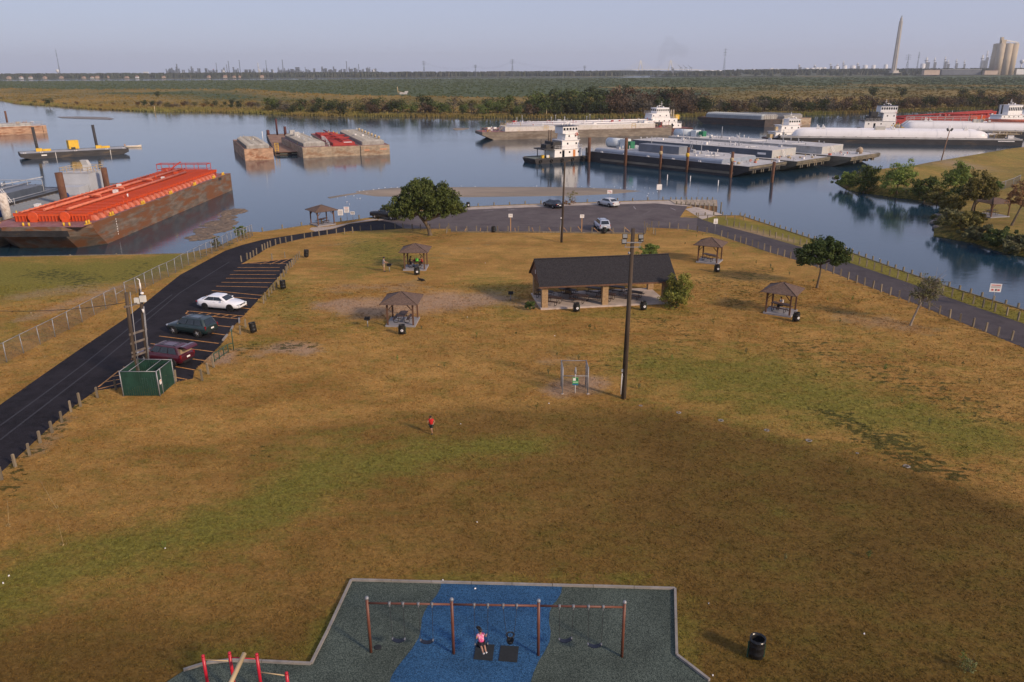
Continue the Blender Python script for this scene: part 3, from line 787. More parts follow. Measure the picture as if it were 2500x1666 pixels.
SHING = mat('brown shingles', (.135, .088, .066), .9, .3, 7, bump=.6, bscale=24, col2=(.09, .06, .045), amt=.6, scale2=3)
SLAB = mat('shelter slab', (.27, .26, .27), .85, .12, 1.2, bump=.1)
def shelter(lab, px, py, rz=0.0, S=2.75, H=2.25, table=True, rz_t=math.pi / 2, tlab='', mslab=SLAB, z=0.0, roofh=.85):
    g = G(px, py, z)
    t = thing('picnic_shelter', lab, 'shelter', g, rz, 'pyramid roofed picnic shelters')
    mb = MB(); mb.box((0, 0, .06), (S + .2, S + .2, .20)); obj('slab', mb, mslab, t)
    h = S / 2 - .1
    for sx_ in (-1, 1):
        for sy_ in (-1, 1):
            mb = MB(); mb.box((sx_ * h, sy_ * h, H / 2 + .08), (.15, .15, H - .16)); po = obj('post', mb, BROWNW, t)
            mb = MB(); mb.bar((sx_ * (h - .09), sy_ * h, H - .62), (sx_ * (h - .52), sy_ * h, H - .14), .09, .07); mb.bar((sx_ * h, sy_ * (h - .09), H - .62), (sx_ * h, sy_ * (h - .52), H - .14), .07, .09); obj('brace', mb, BROWNW, po)
    for s in (-1, 1):
        mb = MB(); mb.box((0, s * h, H), (S + .1, .1, .2)); obj('header_beam', mb, BROWNW, t)
        mb = MB(); mb.box((s * h, 0, H - .003), (.1, S - .32, .19)); obj('header_beam', mb, BROWNW, t)
    e = S / 2 + .48
    zt = H + roofh
    zb = H + .06
    for k in range(4):
        a = k * math.pi / 2
        c_, s_ = math.cos(a), math.sin(a)
        rot = lambda x, y, zz: (x * c_ - y * s_, x * s_ + y * c_, zz)
        mb = MB(); n = 11
        for i in range(n):      # stepped shingle courses
            f0, f1 = i / n, (i + 1) / n
            w0, w1 = e * (1 - f0), e * (1 - f1)
            z_0 = zb + (zt - zb) * f0; z_1 = zb + (zt - zb) * f1
            mb.add([rot(-w0, -w0, z_0 + .02), rot(w0, -w0, z_0 + .02), rot(w1, -w1, z_1 + .004), rot(-w1, -w1, z_1 + .004), rot(-w0, -w0, z_0 - .03), rot(w0, -w0, z_0 - .03)], [(0, 1, 2, 3), (4, 5, 1, 0)])
        obj('roof_slope', mb, SHING, t)
        mb = MB(); mb.tube(rot(-e, -e, zb + .04), rot(0, 0, zt + .03), .035, .03, 6); obj('hip_cap', mb, SHING, t)
    mb = MB(); mb.loft([[(-e + .03, -e + .03, zb - .04), (e - .03, -e + .03, zb - .04), (e - .03, e - .03, zb - .04), (-e + .03, e - .03, zb - .04)], [(-.03, -.03, zt - .05), (.03, -.03, zt - .05), (.03, .03, zt - .05), (-.03, .03, zt - .05)]]); obj('roof_deck', mb, BROWNW, t)
    if table: picnic_table(tlab, g + Vector((0, 0, .16)), rz + rz_t)
    return g
shelter('brown shelter standing alone at the waterside by the curve of the road', 788, 548, R(38), 2.9, tlab='picnic table in the waterside shelter', rz_t=R(20))
S2 = shelter('brown shelter with a group of people at its table', 1016, 655, R(-2), 2.6, tlab='picnic table with a green bag and people round it', rz_t=R(88))
S1 = shelter('nearest brown shelter, with a grill out on its left', 984, 788, R(-3), 2.65, tlab='picnic table end on to us in the nearest shelter', rz_t=R(88))
S3 = shelter('empty brown shelter behind the far end of the pavilion', 1732, 639, R(-28), 2.55, tlab='picnic table in the empty shelter behind the pavilion', rz_t=R(-20))
S4 = shelter('brown shelter with one seated person near the small round tree', 1905, 763, R(-33), 2.5, tlab='picnic table with one person sitting at it', rz_t=R(-8))
S5 = shelter('dark brown shelter across the inlet between two trees', 2418, 527, R(15), 3.6, tlab='picnic table in the shelter across the inlet', rz_t=R(0), z=.25)

def grill(lab, px, py):
    t = thing('park_grill', lab, 'grill', G(px, py), 0, 'pedestal grills')
    mb = MB(); mb.tube((0, 0, 0), (0, 0, .72), .045, n=8); obj('pedestal', mb, GALV, t)
    mb = MB(); mb.box((0, 0, .76), (.52, .42, .03)); mb.box((0, .2, .88), (.52, .025, .24)); mb.box((-.25, 0, .86), (.025, .40, .18)); mb.box((.25, 0, .86), (.025, .40, .18)); mb.box((0, -.2, .82), (.48, .02, .09)); obj('firebox', mb, BLACKM, t)
    mb = MB()
    for i in range(9): mb.bar((-.22 + i * .055, -.18, .93), (-.22 + i * .055, .18, .93), .012)
    obj('grate', mb, BLACKM, t, kind='stuff')
    mb = MB(); mb.bar((.26, -.1, .92), (.42, -.12, .95), .03); obj('handle', mb, GALV, t)
grill('black pedestal grill on the grass left of the nearest shelter', 898, 799)
grill('black pedestal grill left of the pavilion', 1247, 735)
grill('black pedestal grill the standing man is cooking at', 951, 664)

PB = [G(1290, 712), G(1323, 756), G(1617, 742), G(1590, 700)]
BRICK = bpy.data.materials.new('tan masonry'); BRICK.use_nodes = True
nt = BRICK.node_tree; p = nt.nodes['Principled BSDF']; p.inputs['Roughness'].default_value = .9
tc = ND(nt, 'ShaderNodeTexCoord'); mp = ND(nt, 'ShaderNodeMapping'); mp.inputs['Rotation'].default_value = (R(90), 0, R(30)); nt.links.new(tc.outputs['Object'], mp.inputs[0])
nz = ND(nt, 'ShaderNodeTexNoise', Scale=5, Detail=5); nt.links.new(tc.outputs['Object'], nz.inputs['Vector'])
nt.links.new(ramp(nt, nz.outputs[0], [(.3, (.27, .17, .085)), (.7, (.40, .27, .14))]), p.inputs['Base Color'])
ROOFD = mat('charcoal shingles', (.016, .0145, .017), .92, .35, 5, bump=.7, bscale=20, col2=(.045, .042, .045), amt=.56, scale2=9)
a, b, c, d = PB
ux = (c - b).normalized(); uy = Vector((-ux.y, ux.x, 0))
PL = (c - b).length; PD = 5.6
pv_loc = b; pv_rz = math.atan2(ux.y, ux.x)
PV = thing('pavilion', 'long open picnic pavilion with charcoal shingle roof on tan masonry piers', 'pavilion', pv_loc, pv_rz)
mb = MB(); mb.box((PL / 2 + .2, PD / 2 - .05, .05), (PL + .7, PD + .3, .22)); obj('slab', mb, mat('pavilion slab', (.47, .39, .33), .85, .15, .7, col2=(.33, .27, .23), amt=.6), PV)
PH = 2.35
def pier(x, y):
    po = None
    n = 12; hh = (PH - .15) / n
    mb = MB(); mb.box((x, y, .15 + (PH - .15) / 2), (.60, .60, PH - .155)); po = obj('pier', mb, mat('mortar', (.20, .145, .09), .95, .15, 6), PV)
    for i in range(n):
        for k in range(2):
            off = (i % 2) * .1 - .05
            wa = .31 + off
            mb = MB()
            w_ = wa - .008 if k == 0 else .62 - wa - .008
            xc = x - .31 + wa / 2 if k == 0 else x + .31 - (.62 - wa) / 2
            mb.box((xc, y, .15 + hh * (i + .5)), (w_, .62 + rnd.uniform(0, .008), hh - .016)); obj('block', mb, BRICK, po)
for x, y in ((.32, .35), (PL * .52, .35), (.32, PD - .35), (PL * .30, PD - .35), (PL * .62, PD - .35), (PL + .35, PD - .35), (PL + .35, .35)): pier(x, y)
for y in (.35, PD - .35):
    mb = MB(); mb.box((PL / 2, y, PH + .11), (PL + .2, .22, .24)); obj('eave_beam', mb, BROWNW, PV)
RX0, RX1 = -.35, PL + 1.35
RY0, RY1, RM, RZ, RE = -.35, PD + .35, PD / 2, PH + 2.25, PH + .12
for s, y0 in ((0, RY0), (1, RY1)):
    mb = MB(); n = 22
    for i in range(n):
        f0, f1 = i / n, (i + 1) / n
        ya, yb = y0 + (RM - y0) * f0, y0 + (RM - y0) * f1
        za, zb = RE + (RZ - RE) * f0, RE + (RZ - RE) * f1
        q = [(RX0, ya, za + .022), (RX1, ya, za + .022), (RX1, yb, zb + .004), (RX0, yb, zb + .004), (RX0, ya, za - .02), (RX1, ya, za - .02)]
        mb.add(q, [(0, 1, 2, 3), (4, 5, 1, 0)] if s == 0 else [(1, 0, 3, 2), (5, 4, 0, 1)])
    obj('roof_slope', mb, ROOFD, PV)
mb = MB(); mb.bar((RX0 - .02, RM, RZ + .02), (RX1 + .02, RM, RZ + .02), .22, .05); obj('ridge_cap', mb, ROOFD, PV)
mb = MB(); mb.loft([[(RX0 + .03, RY0 + .05, RE - .05), (RX0 + .03, RM, RZ - .06), (RX0 + .03, RY1 - .05, RE - .05), (RX0 + .03, RM, RZ - .18)], [(RX1 - .03, RY0 + .05, RE - .05), (RX1 - .03, RM, RZ - .06), (RX1 - .03, RY1 - .05, RE - .05), (RX1 - .03, RM, RZ - .18)]]); obj('roof_deck', mb, BROWNW, PV)
for x in (RX0 + .12, RX1 - .5):
    mb = MB(); mb.loft([[(x, .2, RE + .02), (x, RM, RZ - .25), (x, PD - .2, RE + .02)], [(x + .06, .2, RE + .02), (x + .06, RM, RZ - .25), (x + .06, PD - .2, RE + .02)]]); gbl = obj('gable', mb, BROWNW, PV)
    if x < 1: mb = MB(); mb.box((x - .012, RM - .25, RE + .85), (.02, .22, .42)); obj('vent', mb, SIGNW, gbl)
for s, y0 in ((0, RY0), (1, RY1)):
    mb = MB(); mb.box(((RX0 + RX1) / 2, y0, RE - .085), (RX1 - RX0, .05, .16)); obj('fascia', mb, BROWNW, PV)
def pv(x, y, z=.16): return pv_loc + ux * x + uy * y + Vector((0, 0, z))
for x, y, lab in [(1.35, 1.25, 'front left picnic table under the pavilion, beside the first pier'), (4.3, 1.55, 'picnic table in the front row under the pavilion, left of the middle pier'), (7.2, 1.75, 'picnic table just right of the middle pier, behind the light pole'), (10.2, 1.9, 'rightmost front picnic table under the pavilion, near the bush'),
                  (1.0, 3.7, 'back row picnic table by the left end of the pavilion'), (3.5, 4.0, 'back row picnic table in the second place under the pavilion'), (6.5, 4.1, 'back row picnic table hidden behind the middle pier'), (9.0, 4.2, 'rightmost picnic table of the back row under the pavilion')]:
    picnic_table(lab, pv(x, y), pv_rz + R(-38))

def pole(lab, base, top_px, h, r0, r1, cat='light pole'):
    t = thing('light_pole', lab, cat, base)
    tp = top_px - base
    mb = MB(); mb.tube((0, 0, -.1), tp, r0, r1, 14); obj('pole', mb, POLEW, t)
    return t, tp
b = G(1522, 973)
best = min((abs((G(1546, 558, z) - b).xy.length), z) for z in [4 + i * .05 for i in range(200)])
tz = best[1]; tpw = G(1546, 558, tz)
LP, tp = pole('tall wooden light pole with four floodlights in front of the pavilion', b, tpw, tz, .19, .13)
zc = tz * .925
ax = tp * (zc / tz)
def lp(dx, dy, dz): return ax + Vector((dx, dy, dz))
mb = MB(); mb.bar(lp(-.62, -.16, 0), lp(.62, -.16, 0), .07); mb.bar(lp(-.55, -.16, -.32), lp(.55, -.16, -.32), .045); mb.bar(lp(-.5, -.16, 0), lp(-.5, -.16, -.32), .035); mb.bar(lp(.5, -.16, 0), lp(.5, -.16, -.32), .035); obj('crossarm', mb, GALV, LP)
LENS = mat('lamp lens', (.22, .22, .21), .25, .1, 4)
for dx, dy, dz in ((-.55, -.10, .42), (.55, -.10, .38), (-.62, -.30, .10), (.60, .12, .14)):
    mb = MB(); mb.box(lp(dx, dy, dz), (.34, .16, .32), 0, 0, R(-25)); mb.bar(lp(dx, dy, dz - .1), lp(dx * .95, -.16, 0), .04); hd = obj('floodlight', mb, BLACKM, LP)
    mb = MB(); mb.box(lp(dx, dy - .085, dz + .04), (.29, .012, .26), 0, 0, R(-25)); obj('lens', mb, LENS, hd)
mb = MB(); mb.lathe([(.07, -.07), (.09, .0), (.06, .09), (.004, .1)], lp(-.22, -.14, -.75), 10); obj('photocell', mb, GALV, LP)
q = tp * (2.0 / tz)
mb = MB(); mb.tube((-.22, -.06, .35), q + Vector((-.20, -.06, 0)), .035, n=8); obj('conduit', mb, SIGNW, LP)
mb = MB(); mb.tube(q + Vector((-.19, -.06, 0)), ax + Vector((-.13, -.06, -.4)), .014, n=5); obj('cable', mb, BLACKM, LP)
mb = MB(); mb.box(q + Vector((-.22, -.1, .25)), (.12, .1, .22)); obj('junction_box', mb, GALV, LP)
b = G(1371, 592)
best = min((abs((G(1379, 395, z) - b).xy.length), z) for z in [4 + i * .05 for i in range(300)])
LP2, tp = pole('bare wooden pole standing behind the car park posts', b, G(1379, 395, best[1]), best[1], .17, .11, 'pole')
mb = MB(); mb.tube((-.22, -.05, .2), tp * .28 + Vector((-.2, -.05, 0)), .03); obj('conduit', mb, GALV, LP2)
mb = MB(); mb.box(tp * .31 + Vector((-.2, -.08, 0)), (.14, .1, .2)); obj('junction_box', mb, SIGNW, LP2)

g = G(1404, 961); GW = 1.85
GT = thing('fence_cage', 'small galvanised chain link cage round a monitoring station', 'cage', G(1404, 962), R(-1))
for x, y, h in ((-.95, 0, 2.15), (.95, 0, 2.15), (-1.0, 1.5, 2.15), (.9, 1.5, 2.15), (.98, .35, 1.9), (-.92, .35, 1.9)):
    mb = MB(); mb.tube((x, y, 0), (x, y, h), .04, n=8); obj('post', mb, GALV, GT)
for a, b in (((-1, 1.5, 2.1), (.9, 1.5, 2.1)), ((-.95, 0, 1.45), (.95, 0, 1.45)), ((-1, 1.5, 2.1), (-.95, 0, 2.1)), ((.9, 1.5, 2.1), (.95, 0, 2.1))):
    mb = MB(); mb.tube(a, b, .028, n=6); obj('rail', mb, GALV, GT)
def chainlink(mb, a, b, z0_, z1_, step=.12, w=.007):
    a, b = Vector(a), Vector(b); L_ = (b - a).length; d_ = (b - a) / L_; h_ = z1_ - z0_
    k = -h_
    while k < L_:
        for sgn in (0, 1):
            s0, s1 = max(k, 0), min(k + h_, L_)
            if s1 - s0 > .02:
                u0, u1 = (s0 - k), (s1 - k)
                if sgn: u0, u1 = h_ - u0, h_ - u1
                mb.bar(a + d_ * s0 + Vector((0, 0, z0_ + u0)), a + d_ * s1 + Vector((0, 0, z0_ + u1)), w)
        k += step
CLM = mat('chain link wire', (.17, .165, .16), .5, .2, 5, metal=.4)
mb = MB()
for a, b in (((-1, 1.5, 0), (.9, 1.5, 0)), ((-1, 1.5, 0), (-.95, 0, 0)), ((.9, 1.5, 0), (.95, 0, 0))): chainlink(mb, a, b, .05, 2.08, .09, .005)
obj('chain_link', mb, CLM, GT, kind='stuff')
mb = MB()
for x in (-.97, .97): mb.lathe([(.14, 0), (.12, .03), (.01, .04)], (x, -.02, 0), 8)
obj('footing', mb, CONC, GT)
SG = thing('station_sign', 'green and white notice on a white post in the chain link cage', 'sign', G(1404, 960) + Vector((0, -.05, 0)))
mb = MB(); mb.tube((0, .03, 0), (0, .03, 1.5), .035, n=8); obj('post', mb, SIGNW, SG)
mb = MB(); mb.box((0, -.02, .98), (.44, .03, .62)); pn = obj('panel', mb, mat('sign green', (.06, .32, .10), .5, .1, 3), SG)
for c_, s_, mm in (((-.08, -.038, 1.14), (.20, .006, .20), SIGNW), ((.11, -.038, 1.14), (.14, .006, .2), mat('sign dark green', (.02, .10, .06), .5)), ((0, -.038, .74), (.42, .006, .12), mat('sign blue', (.03, .13, .28), .5)), ((0, -.038, .92), (.36, .006, .035), SIGNW)):
    mb = MB(); mb.box(c_, s_); obj('print', mb, mm, pn)
mb = MB(); mb.lathe([(.05, 1.5), (.085, 1.55), (.085, 1.85), (.05, 1.92), (.05, 2.05), (.005, 2.08)], (0, .1, 0), 10); obj('rain_gauge', mb, GALV, SG)

EC = [G(302, 968), G(391, 968), G(407, 960), G(427, 937), G(346, 907)]
ET = thing('electrical_enclosure', 'green slatted enclosure fence round the feet of two wooden utility poles', 'enclosure')
SLATM = mat('green privacy slats', (.015, .056, .038), .6, .2, 1.5, col2=(.008, .034, .024), amt=.6, scale2=1.0)
ring = [Vector(e) for e in (EC[0], EC[1], EC[3])]
bk = ring[0] + (ring[2] - ring[1]) * 1.05
ring.append(bk)
EH = 2.0
for i in range(4):
    a, b = ring[i], ring[(i + 1) % 4]
    dv = (b - a); n = int(dv.length / .085); dn = dv.normalized(); nn = Vector((-dn.y, dn.x, 0))
    mb = MB()
    for k in range(n):
        q = a + dn * (.05 + k * .085)
        mb.bar(q + nn * (.012 * (k % 2)) + Vector((0, 0, .05)), q + nn * (.012 * (k % 2)) + dn * .0 + Vector((0, 0, EH - .03)), .012, .072) if False else mb.box(q + nn * (.010 * (k % 2)) + Vector((0, 0, EH / 2)), (.074, .008, EH - .1), math.atan2(dn.y, dn.x))
    obj('slat_panel', mb, SLATM, ET, kind='stuff')
    mb = MB(); mb.tube(a, a + Vector((0, 0, EH + .04)), .045, n=8); obj('post', mb, GALV, ET)
    mb = MB(); mb.tube(a + Vector((0, 0, EH)), b + Vector((0, 0, EH)), .028, n=6); obj('rail', mb, GALV, ET)
g2 = ring[1].lerp(ring[2], .22); mb = MB(); mb.tube(g2, g2 + Vector((0, 0, EH + .04)), .045, n=8); obj('post', mb, GALV, ET)
mb = MB(); mb.tube(ring[0].lerp(ring[1], .25) + Vector((0, 0, EH)), ring[3].lerp(ring[2], .25) + Vector((0, 0, EH)), .025, n=6); mb.tube(ring[0].lerp(ring[1], .72) + Vector((0, 0, EH)), ring[3].lerp(ring[2], .72) + Vector((0, 0, EH)), .025, n=6); obj('brace_rail', mb, GALV, ET)
q = ring[1].lerp(ring[2], .11) + Vector((.03, -.03, 1.08)); dn = (ring[2] - ring[1]).normalized()
mb = MB(); mb.box(q + Vector((dn.y, -dn.x, 0)) * .05, (.28, .02, .36), math.atan2(dn.y, dn.x)); sgp = obj('notice', mb, SIGNW, ET)
mb = MB(); mb.box(q + Vector((dn.y, -dn.x, 0)) * .066 + Vector((0, 0, .08)), (.2, .006, .06), math.atan2(dn.y, dn.x)); obj('print', mb, mat('sign orange', (.6, .25, .12), .5), sgp)
cen = sum(ring, Vector()) / 4
mb = MB()
for k, (dx, dy, s) in enumerate(((.3, .5, .5), (-.5, .3, .4), (.9, -.1, .35))): mb.box(cen + Vector((dx, dy, s)), (s, s * .7, s * 2))
obj('control_cabinet', mb, mat('grey cabinet', (.3, .31, .32), .6, .1, 2), ET)
PA, PBp = G(335, 938), G(363, 926)
TT = thing('utility_pole_pair', 'two wooden utility poles joined by rungs carrying white meter boxes', 'utility poles', PA)
def rel(v): return Vector(v) - PA
def zfor(px, py, base):
    return min((abs((G(px, py, z) - base).y), z) for z in [2 + i * .05 for i in range(160)])[1]
za, zb = zfor(309, 715, PA), zfor(343, 705, PBp)
pa_t, pb_t = G(308, 715, za), G(342, 706, zb)
mb = MB(); mb.tube(rel(PA), rel(pa_t), .16, .13, 12); obj('pole', mb, POLEW, TT)
mb = MB(); mb.tube(rel(PBp), rel(pb_t), .15, .12, 12); obj('pole', mb, POLEW, TT)
def onA(f): return rel(PA.lerp(pa_t, f))
def onB(f): return rel(PBp.lerp(pb_t, f))
for f, ex in ((.86, .15), (.56, .55), (.46, .55), (.36, .6), (.32, .6), (.16, .5)):
    a, b = onA(f), onB(f); dd = (b - a).normalized(); f_ = Vector((0, -.16, 0))
    mb = MB(); mb.bar(a - dd * (.2 if f > .8 else .1) + f_, b + dd * ex * .6 + f_, .07, .16); obj('rung', mb, mat('grey rung', (.12, .10, .085), .9, .3, 3), TT)
for f, dx, s in ((.90, .16, .42), (.88, -.30, .36)):
    mb = MB(); mb.box(onB(f) + Vector((dx + .12, -.28, .05)), (s, .22, s * 1.15)); obj('meter_box', mb, mat('box white', (.62, .62, .58), .5, .08, 2), TT)
mb = MB(); mb.ell(onB(.93) + Vector((.25, -.25, .25)), (.14, .14, .1)); obj('photocell', mb, SIGNW, TT)
mb = MB(); mb.tube(onB(.97) + Vector((.1, -.1, 0)), onB(1.0) + Vector((.1, -.1, .75)), .03); mb.tube(onB(1) + Vector((.1, -.1, .75)), onB(1) + Vector((-.06, -.1, .85)), .03); mb.tube(onB(.985) + Vector((.1, -.1, .1)), onB(1) + Vector((.1, -.1, .5)), .06); obj('antenna', mb, SIGNW, TT)
mb = MB(); mb.tube(onB(.8) + Vector((.14, -.2, -.05)), onB(.8) + Vector((.16, -.2, -.35)), .09, .05); obj('horn', mb, SIGNW, TT)
mid0, mid1 = onA(0).lerp(onB(0), .42) + Vector((0, -.28, 0)), onA(1.0).lerp(onB(1.0), .42) + Vector((-.02, -.28, .02))
mb = MB(); mb.tube(mid0, mid1, .028, n=8); obj('conduit', mb, GALV, TT)
for k in (.18, .25):
    mb = MB(); mb.tube(onB(.02) + Vector((k, -.15, 0)), onB(.82) + Vector((k, -.15, 0)), .025, n=6); obj('conduit', mb, GALV, TT)
mb = MB(); pts = []
wA, wB = pa_t + Vector((0, 0, -.75)), Vector((-62, 70, 4.2))
for i in range(25):
    f = i / 24; pts.append(rel(wA.lerp(wB, f)) + Vector((0, 0, -2.6 * 4 * f * (1 - f) * .55)))
mb.path(pts, .022, 5); obj('cable', mb, BLACKM, TT)

FB = [(-40, 905), (17, 885), (58, 863), (99, 842), (135, 823), (169, 805), (201, 787), (231, 771), (259, 756), (286, 742), (309, 728), (334, 716), (356, 704), (375, 694), (393, 684), (412, 676), (429, 667), (446, 656), (461, 648), (477, 640), (491, 633), (505, 626), (518, 620), (530, 613), (545, 608), (557, 600), (567, 596), (580, 591), (589, 588), (597, 586), (604, 583), (611, 581), (617, 577)]
fw = gp(FB)
FT = thing('chain_link_fence', 'galvanised chain link fence along the left side of the road', 'fence')
FH = 1.75
for p in fw:
    mb = MB(); mb.tube(p, p + Vector((rnd.uniform(-.05, .05), rnd.uniform(-.04, .04), FH)), .042, n=7); obj('post', mb, GALV, FT)
for i, (a, b) in enumerate(zip(fw, fw[1:])):
    up = Vector((0, 0, FH - (.75 if i == 9 else .02)))
    mb = MB(); mb.tube(a + up, b + up, .028, n=6); obj('top_rail', mb, GALV, FT)
mb = MB()
for a, b in zip(fw, fw[1:]): chainlink(mb, a, b, .04, FH - .03, .16, .0065)
obj('chain_link', mb, CLM, FT, kind='stuff')

rl = [G(*zp(1393, 1098)), G(*zp(1452, 1060)), G(*zp(1505, 1022)), G(*zp(1556, 985)), G(*zp(1622, 965))]
PT = thing('pipe_rail', 'dark green pipe rail beside the end of the parking bays', 'rail')
for p, h in zip(rl, (.75, .75, .75, .75, 2.0)):
    mb = MB(); mb.tube(p, p + Vector((0, 0, h)), .04, n=7); obj('post', mb, GREEND, PT)
for h in (.73, .12):
    for a, b in zip(rl[:4], rl[1:4]):
        mb = MB(); mb.tube(a + Vector((0, 0, h)), b + Vector((0, 0, h)), .035, n=7); obj('rail', mb, GREEND, PT)
mb = MB(); mb.tube(rl[3] + Vector((0, 0, .73)), rl[4] + Vector((0, 0, .73)), .035, n=7); obj('rail', mb, GREEND, PT)
for a, b in ((zp(1685, 585), zp(1688, 640)), (zp(1612, 680), zp(1585, 735)), (zp(1545, 780), zp(1490, 850))):
    a, b = G(*a), G(*b); c_ = (a + b) / 2
    mb = MB(); mb.bar(a - c_ + Vector((0, 0, .07)), b - c_ + Vector((0, 0, .07)), .16, .14)
    tag(obj('wheel_stop', mb, KERB, None, c_ + Vector((0, 0, .015))), 'weathered wheel stop at the head of the parking bays near the green rail', 'wheel stop', 'wheel stops of the parking bays')
pk = thing('parking_kerb', 'low timber kerb along the front edge of the car park', 'kerb')
for a, b in (((1101, 567.5), (1240, 568)), ((1240, 568), (1369, 569)), ((1369, 569), (1575, 572))): kerb_line(G(*a), G(*b), 'kerb_timber', pk, 3.0, .22, .14, WOOD)

MARKS = [(x, y, t_) for x, y, t_ in [(1522, 972, 'the tall light pole'), (1404, 961, 'the chain link cage'), (984, 790, 'the nearest shelter'), (1016, 660, 'the occupied shelter'), (1732, 645, 'the shelter behind the pavilion'), (1905, 768, 'the shelter with one person'), (1450, 750, 'the pavilion'), (1660, 755, 'the big bush'), (620, 815, 'the tilted barrel'), (692, 708, 'the barrel at the middle bays'), (748, 630, 'the top bay barrel'), (540, 860, 'the green pipe rail'), (340, 960, 'the green enclosure'), (1054, 1060, 'the running child'), (1845, 1606, 'the barrel by the playground'), (1250, 1520, 'the swings'), (2222, 795, 'the sparse tree'), (1994, 703, 'the round tree'), (2428, 755, 'the notice at the inlet'), (1746, 573, 'the white road sign'), (1371, 592, 'the bare pole'), (1423, 568, 'the signpost by the bare pole'), (1249, 567, 'the signpost left of the bare pole'), (1050, 575, 'the oak'), (788, 548, 'the waterside shelter'), (862, 540, 'the small white sign'), (1700, 530, 'the boat ramp'), (2093, 1107, 'the discs at the field edge'), (100, 1150, 'the lower left stretch of the road'), (200, 1000, 'the road below the enclosure'), (630, 620, 'the bend of the road'), (1875, 590, 'the straight of the right hand road'), (2080, 640, 'the stretch opposite the round tree'), (2350, 780, 'the right end of the road'), (2350, 1000, 'the right edge of the dry slope'), (300, 1300, 'the green band in the field'), (1700, 1300, 'the middle of the brown field'), (2300, 1500, 'the lower right corner'), (900, 900, 'the open ground at the centre left'), (1880, 900, 'the green patch right of the light pole'), (1469, 560, 'the silver blue car'), (1575, 571, 'the corner of the car park'), (700, 595, 'the curve of the road'), (930, 560, 'the black pickup'), (1098, 562, 'the post cluster by the oak')]]
MARKS = [(G(x, y), t_) for x, y, t_ in MARKS]
def near(p): return min(MARKS, key=lambda m_: (m_[0].xy - Vector(p).xy).length)[1]
POSTM = {}
ROWN = {'posts between field and dark road': 'the dark road', 'posts by the enclosure': 'the bays', 'posts at the parking bays': 'the bays', 'posts at the top of the bays': 'the top of the bays', 'posts along the curving road': 'the curving road', 'posts along the car park': 'the car park front', 'park side posts of the right hand road': 'the right road, park side', 'water side posts of the right hand road': 'the right road, water side'}
def post_mesh(h, w=.145):
    k = (h, w)
    if k not in POSTM:
        mb = MB(); mb.box((0, 0, h / 2 - .05), (w, w, h + .1), 0, 0, 0, (w * .9, w * .9)); mb.box((0, 0, h + .015), (w * .88, w * .88, .03), top=(w * .5, w * .5))
        me = mb.mesh('wooden_post'); me.materials.append(WOOD); POSTM[k] = me
    return POSTM[k]
def post(p, h, lab, grp, w=.145, lean=.04):
    o = obj('wooden_post', post_mesh(h, w), WOOD, None, p, rnd.uniform(0, 1.5))
    o.rotation_euler = (rnd.uniform(-lean, lean), rnd.uniform(-lean, lean), rnd.uniform(-.4, .4))
    return tag(o, lab.split(' in the ')[0].split(' between ')[0].split(' on the ')[0].split(' at the ')[0] + ' by ' + ROWN[grp] + ', near ' + near(p), 'post', grp)
def along(pts, step, z=0.0):
    w = gp(pts, z); out = []; carry = 0.0
    for a, b in zip(w, w[1:]):
        L_ = (b - a).length; t = carry
        while t < L_: out.append(a.lerp(b, t / L_)); t += step
        carry = t - L_
    return out
for i, (x, y) in enumerate([(5, 1172), (38, 1140), (73, 1113), (99, 1082), (128, 1057), (152, 1032), (174, 1006), (197, 993), (239, 972), (284, 952)]):
    post(G(x, y), 1.05 if i == 7 else .85, 'weathered square post in the row beside the dark road, near the enclosure end', 'posts between field and dark road')
for x, y in [(430, 932), (494, 930), (509, 914), (522, 898)]: post(G(x, y), .95, 'weathered square post between the green enclosure and the green rail', 'posts by the enclosure')
edge = [zp(1700, 770), zp(1764, 690), z3(15, 1200), z3(35, 1170), z3(65, 1135), z3(90, 1110), z3(110, 1080), z3(135, 1060), z3(150, 1030), z3(175, 995), z3(200, 955), z3(220, 925), z3(232, 900), z3(252, 880), z3(272, 865), z3(290, 845), z3(305, 825), z3(325, 805), z3(342, 785)]
ew = gp(edge)
for p in ew: post(p, .85, 'weathered post in the close row at the heads of the parking bays', 'posts at the parking bays')
for i, (a, b) in enumerate(zip(ew[2:], ew[3:])):
    if i % 2 == 0 or i > 8: continue
for x, y in [z3(92, 800), z3(210, 785), (590, 640)]: post(G(x, y), .8, 'weathered post at the top edge of the parking bays', 'posts at the top of the bays')
for x, y in [z3(5, 715), z3(28, 705), z3(52, 690), z3(78, 680), z3(125, 665), z3(168, 652), z3(218, 645), z3(272, 632), z3(387, 605), z3(453, 592), z3(522, 582), z3(594, 572), z3(678, 565), z3(752, 560), z3(826, 550), z3(897, 540), z3(993, 535), z3(1115, 525), z3(1212, 512), z3(1285, 515), z3(1367, 520), z3(1443, 525), z3(1530, 518), z3(1616, 518), z0(2255, 945), z0(2285, 940), z0(2312, 920), z0(2340, 900)]:
    post(G(x, y + 1), .85, 'weathered post in the row along the inner side of the curving road', 'posts along the curving road')
def z4(x, y): return (1240 + x / 3.733, 440 + y / 3.733)
for x, y in [z3(1680, 560), z3(1690, 545), z3(1703, 520), z3(1770, 548), z3(1865, 548), z3(1955, 545), z3(2055, 548), z3(2148, 545), z3(2240, 545), z3(2335, 548), z4(95, 475), z4(192, 475), z4(290, 473), z4(475, 478), z4(570, 480), z4(670, 480), z4(765, 480), z4(955, 490), z4(1060, 478), z4(1245, 495)]:
    post(G(x, y), .85, 'weathered post in the row along the front edge of the car park', 'posts along the car park')
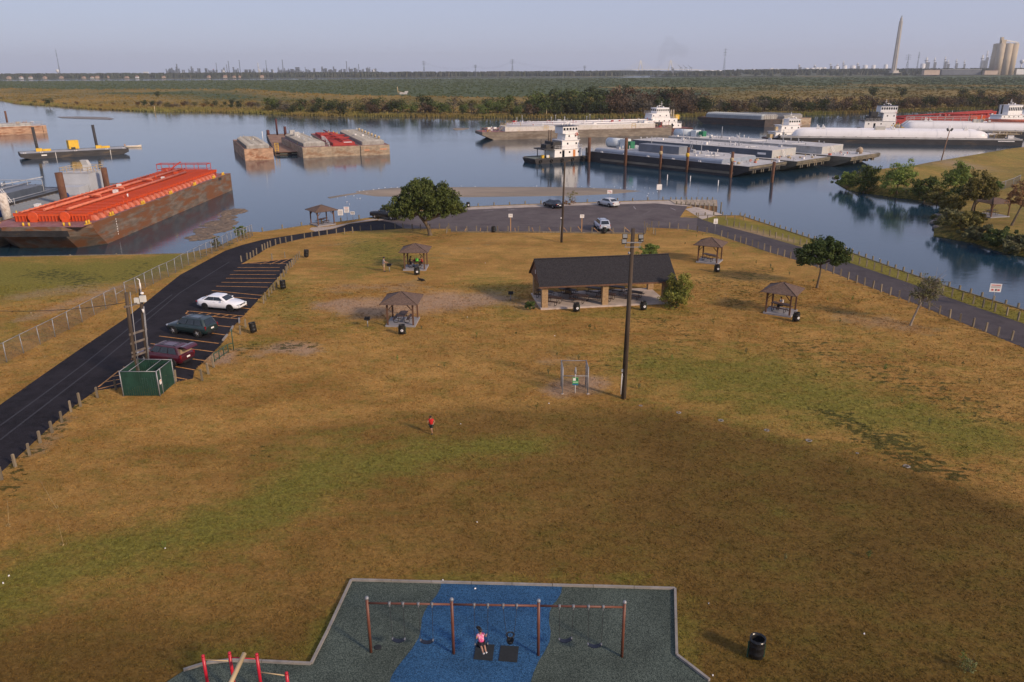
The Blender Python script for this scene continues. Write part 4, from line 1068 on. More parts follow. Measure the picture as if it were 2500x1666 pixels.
for x, y in [z4(1245, 430), z4(1265, 445), z4(1285, 460), z4(1310, 430), z4(1325, 490), z4(1342, 500), z4(1375, 430), z4(1472, 440), z4(1552, 450), z4(1637, 460), z4(1727, 475), z4(1812, 487), z4(1943, 515), z4(2003, 535), z4(2063, 555), z4(2117, 570), z4(2166, 585), z4(2226, 605), z4(2279, 625), z4(2335, 640)]:
    post(G(x, y), .9, 'pale post on the park side of the right hand road, nearer the car park', 'park side posts of the right hand road')
def z6(x, y): return (1870 + x / 3.733, 400 + y / 3.733)
for x, y in [z6(38, 812), z6(102, 835), z6(163, 850), z6(222, 868), z6(282, 895), z6(405, 935), z6(470, 955), z6(545, 980), z6(612, 1005), z6(678, 1030), z6(747, 1058), z6(824, 1088), z6(897, 1112), z6(972, 1140), z6(1046, 1172), z6(1130, 1202), z6(1210, 1232), z6(1298, 1268), z6(1395, 1305), z6(1483, 1338), z6(1578, 1375), z6(1672, 1410), z6(1767, 1450), z6(1885, 1490), z6(2000, 1533), z6(2112, 1575), z6(2235, 1610)]:
    post(G(x, y), .9, 'pale post on the park side of the right hand road, past the shelters', 'park side posts of the right hand road')
for x, y in [z4(1735, 345), z4(1818, 370), z4(1897, 368), z4(1985, 365), z4(2066, 365), z4(2150, 365), z4(1998, 410), z4(2058, 425), z4(2108, 435), z4(2162, 445), z4(2218, 465), z4(2273, 482), z4(2325, 500),
             z6(35, 660), z6(88, 680), z6(148, 692), z6(202, 708), z6(253, 725), z6(310, 740), z6(365, 750), z6(720, 865), z6(786, 890), z6(850, 918), z6(917, 940), z6(985, 965), z6(1052, 990), z6(1124, 1018), z6(1198, 1042), z6(1285, 1070), z6(1605, 1185), z6(1692, 1215), z6(1785, 1247), z6(1887, 1280), z6(1975, 1312), z6(2083, 1352), z6(2192, 1387), z6(2295, 1428)]:
    post(G(x, y), .85, 'pale post on the grass between the right hand road and the water', 'water side posts of the right hand road')
for a, b in (((z3(1840, 550)), z3(1862, 515)), ((z3(1985, 550)), z3(1992, 518)), (z4(70, 475), z4(62, 438)), (z4(232, 472), z4(217, 435)), (z4(395, 472), z4(370, 435)), (z4(540, 472), z4(505, 432)), (z4(665, 460), z4(640, 432)), (z4(825, 475), z4(778, 432)), (z4(970, 480), z4(915, 432)), (z4(1110, 470), z4(1060, 430))):
    A = G(*a); B = G(*b, .55); B = A + Vector(((B - A).x, .15, .62)); c_ = A
    mb = MB(); mb.bar((0, 0, 0), B - A, .10, .10)
    tag(obj('leaning_timber', mb, WOODY, None, A), 'short tan timber leaning at the front edge of the car park', 'timber', 'tan timbers at the car park edge')

PILEW = mat('bulkhead timber', (.20, .165, .11), .9, .3, 2.5, bump=.3, stretch=(1, 1, .25), col2=(.10, .09, .06), amt=.55)
def bulkhead(lab, pts, step, h=.42, wall=True, w=.2, planks=True):
    t = thing('bulkhead', lab, 'bulkhead')
    w_ = gp(pts)
    if wall:
        for a, b in zip(w_, w_[1:]):
            n = max(1, int((b - a).length / 3.0))
            for i in range(n):
                p0, p1 = a.lerp(b, i / n), a.lerp(b, (i + .99) / n)
                mb = MB()
                for k in range(3): mb.bar(p0 + Vector((0, .06, -.18 - .36 * k)), p1 + Vector((0, .06, -.18 - .36 * k)), .10, .34)
                mb.bar(p0 + Vector((0, .02, .03)), p1 + Vector((0, .02, .03)), .22, .07)
                obj('wall_timber', mb, PILEW, t)
    me = None
    for p in along(pts, step):
        if me is None:
            mb = MB(); mb.tube((0, 0, -1.6), (0, 0, h), .13, .12, 8); mb.lathe([(.12, h), (.07, h + .04), (.005, h + .05)], n=8); me = mb.mesh('pile'); me.materials.append(PILEW)
        obj('pile', me, PILEW, t, p + Vector((0, .2, rnd.uniform(-.05, .05))))
    return t
bulkhead('timber bulkhead with short piles along the right hand inlet', [(1701, 527), (1750, 526.5), (1808, 527)] + EAST[1:], 1.45, .5)
bulkhead('timber bulkhead along the waterfront beyond the car park', SHORE[9:], 2.9, .55)
bulkhead('timber bulkhead along the shore by the waterside shelter', SHORE[5:10], 3.3, .6)
bulkhead('low dark timber bulkhead between the left lawn and the orange barge', SHORE[:3], 6.0, .08)
mb = MB(); w_ = gp(SHORE[:3])
pa, pb, pc, pd = G(1634, 489.5), G(1749, 489.5), G(1750, 505), G(1648, 499)
PR = thing('pier', 'short timber pier with posts at the end of the car park', 'pier')
nrm = (pd - pa); lng = (pb - pa); n = 14
for i in range(n):
    p0, p1 = pa.lerp(pb, (i + .03) / n), pa.lerp(pb, (i + .97) / n); q0, q1 = pd.lerp(pc, (i + .03) / n), pd.lerp(pc, (i + .97) / n)
    zz = rnd.uniform(.10, .13)
    mb = MB(); mb.loft([[(*p.xy, zz - .07) for p in (p0, p1, q1, q0)], [(*p.xy, zz) for p in (p0, p1, q1, q0)]]); obj('plank', mb, mat('pier planks', (.36, .29, .21), .9, .25, 2, bump=.3, rnd=.2), PR)
for k in range(3):
    mb = MB(); mb.bar(pd.lerp(pc, .02) + Vector((0, -.03, -.12 - .33 * k)), pc + Vector((0, -.03, -.12 - .33 * k)), .1, .3); obj('wall_timber', mb, WOODY, PR)
    mb = MB(); mb.bar(pc + Vector((.05, 0, -.12 - .33 * k)), pb + Vector((.05, 0, -.12 - .33 * k)), .1, .3); obj('wall_timber', mb, WOODY, PR)
for a, b, k in ((pd, pc, 9), (pa, pb, 9)):
    for i in range(k):
        p = a.lerp(b, (i + .3) / k); mb = MB(); mb.tube(p + Vector((0, -.14 if a is pd else .14, -1.8)), p + Vector((0, -.14 if a is pd else .14, .55)), .12, n=8); obj('pile', mb, PILEW, PR)
mb = MB(); p = pc + Vector((.6, -.6, 0)); mb.tube(p + Vector((0, 0, -1.8)), p + Vector((0, 0, .9)), .12, n=8); obj('pile', mb, PILEW, PR)

def sign(lab, px, py, h, w, s_h, wood=False, marks=(), face=0.0, pane=SIGNW):
    t = thing('sign', lab, 'sign', G(px, py), face)
    mb = MB()
    if wood: mb.box((0, .04, h / 2), (.12, .09, h))
    else: mb.tube((0, .04, 0), (0, .04, h), .035, n=6)
    obj('post', mb, WOODY if wood else GALV, t)
    mb = MB(); mb.box((0, -.03, h - s_h / 2 + .05), (w, .03, s_h)); pn = obj('panel', mb, pane, t)
    for (cx, cz, ww, hh, mm) in marks:
        mb = MB(); mb.box((cx * w, -.05, h - s_h / 2 + .05 + cz * s_h), (ww * w, .008, hh * s_h)); obj('print', mb, mm, pn)
GREYT = mat('sign grey text', (.32, .30, .30), .6, .2, 4)
TXT = [(0, .22, .7, .07, GREYT), (0, .05, .75, .07, GREYT), (0, -.12, .7, .07, GREYT), (0, -.28, .5, .07, GREYT)]
sign('white rules board at the waterside, nearer the shelter', *z3(720, 458), 2.0, .85, .95, marks=TXT)
sign('white rules board with reddish text at the waterside, the taller of two', *z3(777, 450), 2.3, .85, .95, marks=[(0, .3, .6, .1, SIGNR)] + TXT[1:])
sign('small white sign with dark print right of the two rules boards', *z3(829, 442), 1.4, .7, .5, marks=[(0, .2, .8, .15, BLACKM), (0, -.2, .8, .2, GREYT)])
sign('white sign on a tan wooden post at the left of the car park front', *z3(2265, 552), 2.75, .62, .52, True, TXT[:2])
sign('white sign on a tan wooden post by the bare pole', *z4(672, 485), 2.75, .62, .5, True, TXT[:2])
sign('white sign with red lettering at the water behind the silver sedan', *z4(925, 198), 2.1, .9, .65, marks=[(-.15, .2, .5, .16, SIGNR), (.2, -.05, .4, .16, SIGNR), (0, -.3, .7, .12, GREYT)])
sign('blank white square sign at the water near the pier', *z4(1373, 185), 2.9, .95, 1.0, marks=[])
sign('white road sign beside the right hand road behind the pavilion', *z4(1884, 497), 2.3, .6, .75, marks=[(-.02, .1, .06, .6, GREYT)] + TXT[2:])
sign('white notice with red and black lettering at the inlet by the sparse tree', *z6(2052, 1325), 2.6, 1.05, .85, face=R(-12), marks=[(0, .33, .8, .1, SIGNR), (0, .16, .85, .07, GREYT), (0, .03, .8, .07, GREYT), (-.25, -.25, .2, .2, SIGNR), (.05, -.25, .15, .2, BLACKM), (.28, -.25, .2, .2, SIGNR)])
for x, y, s in [(1564, 991, .7), (1657, 1008, .9), (1760, 1027, 1.0), (1872, 1051, .9), (1975, 1076, 1.1), (2093, 1107, .5), (2213, 1139, 1.1)]:
    mb = MB(); r = .20 * s; rr = random.Random(x)
    ring = [(math.cos(2 * math.pi * i / 14) * r * rr.uniform(.9, 1.1), math.sin(2 * math.pi * i / 14) * r * rr.uniform(.85, 1.1)) for i in range(14)]
    mb.loft([[(p, q, -.03) for p, q in ring], [(p * .98, q * .98, .025) for p, q in ring], [(p * .6, q * .6, .035) for p, q in ring], [(p * .5, q * .5, .0) for p, q in ring]])
    tag(obj('field_marker', mb, KERB, None, G(x, y)), 'flat pale concrete disc in the arc along the edge of the brown field', 'marker', 'concrete discs round the field')
LITM = mat('litter white', (.75, .74, .74), .6, .05)
for k, (x, y) in enumerate([(1340, 986), (1125, 1036), (1354, 821), (1141, 775), (1165, 1276), (403, 1340), (1081, 1418), (1730, 1475), (2110, 1549), (76, 765), (8, 1425), (22, 1407), (1740, 1650), (860, 705), (1185, 643), (1160, 1440)]):
    mb = MB(); rr = random.Random(k); q = [(math.cos(a) * rr.uniform(.025, .055), math.sin(a) * rr.uniform(.025, .055)) for a in [i * math.pi / 3 for i in range(6)]]
    mb.loft([[(p, s, .0) for p, s in q], [(p * .8, s * .8, .03 + rr.uniform(0, .03)) for p, s in q]])
    tag(obj('paper_scrap', mb, LITM, None, G(x, y) + Vector((0, 0, .055 if 850 < x < 1650 and y > 1430 else .01)), 0), 'small scrap of white paper on the ground near ' + near(G(x, y)), 'litter', 'scraps of paper on the grass')
def leafmat(name, c, c2, rnd_=.15):
    return mat(name, c, .75, .45, 1.1, col2=c2, amt=.58, scale2=.8, spec=.25, rnd=rnd_, translucent=.18)
LEAF_DK = leafmat('dark oak leaf', (.066, .088, .022), (.115, .13, .032))
LEAF_GR = leafmat('green leaf', (.150, .205, .045), (.20, .23, .055))
LEAF_OL = leafmat('olive leaf', (.15, .135, .036), (.20, .15, .045))
LEAF_BR = leafmat('brown leaf', (.23, .12, .055), (.16, .09, .045))
LEAF_GY = leafmat('grey green leaf', (.14, .145, .065), (.19, .165, .08))
BARK = mat('bark', (.115, .085, .055), .9, .3, 4, bump=.4, stretch=(1, 1, .3))
BARKG = mat('pale bark', (.23, .19, .15), .9, .3, 4, bump=.4, stretch=(1, 1, .3))

def leaves(mb, rr, c, rad, n, size, up=.3):
    c = Vector(c)
    for _ in range(n):
        d = Vector((rr.gauss(0, 1), rr.gauss(0, 1), rr.gauss(0, 1)))
        d.normalize()
        d *= rr.random() ** .4
        p = c + Vector((d.x * rad[0], d.y * rad[1], d.z * rad[2]))
        nr = Vector((rr.gauss(0, 1) + d.x, rr.gauss(0, 1) + d.y, rr.gauss(0, 1) + up)).normalized()
        u = nr.cross(Vector((rr.gauss(0, 1), rr.gauss(0, 1), rr.gauss(0, 1)))).normalized(); w = nr.cross(u)
        s = size * rr.uniform(.6, 1.35)
        mb.v += [tuple(p - u * s), tuple(p + w * s * .5), tuple(p + u * s), tuple(p - w * s * .5)]
        k = len(mb.v) - 4
        mb.f.append((k, k + 1, k + 2, k + 3)); mb.sm.append(False)

def limb(mb, rr, p, d, length, r, depth, tips, spread=.6, n=6, kids=3, droop=0.0):
    segs = 3; q = Vector(p); d = Vector(d).normalized()
    for i in range(segs):
        r1 = r * (1 - .22)
        e = q + d * (length / segs)
        mb.tube(q, e, r, r1, n, caps=False)
        q, r = e, r1
        d = (d + Vector((rr.gauss(0, .16), rr.gauss(0, .16), rr.gauss(0, .12) - droop))).normalized()
        if depth > 0 and i > 0:
            for _ in range(kids if i == segs - 1 else 1):
                a = rr.uniform(0, 2 * math.pi)
                s = Vector((math.cos(a), math.sin(a), rr.uniform(-.2, .6))) * spread
                limb(mb, rr, q, d + s, length * rr.uniform(.55, .8), r * .72, depth - 1, tips, spread, max(4, n - 1), kids, droop)
    if depth <= 1: tips.append(q.copy())

def tree(name, lab, cat, base, trunk_pts, r0, crown, leaf_m, nclump, nleaf, lsize, bark=BARK, seed=1, bare=0, group=None, clump=.7, hollow=.55):
    """trunk_pts: path of the trunk; crown: list of (centre, radii) lumps that together make the outline"""
    rr = random.Random(seed)
    t = thing(name, lab, cat, base, 0, group)
    tb = MB(); tips = []
    pts = [Vector(p) for p in trunk_pts]; n = len(pts) - 1
    for i in range(n):
        tb.tube(pts[i], pts[i + 1], r0 * (1 - .5 * i / n), r0 * (1 - .5 * (i + 1) / n), 9, caps=False)
    tb.tube((pts[0] - Vector((0, 0, .2))), pts[0] + (pts[1] - pts[0]) * .25, r0 * 1.5, r0 * .98, 9, caps=False)
    lb_ = MB()
    cl = []
    for ci, (c, rad) in enumerate(crown):
        c = Vector(c)
        share = max(2, int(nclump * (rad[0] * rad[1] * rad[2]) ** .66 / sum((q[1][0] * q[1][1] * q[1][2]) ** .66 for q in crown)))
        for _ in range(share):
            d = Vector((rr.gauss(0, 1), rr.gauss(0, 1), rr.gauss(0, .9) + .15)).normalized() * (hollow + (1 - hollow) * rr.random()) * rr.uniform(.85, 1.06)
            cl.append(c + Vector((d.x * rad[0], d.y * rad[1], d.z * rad[2])))
    forks = pts[len(pts) // 2:]
    for k, c in enumerate(cl):
        if k % 3 == 0:
            f = min(forks, key=lambda p: (p - c).length + max(0, p.z - c.z) * 2)
            m1 = f.lerp(c, .5) + Vector((rr.uniform(-.2, .2), rr.uniform(-.2, .2), rr.uniform(.0, .35)))
            rr0 = r0 * rr.uniform(.16, .34)
            tb.tube(f, m1, rr0, rr0 * .65, 6, caps=False); tb.tube(m1, c, rr0 * .65, rr0 * .2, 5, caps=False)
    for c in cl:
        s = clump * rr.uniform(.65, 1.25)
        leaves(lb_, rr, c, (s, s, s * .72), int(nleaf * rr.uniform(.6, 1.3)), lsize)
    if bare:
        for c in cl[::2]:
            for _ in range(bare):
                e = c + Vector((rr.gauss(0, .5), rr.gauss(0, .5), rr.gauss(.3, .4)))
                tb.tube(c, e, .018, .006, 4, caps=False)
    tr = obj('trunk', tb, bark, t)
    obj('crown', lb_, leaf_m, t)
    return t

b = G(1050, 575)
tree('oak_tree', 'large dark green tree with a broad drooping crown at the front of the car park', 'tree', b,
     [(0, 0, 0), (-.15, 0, 1.0), (-.7, 0, 2.0), (-1.5, .1, 3.0), (-1.7, .2, 4.5)], .32,
     [((-.3, 0, 6.0), (3.9, 3.4, 2.2)), ((-3.6, -.3, 4.6), (2.6, 2.4, 1.6)), ((2.0, .2, 5.0), (2.6, 2.6, 1.8)), ((.2, -.2, 4.6), (3.4, 2.6, 1.3)), ((-5.3, -.4, 3.9), (1.3, 1.3, .9)), ((3.0, 0, 3.7), (1.3, 1.3, 1.0)), ((-1.2, 0, 7.2), (1.8, 1.8, .9)), ((-3.6, -.6, 3.5), (2.0, 1.6, .9)), ((1.2, -.8, 3.6), (2.2, 1.6, .9)), ((4.0, 0, 4.2), (1.4, 1.4, 1.0))], LEAF_DK, 420, 80, .17, seed=3, clump=.66, hollow=.62)
b = G(1994, 703)
tree('round_tree', 'small dark green round tree beside the right hand road', 'tree', b, [(0, 0, 0), (.08, 0, .9), (.18, 0, 1.8), (.1, 0, 2.6), (.3, 0, 3.6)], .13,
     [((-.9, 0, 3.9), (1.75, 1.6, 1.35)), ((1.2, 0, 4.0), (1.6, 1.5, 1.25)), ((.2, 0, 4.7), (1.5, 1.4, .9)), ((-1.9, 0, 3.2), (.9, .9, .6)), ((2.3, 0, 3.1), (.9, .9, .65))], leafmat('glossy leaf', (.055, .085, .022), (.095, .125, .032)), 190, 80, .13, seed=5, clump=.5)
b = G(2222, 795)
tree('sparse_tree', 'sparse pale trunked tree with thin foliage and bare twigs by the right hand road', 'tree', b, [(0, 0, 0), (.2, 0, .8), (.45, 0, 1.7), (.8, 0, 2.6), (1.0, .1, 3.6)], .11,
     [((.3, 0, 3.0), (1.2, 1.1, 1.0)), ((1.4, 0, 3.2), (1.2, 1.1, 1.1)), ((1.0, 0, 4.1), (1.4, 1.3, .8))], LEAF_GY, 90, 20, .10, bark=BARKG, seed=8, bare=5, clump=.42, hollow=.3)
def bush(lab, base, w, h, m, seed, n=60, nl=60, ls=.1, name='bush', group=None, cat='bush'):
    return tree(name, lab, cat, base, [(0, 0, 0), (0, 0, h * .3), (.05, 0, h * .55)], .05 * h / 2,
                [((0, 0, h * .50), (w * .5, w * .45, h * .5)), ((w * .12, 0, h * .62), (w * .34, w * .34, h * .42)), ((-w * .1, 0, h * .32), (w * .45, w * .42, h * .34))], m, n, nl, ls, seed=seed, clump=.2 * min(w, h) / 1.4, hollow=.35, group=group)
bush('big leafy bush at the right end of the pavilion slab', G(1652, 752), 3.3, 3.6, leafmat('bush leaf', (.20, .215, .045), (.31, .25, .05)), 11, 95, 85, .10)
bush('green bush showing above the roof ridge behind the pavilion', G(1583, 640), 3.2, 2.5, LEAF_GR, 12, 60, 70, .1)
bush('small light green bush at the left corner of the pavilion slab', G(1296, 757), 1.35, 1.05, leafmat('light leaf', (.09, .13, .035), (.12, .14, .04)), 13, 30, 50, .07)
bush('thin yellowish shrub on the waterfront behind the dark sedan', G(1397, 496), 2.2, 2.6, LEAF_OL, 14, 20, 16, .1)
bush('scrubby brown clump at the foot of the waterfront shrub', G(1385, 500), 3.6, .9, LEAF_BR, 15, 24, 36, .1)
bush('green shrub growing through the chain link fence, nearer one', G(530, 606), 1.7, 1.6, LEAF_GY, 16, 26, 50, .1)
bush('green shrub at the far end of the chain link fence', G(588, 577), 2.2, 1.8, LEAF_GR, 17, 30, 50, .1)
def zpen(x, y): return penz(Vector((x, y)))
def PG(px, py):
    g = G(px, py, .2); g.z = max(-.9, zpen(g.x, g.y)); return g
for px, py, w, h, m, lab in [(2068, 447, 5.5, 3.6, LEAF_GR, 'light green bush at the tip of the grassy point'), (2110, 458, 6.2, 5.6, LEAF_DK, 'dark bush second from the tip of the grassy point'),
                             (2190, 466, 7.8, 6.4, LEAF_GR, 'largest bright green bush on the shore of the grassy point'), (2258, 476, 6.6, 4.8, LEAF_DK, 'dark low bush on the shore between two brighter ones'),
                             (2328, 474, 6.0, 6.2, LEAF_GR, 'tall green bush where the grassy point joins the shore'), (2290, 484, 4.6, 3.4, LEAF_OL, 'yellowish shrub overhanging the rocks'), (2345, 492, 5.0, 3.0, LEAF_DK, 'dark shrub below the tall green bush'),
                             (2320, 520, 4.4, 3.4, LEAF_OL, 'olive shrub at the bend of the inlet shore'), (2318, 548, 5.5, 2.6, LEAF_GY, 'grey green scrub on the near corner of the shore across the inlet'), (2352, 562, 5.8, 2.6, LEAF_OL, 'low olive scrub on the near shore, beside the grey green one'),
                             (2395, 574, 5.8, 2.3, LEAF_GY, 'low scrub on the shore below the far shelter'), (2440, 588, 5.5, 2.4, LEAF_DK, 'dark scrub on the shore right of the far shelter'), (2490, 602, 5.5, 2.5, LEAF_GY, 'grey green scrub at the right edge across the inlet'), (2378, 545, 3.6, 1.8, LEAF_OL, 'small olive shrub in front of the far shelter'),
                             (2425, 470, 3.2, 2.0, LEAF_GR, 'small green shrub behind the far shelter')]:
    bush(lab, PG(px, py), w, h, m, int(px), 70, 60, .20, group='bushes across the inlet')
tree('olive_tree', 'olive brown leaning tree next to the shelter across the inlet', 'tree', PG(2367, 533), [(0, 0, 0), (.2, 0, 1.6), (.4, 0, 3), (.5, 0, 4.6)], .2, [((.6, 0, 5.6), (2.2, 2, 1.9)), ((-.8, 0, 4.2), (1.7, 1.6, 1.2)), ((2.2, 0, 4.2), (1.8, 1.6, 1.3)), ((.4, 0, 3.6), (2.4, 2.0, .9))], LEAF_OL, 120, 60, .17, seed=21, clump=.55)
tree('brown_tree', 'brown leafed tree at the right edge across the inlet', 'tree', PG(2469, 552), [(0, 0, 0), (.5, 0, 1.6), (.9, 0, 3), (1.2, 0, 4.6)], .18, [((1.2, 0, 4.9), (2.4, 2.0, 1.9)), ((2.6, 0, 5.2), (2.0, 2, 1.6)), ((-.4, 0, 3.8), (1.4, 1.3, .9))], LEAF_BR, 90, 38, .15, seed=22, bare=4, clump=.5)
ROCK = mat('shore rock', (.25, .21, .18), .9, .25, 1.5, bump=.5, col2=(.10, .09, .08), amt=.55)
rr = random.Random(9)
for k, (px, py) in enumerate([(2078, 456), (2086, 459), (2097, 459), (2108, 462), (2120, 463), (2134, 464), (2147, 465), (2160, 467), (2178, 470), (2235, 476), (2244, 477), (2256, 479), (2264, 480), (2273, 480), (2285, 481), (2296, 482), (2310, 483), (2325, 484), (2040, 434), (2284, 535), (2281, 545), (2290, 528), (2286, 557), (2300, 566), (2052, 446)]):
    s = rr.uniform(.45, 1.1); mb = MB(); mb.ell((0, 0, 0), (s, s * rr.uniform(.6, .9), s * rr.uniform(.4, .6)), 8, 5)
    mb.v = [tuple(Vector(v) * (1 + .28 * noise.noise(Vector(v) * 1.6 + Vector((k, 0, 0))))) for v in mb.v]; mb.sm = [False] * len(mb.sm)
    tag(obj('shore_rock', mb, ROCK, None, G(px, py, WATER + .12), rr.uniform(0, 6)), 'grey rock in the riprap along the shore across the inlet', 'rock', 'rocks along the inlet shore')
PFT = thing('chain_link_fence', 'short pale fence running up the bank behind the far shelter', 'fence')
fp = [PG(2432, 470), PG(2452, 463), PG(2472, 456), PG(2488, 448)]
for p in fp: mb = MB(); mb.tube(p, p + Vector((0, 0, 1.7)), .05, n=6); obj('post', mb, GALV, PFT)
for a, b in zip(fp, fp[1:]): mb = MB(); mb.tube(a + Vector((0, 0, 1.65)), b + Vector((0, 0, 1.65)), .04, n=6); obj('top_rail', mb, GALV, PFT)
mb = MB()
for a, b in zip(fp, fp[1:]): chainlink(mb, a, b, .05, 1.65, .25, .012)
obj('chain_link', mb, CLM, PFT, kind='stuff')
DEB = mat('drift mud', (.20, .145, .10), .95, .35, 1.5, bump=.8, col2=(.10, .075, .055), amt=.5, scale2=1.2)
for k, (cx, cy, rx, ry) in enumerate([(570, 518, 30, 8), (556, 532, 21, 5), (540, 546, 42, 9), (520, 562, 46, 10), (490, 580, 34, 7)]):
    c = G(cx, cy, WATER); e = G(cx + rx, cy, WATER); f = G(cx, cy - ry, WATER); a = e.x - c.x; b_ = f.y - c.y
    rr = random.Random(k); ring = []; n = 40
    for i in range(n):
        t_ = 2 * math.pi * i / n; q = 1 + .35 * noise.noise(Vector((math.cos(t_) * 2.2 + k * 5, math.sin(t_) * 2.2, 0))) + .2 * noise.noise(Vector((math.cos(t_) * 7, math.sin(t_) * 7 + k, 3)))
        ring.append((math.cos(t_) * a * q, math.sin(t_) * b_ * q))
    mb = MB(); mb.loft([[(x, y, -.2) for x, y in ring], [(x, y, .03) for x, y in ring], [(x * .8, y * .8, .14 + .1 * noise.noise(Vector((x, y, k)))) for x, y in ring], [(x * .45, y * .45, .2 + .15 * noise.noise(Vector((x * 2, y * 2, k)))) for x, y in ring], [(x * .1, y * .1, .22) for x, y in ring]])
    tag(obj('drift_raft', mb, DEB, None, c), 'brown raft of drifted mud and reeds floating beside the orange barge', 'drift', 'rafts of drift by the orange barge')
rr = random.Random(31)
wm = []
for k in range(4):
    mb = MB()
    for _ in range(7):
        a = rr.uniform(0, 6.3); e = Vector((math.cos(a) * rr.uniform(.04, .16), math.sin(a) * rr.uniform(.04, .16), rr.uniform(.25, .6))); mb.tube((0, 0, 0), e, .008, .004, 4, caps=False)
        leaves(mb, rr, e, (.10, .10, .12), 9, .055)
    me = mb.mesh('weed'); me.materials.append([LEAF_DK, LEAF_GR, LEAF_OL, LEAF_GY][k]); wm.append(me)
spots = [(1452, 807), (1640, 880), (1741, 793), (1822, 865), (1260, 820), (1164, 820), (1255, 895), (1413, 882), (1440, 805), (2080, 735), (2095, 742), (1928, 672), (1885, 665), (2160, 905), (2290, 880), (2390, 940), (2350, 895), (1700, 580), (1715, 575), (1740, 595), (1672, 598), (1790, 622), (1846, 645), (1880, 655), (1985, 690), (970, 880), (1085, 900), (1030, 805), (1163, 828), (402, 1340), (640, 1195), (1915, 1370), (2120, 1365), (2350, 1620), (1310, 1000), (1560, 950), (1990, 925), (2200, 985), (2070, 1160), (2270, 1040), (1880, 720), (2020, 735), (2050, 790), (1340, 915), (1360, 870)]
for k, (x, y) in enumerate(spots):
    s = rr.uniform(.45, .9)
    o = obj('weed', wm[k % 4], None, None, G(x, y), rr.uniform(0, 6)); o.scale = (s, s, s)
    tag(o, 'leafy weed in the dry grass near ' + near(G(x, y)), 'weed', 'weeds in the dry grass')
bush('pale flowering weed clump at the bottom right corner of the field', G(2362, 1640), .8, .75, leafmat('pale weed', (.16, .17, .06), (.25, .24, .12)), 33, 26, 16, .04, cat='plant', name='weed_clump')
for x0_, y0_, x1_, y1_, h, lab in [(137, 1240, 80, 1145, 1.8, 'thin dry stalk leaning over beside the dark road, the longest'), (22, 1285, 18, 1222, 1.2, 'thin dry stalk near the left edge of the field'), (155, 1330, 140, 1270, 1.1, 'thin dry stalk low in the brown field at the left'), (112, 872, 84, 840, 1.2, 'thin yellow stalk on the verge below the chain link fence')]:
    a = G(x0_, y0_); e = G(x1_, y1_, h); e = a + (e - a).normalized() * min(2.0, (e - a).length)
    mb = MB(); mb.tube((0, 0, 0), e - a, .014, .006, 5); rr2 = random.Random(int(x0_)); leaves(mb, rr2, (0, 0, .05), (.2, .2, .06), 14, .05)
    tag(obj('dry_stalk', mb, mat('dry stalk', (.30, .22, .10), .9), None, a), lab, 'stalk', 'dry stalks')
def grass_mass():
    rr = np.random.default_rng(5)
    N = 70000
    y = 24 + (rr.random(N) ** 1.5) * 62
    x = (rr.random(N) * 2 - 1) * (y * .70 + 4)
    keep = []
    pgp = [(p[0], p[1]) for p in pgw]; rdp = [(p[0], p[1]) for p in gp(left_road)]; pvp = [(p[0], p[1]) for p in (pv(-.3, -.3), pv(PL + .8, -.3), pv(PL + .8, PD + .3), pv(-.3, PD + .3))]; erp = [(p[0], p[1]) for p in gp(east_road)]
    pkp = [(p[0], p[1]) for p in park_poly]
    for i in range(N):
        p = (float(x[i]), float(y[i]))
        if inside(p, pgp) or inside(p, rdp) or inside(p, erp) or inside(p, pvp) or not inside(p, pkp): continue
        if any(abs(p[0] - s[0]) < 1.7 and abs(p[1] - s[1]) < 1.7 for s in (S1, S2, S3, S4)): continue
        keep.append(i)
    x, y = x[keep], y[keep]; n = len(x)
    k = 3
    V = np.zeros((n * k * 3, 3));
    ang = rr.random((n, k)) * 6.283; hh = (.03 + .045 * rr.random((n, k))) ; w = .016 + .012 * rr.random((n, k)); ln = .09 * rr.standard_normal((n, k, 2))
    bx = x[:, None] + .07 * rr.standard_normal((n, k)); by = y[:, None] + .07 * rr.standard_normal((n, k))
    sc = (.7 + y / 60)[:, None]
    hh = hh * sc; w = w * sc
    V = np.stack([np.stack([bx - np.cos(ang) * w, by - np.sin(ang) * w, 0 * bx - .01], -1), np.stack([bx + np.cos(ang) * w, by + np.sin(ang) * w, 0 * bx - .01], -1), np.stack([bx + ln[..., 0] * sc, by + ln[..., 1] * sc, hh], -1)], 2).reshape(-1, 3)
    me = bpy.data.meshes.new('dry_grass')
    nf = n * k
    me.vertices.add(nf * 3); me.vertices.foreach_set('co', V.astype(np.float32).ravel())
    me.loops.add(nf * 3); me.loops.foreach_set('vertex_index', np.arange(nf * 3, dtype=np.int32))
    me.polygons.add(nf); me.polygons.foreach_set('loop_start', np.arange(0, nf * 3, 3, dtype=np.int32))
    me.update(); me.validate()
    at = me.color_attributes.new('cover', 'FLOAT_COLOR', 'POINT')
    grid = {}
    C = np.zeros((n, 4), np.float32)
    for i in range(n):
        key = (round(float(x[i]) / .8), round(float(y[i]) / .8))
        if key not in grid: grid[key] = cover((key[0] * .8, key[1] * .8, 0))
        C[i] = grid[key]
    at.data.foreach_set('color', np.repeat(C, k * 3, 0).ravel())
    me.materials.append(TURF)
    o = obj('dry_grass', me, None, kind='stuff')
grass_mass()

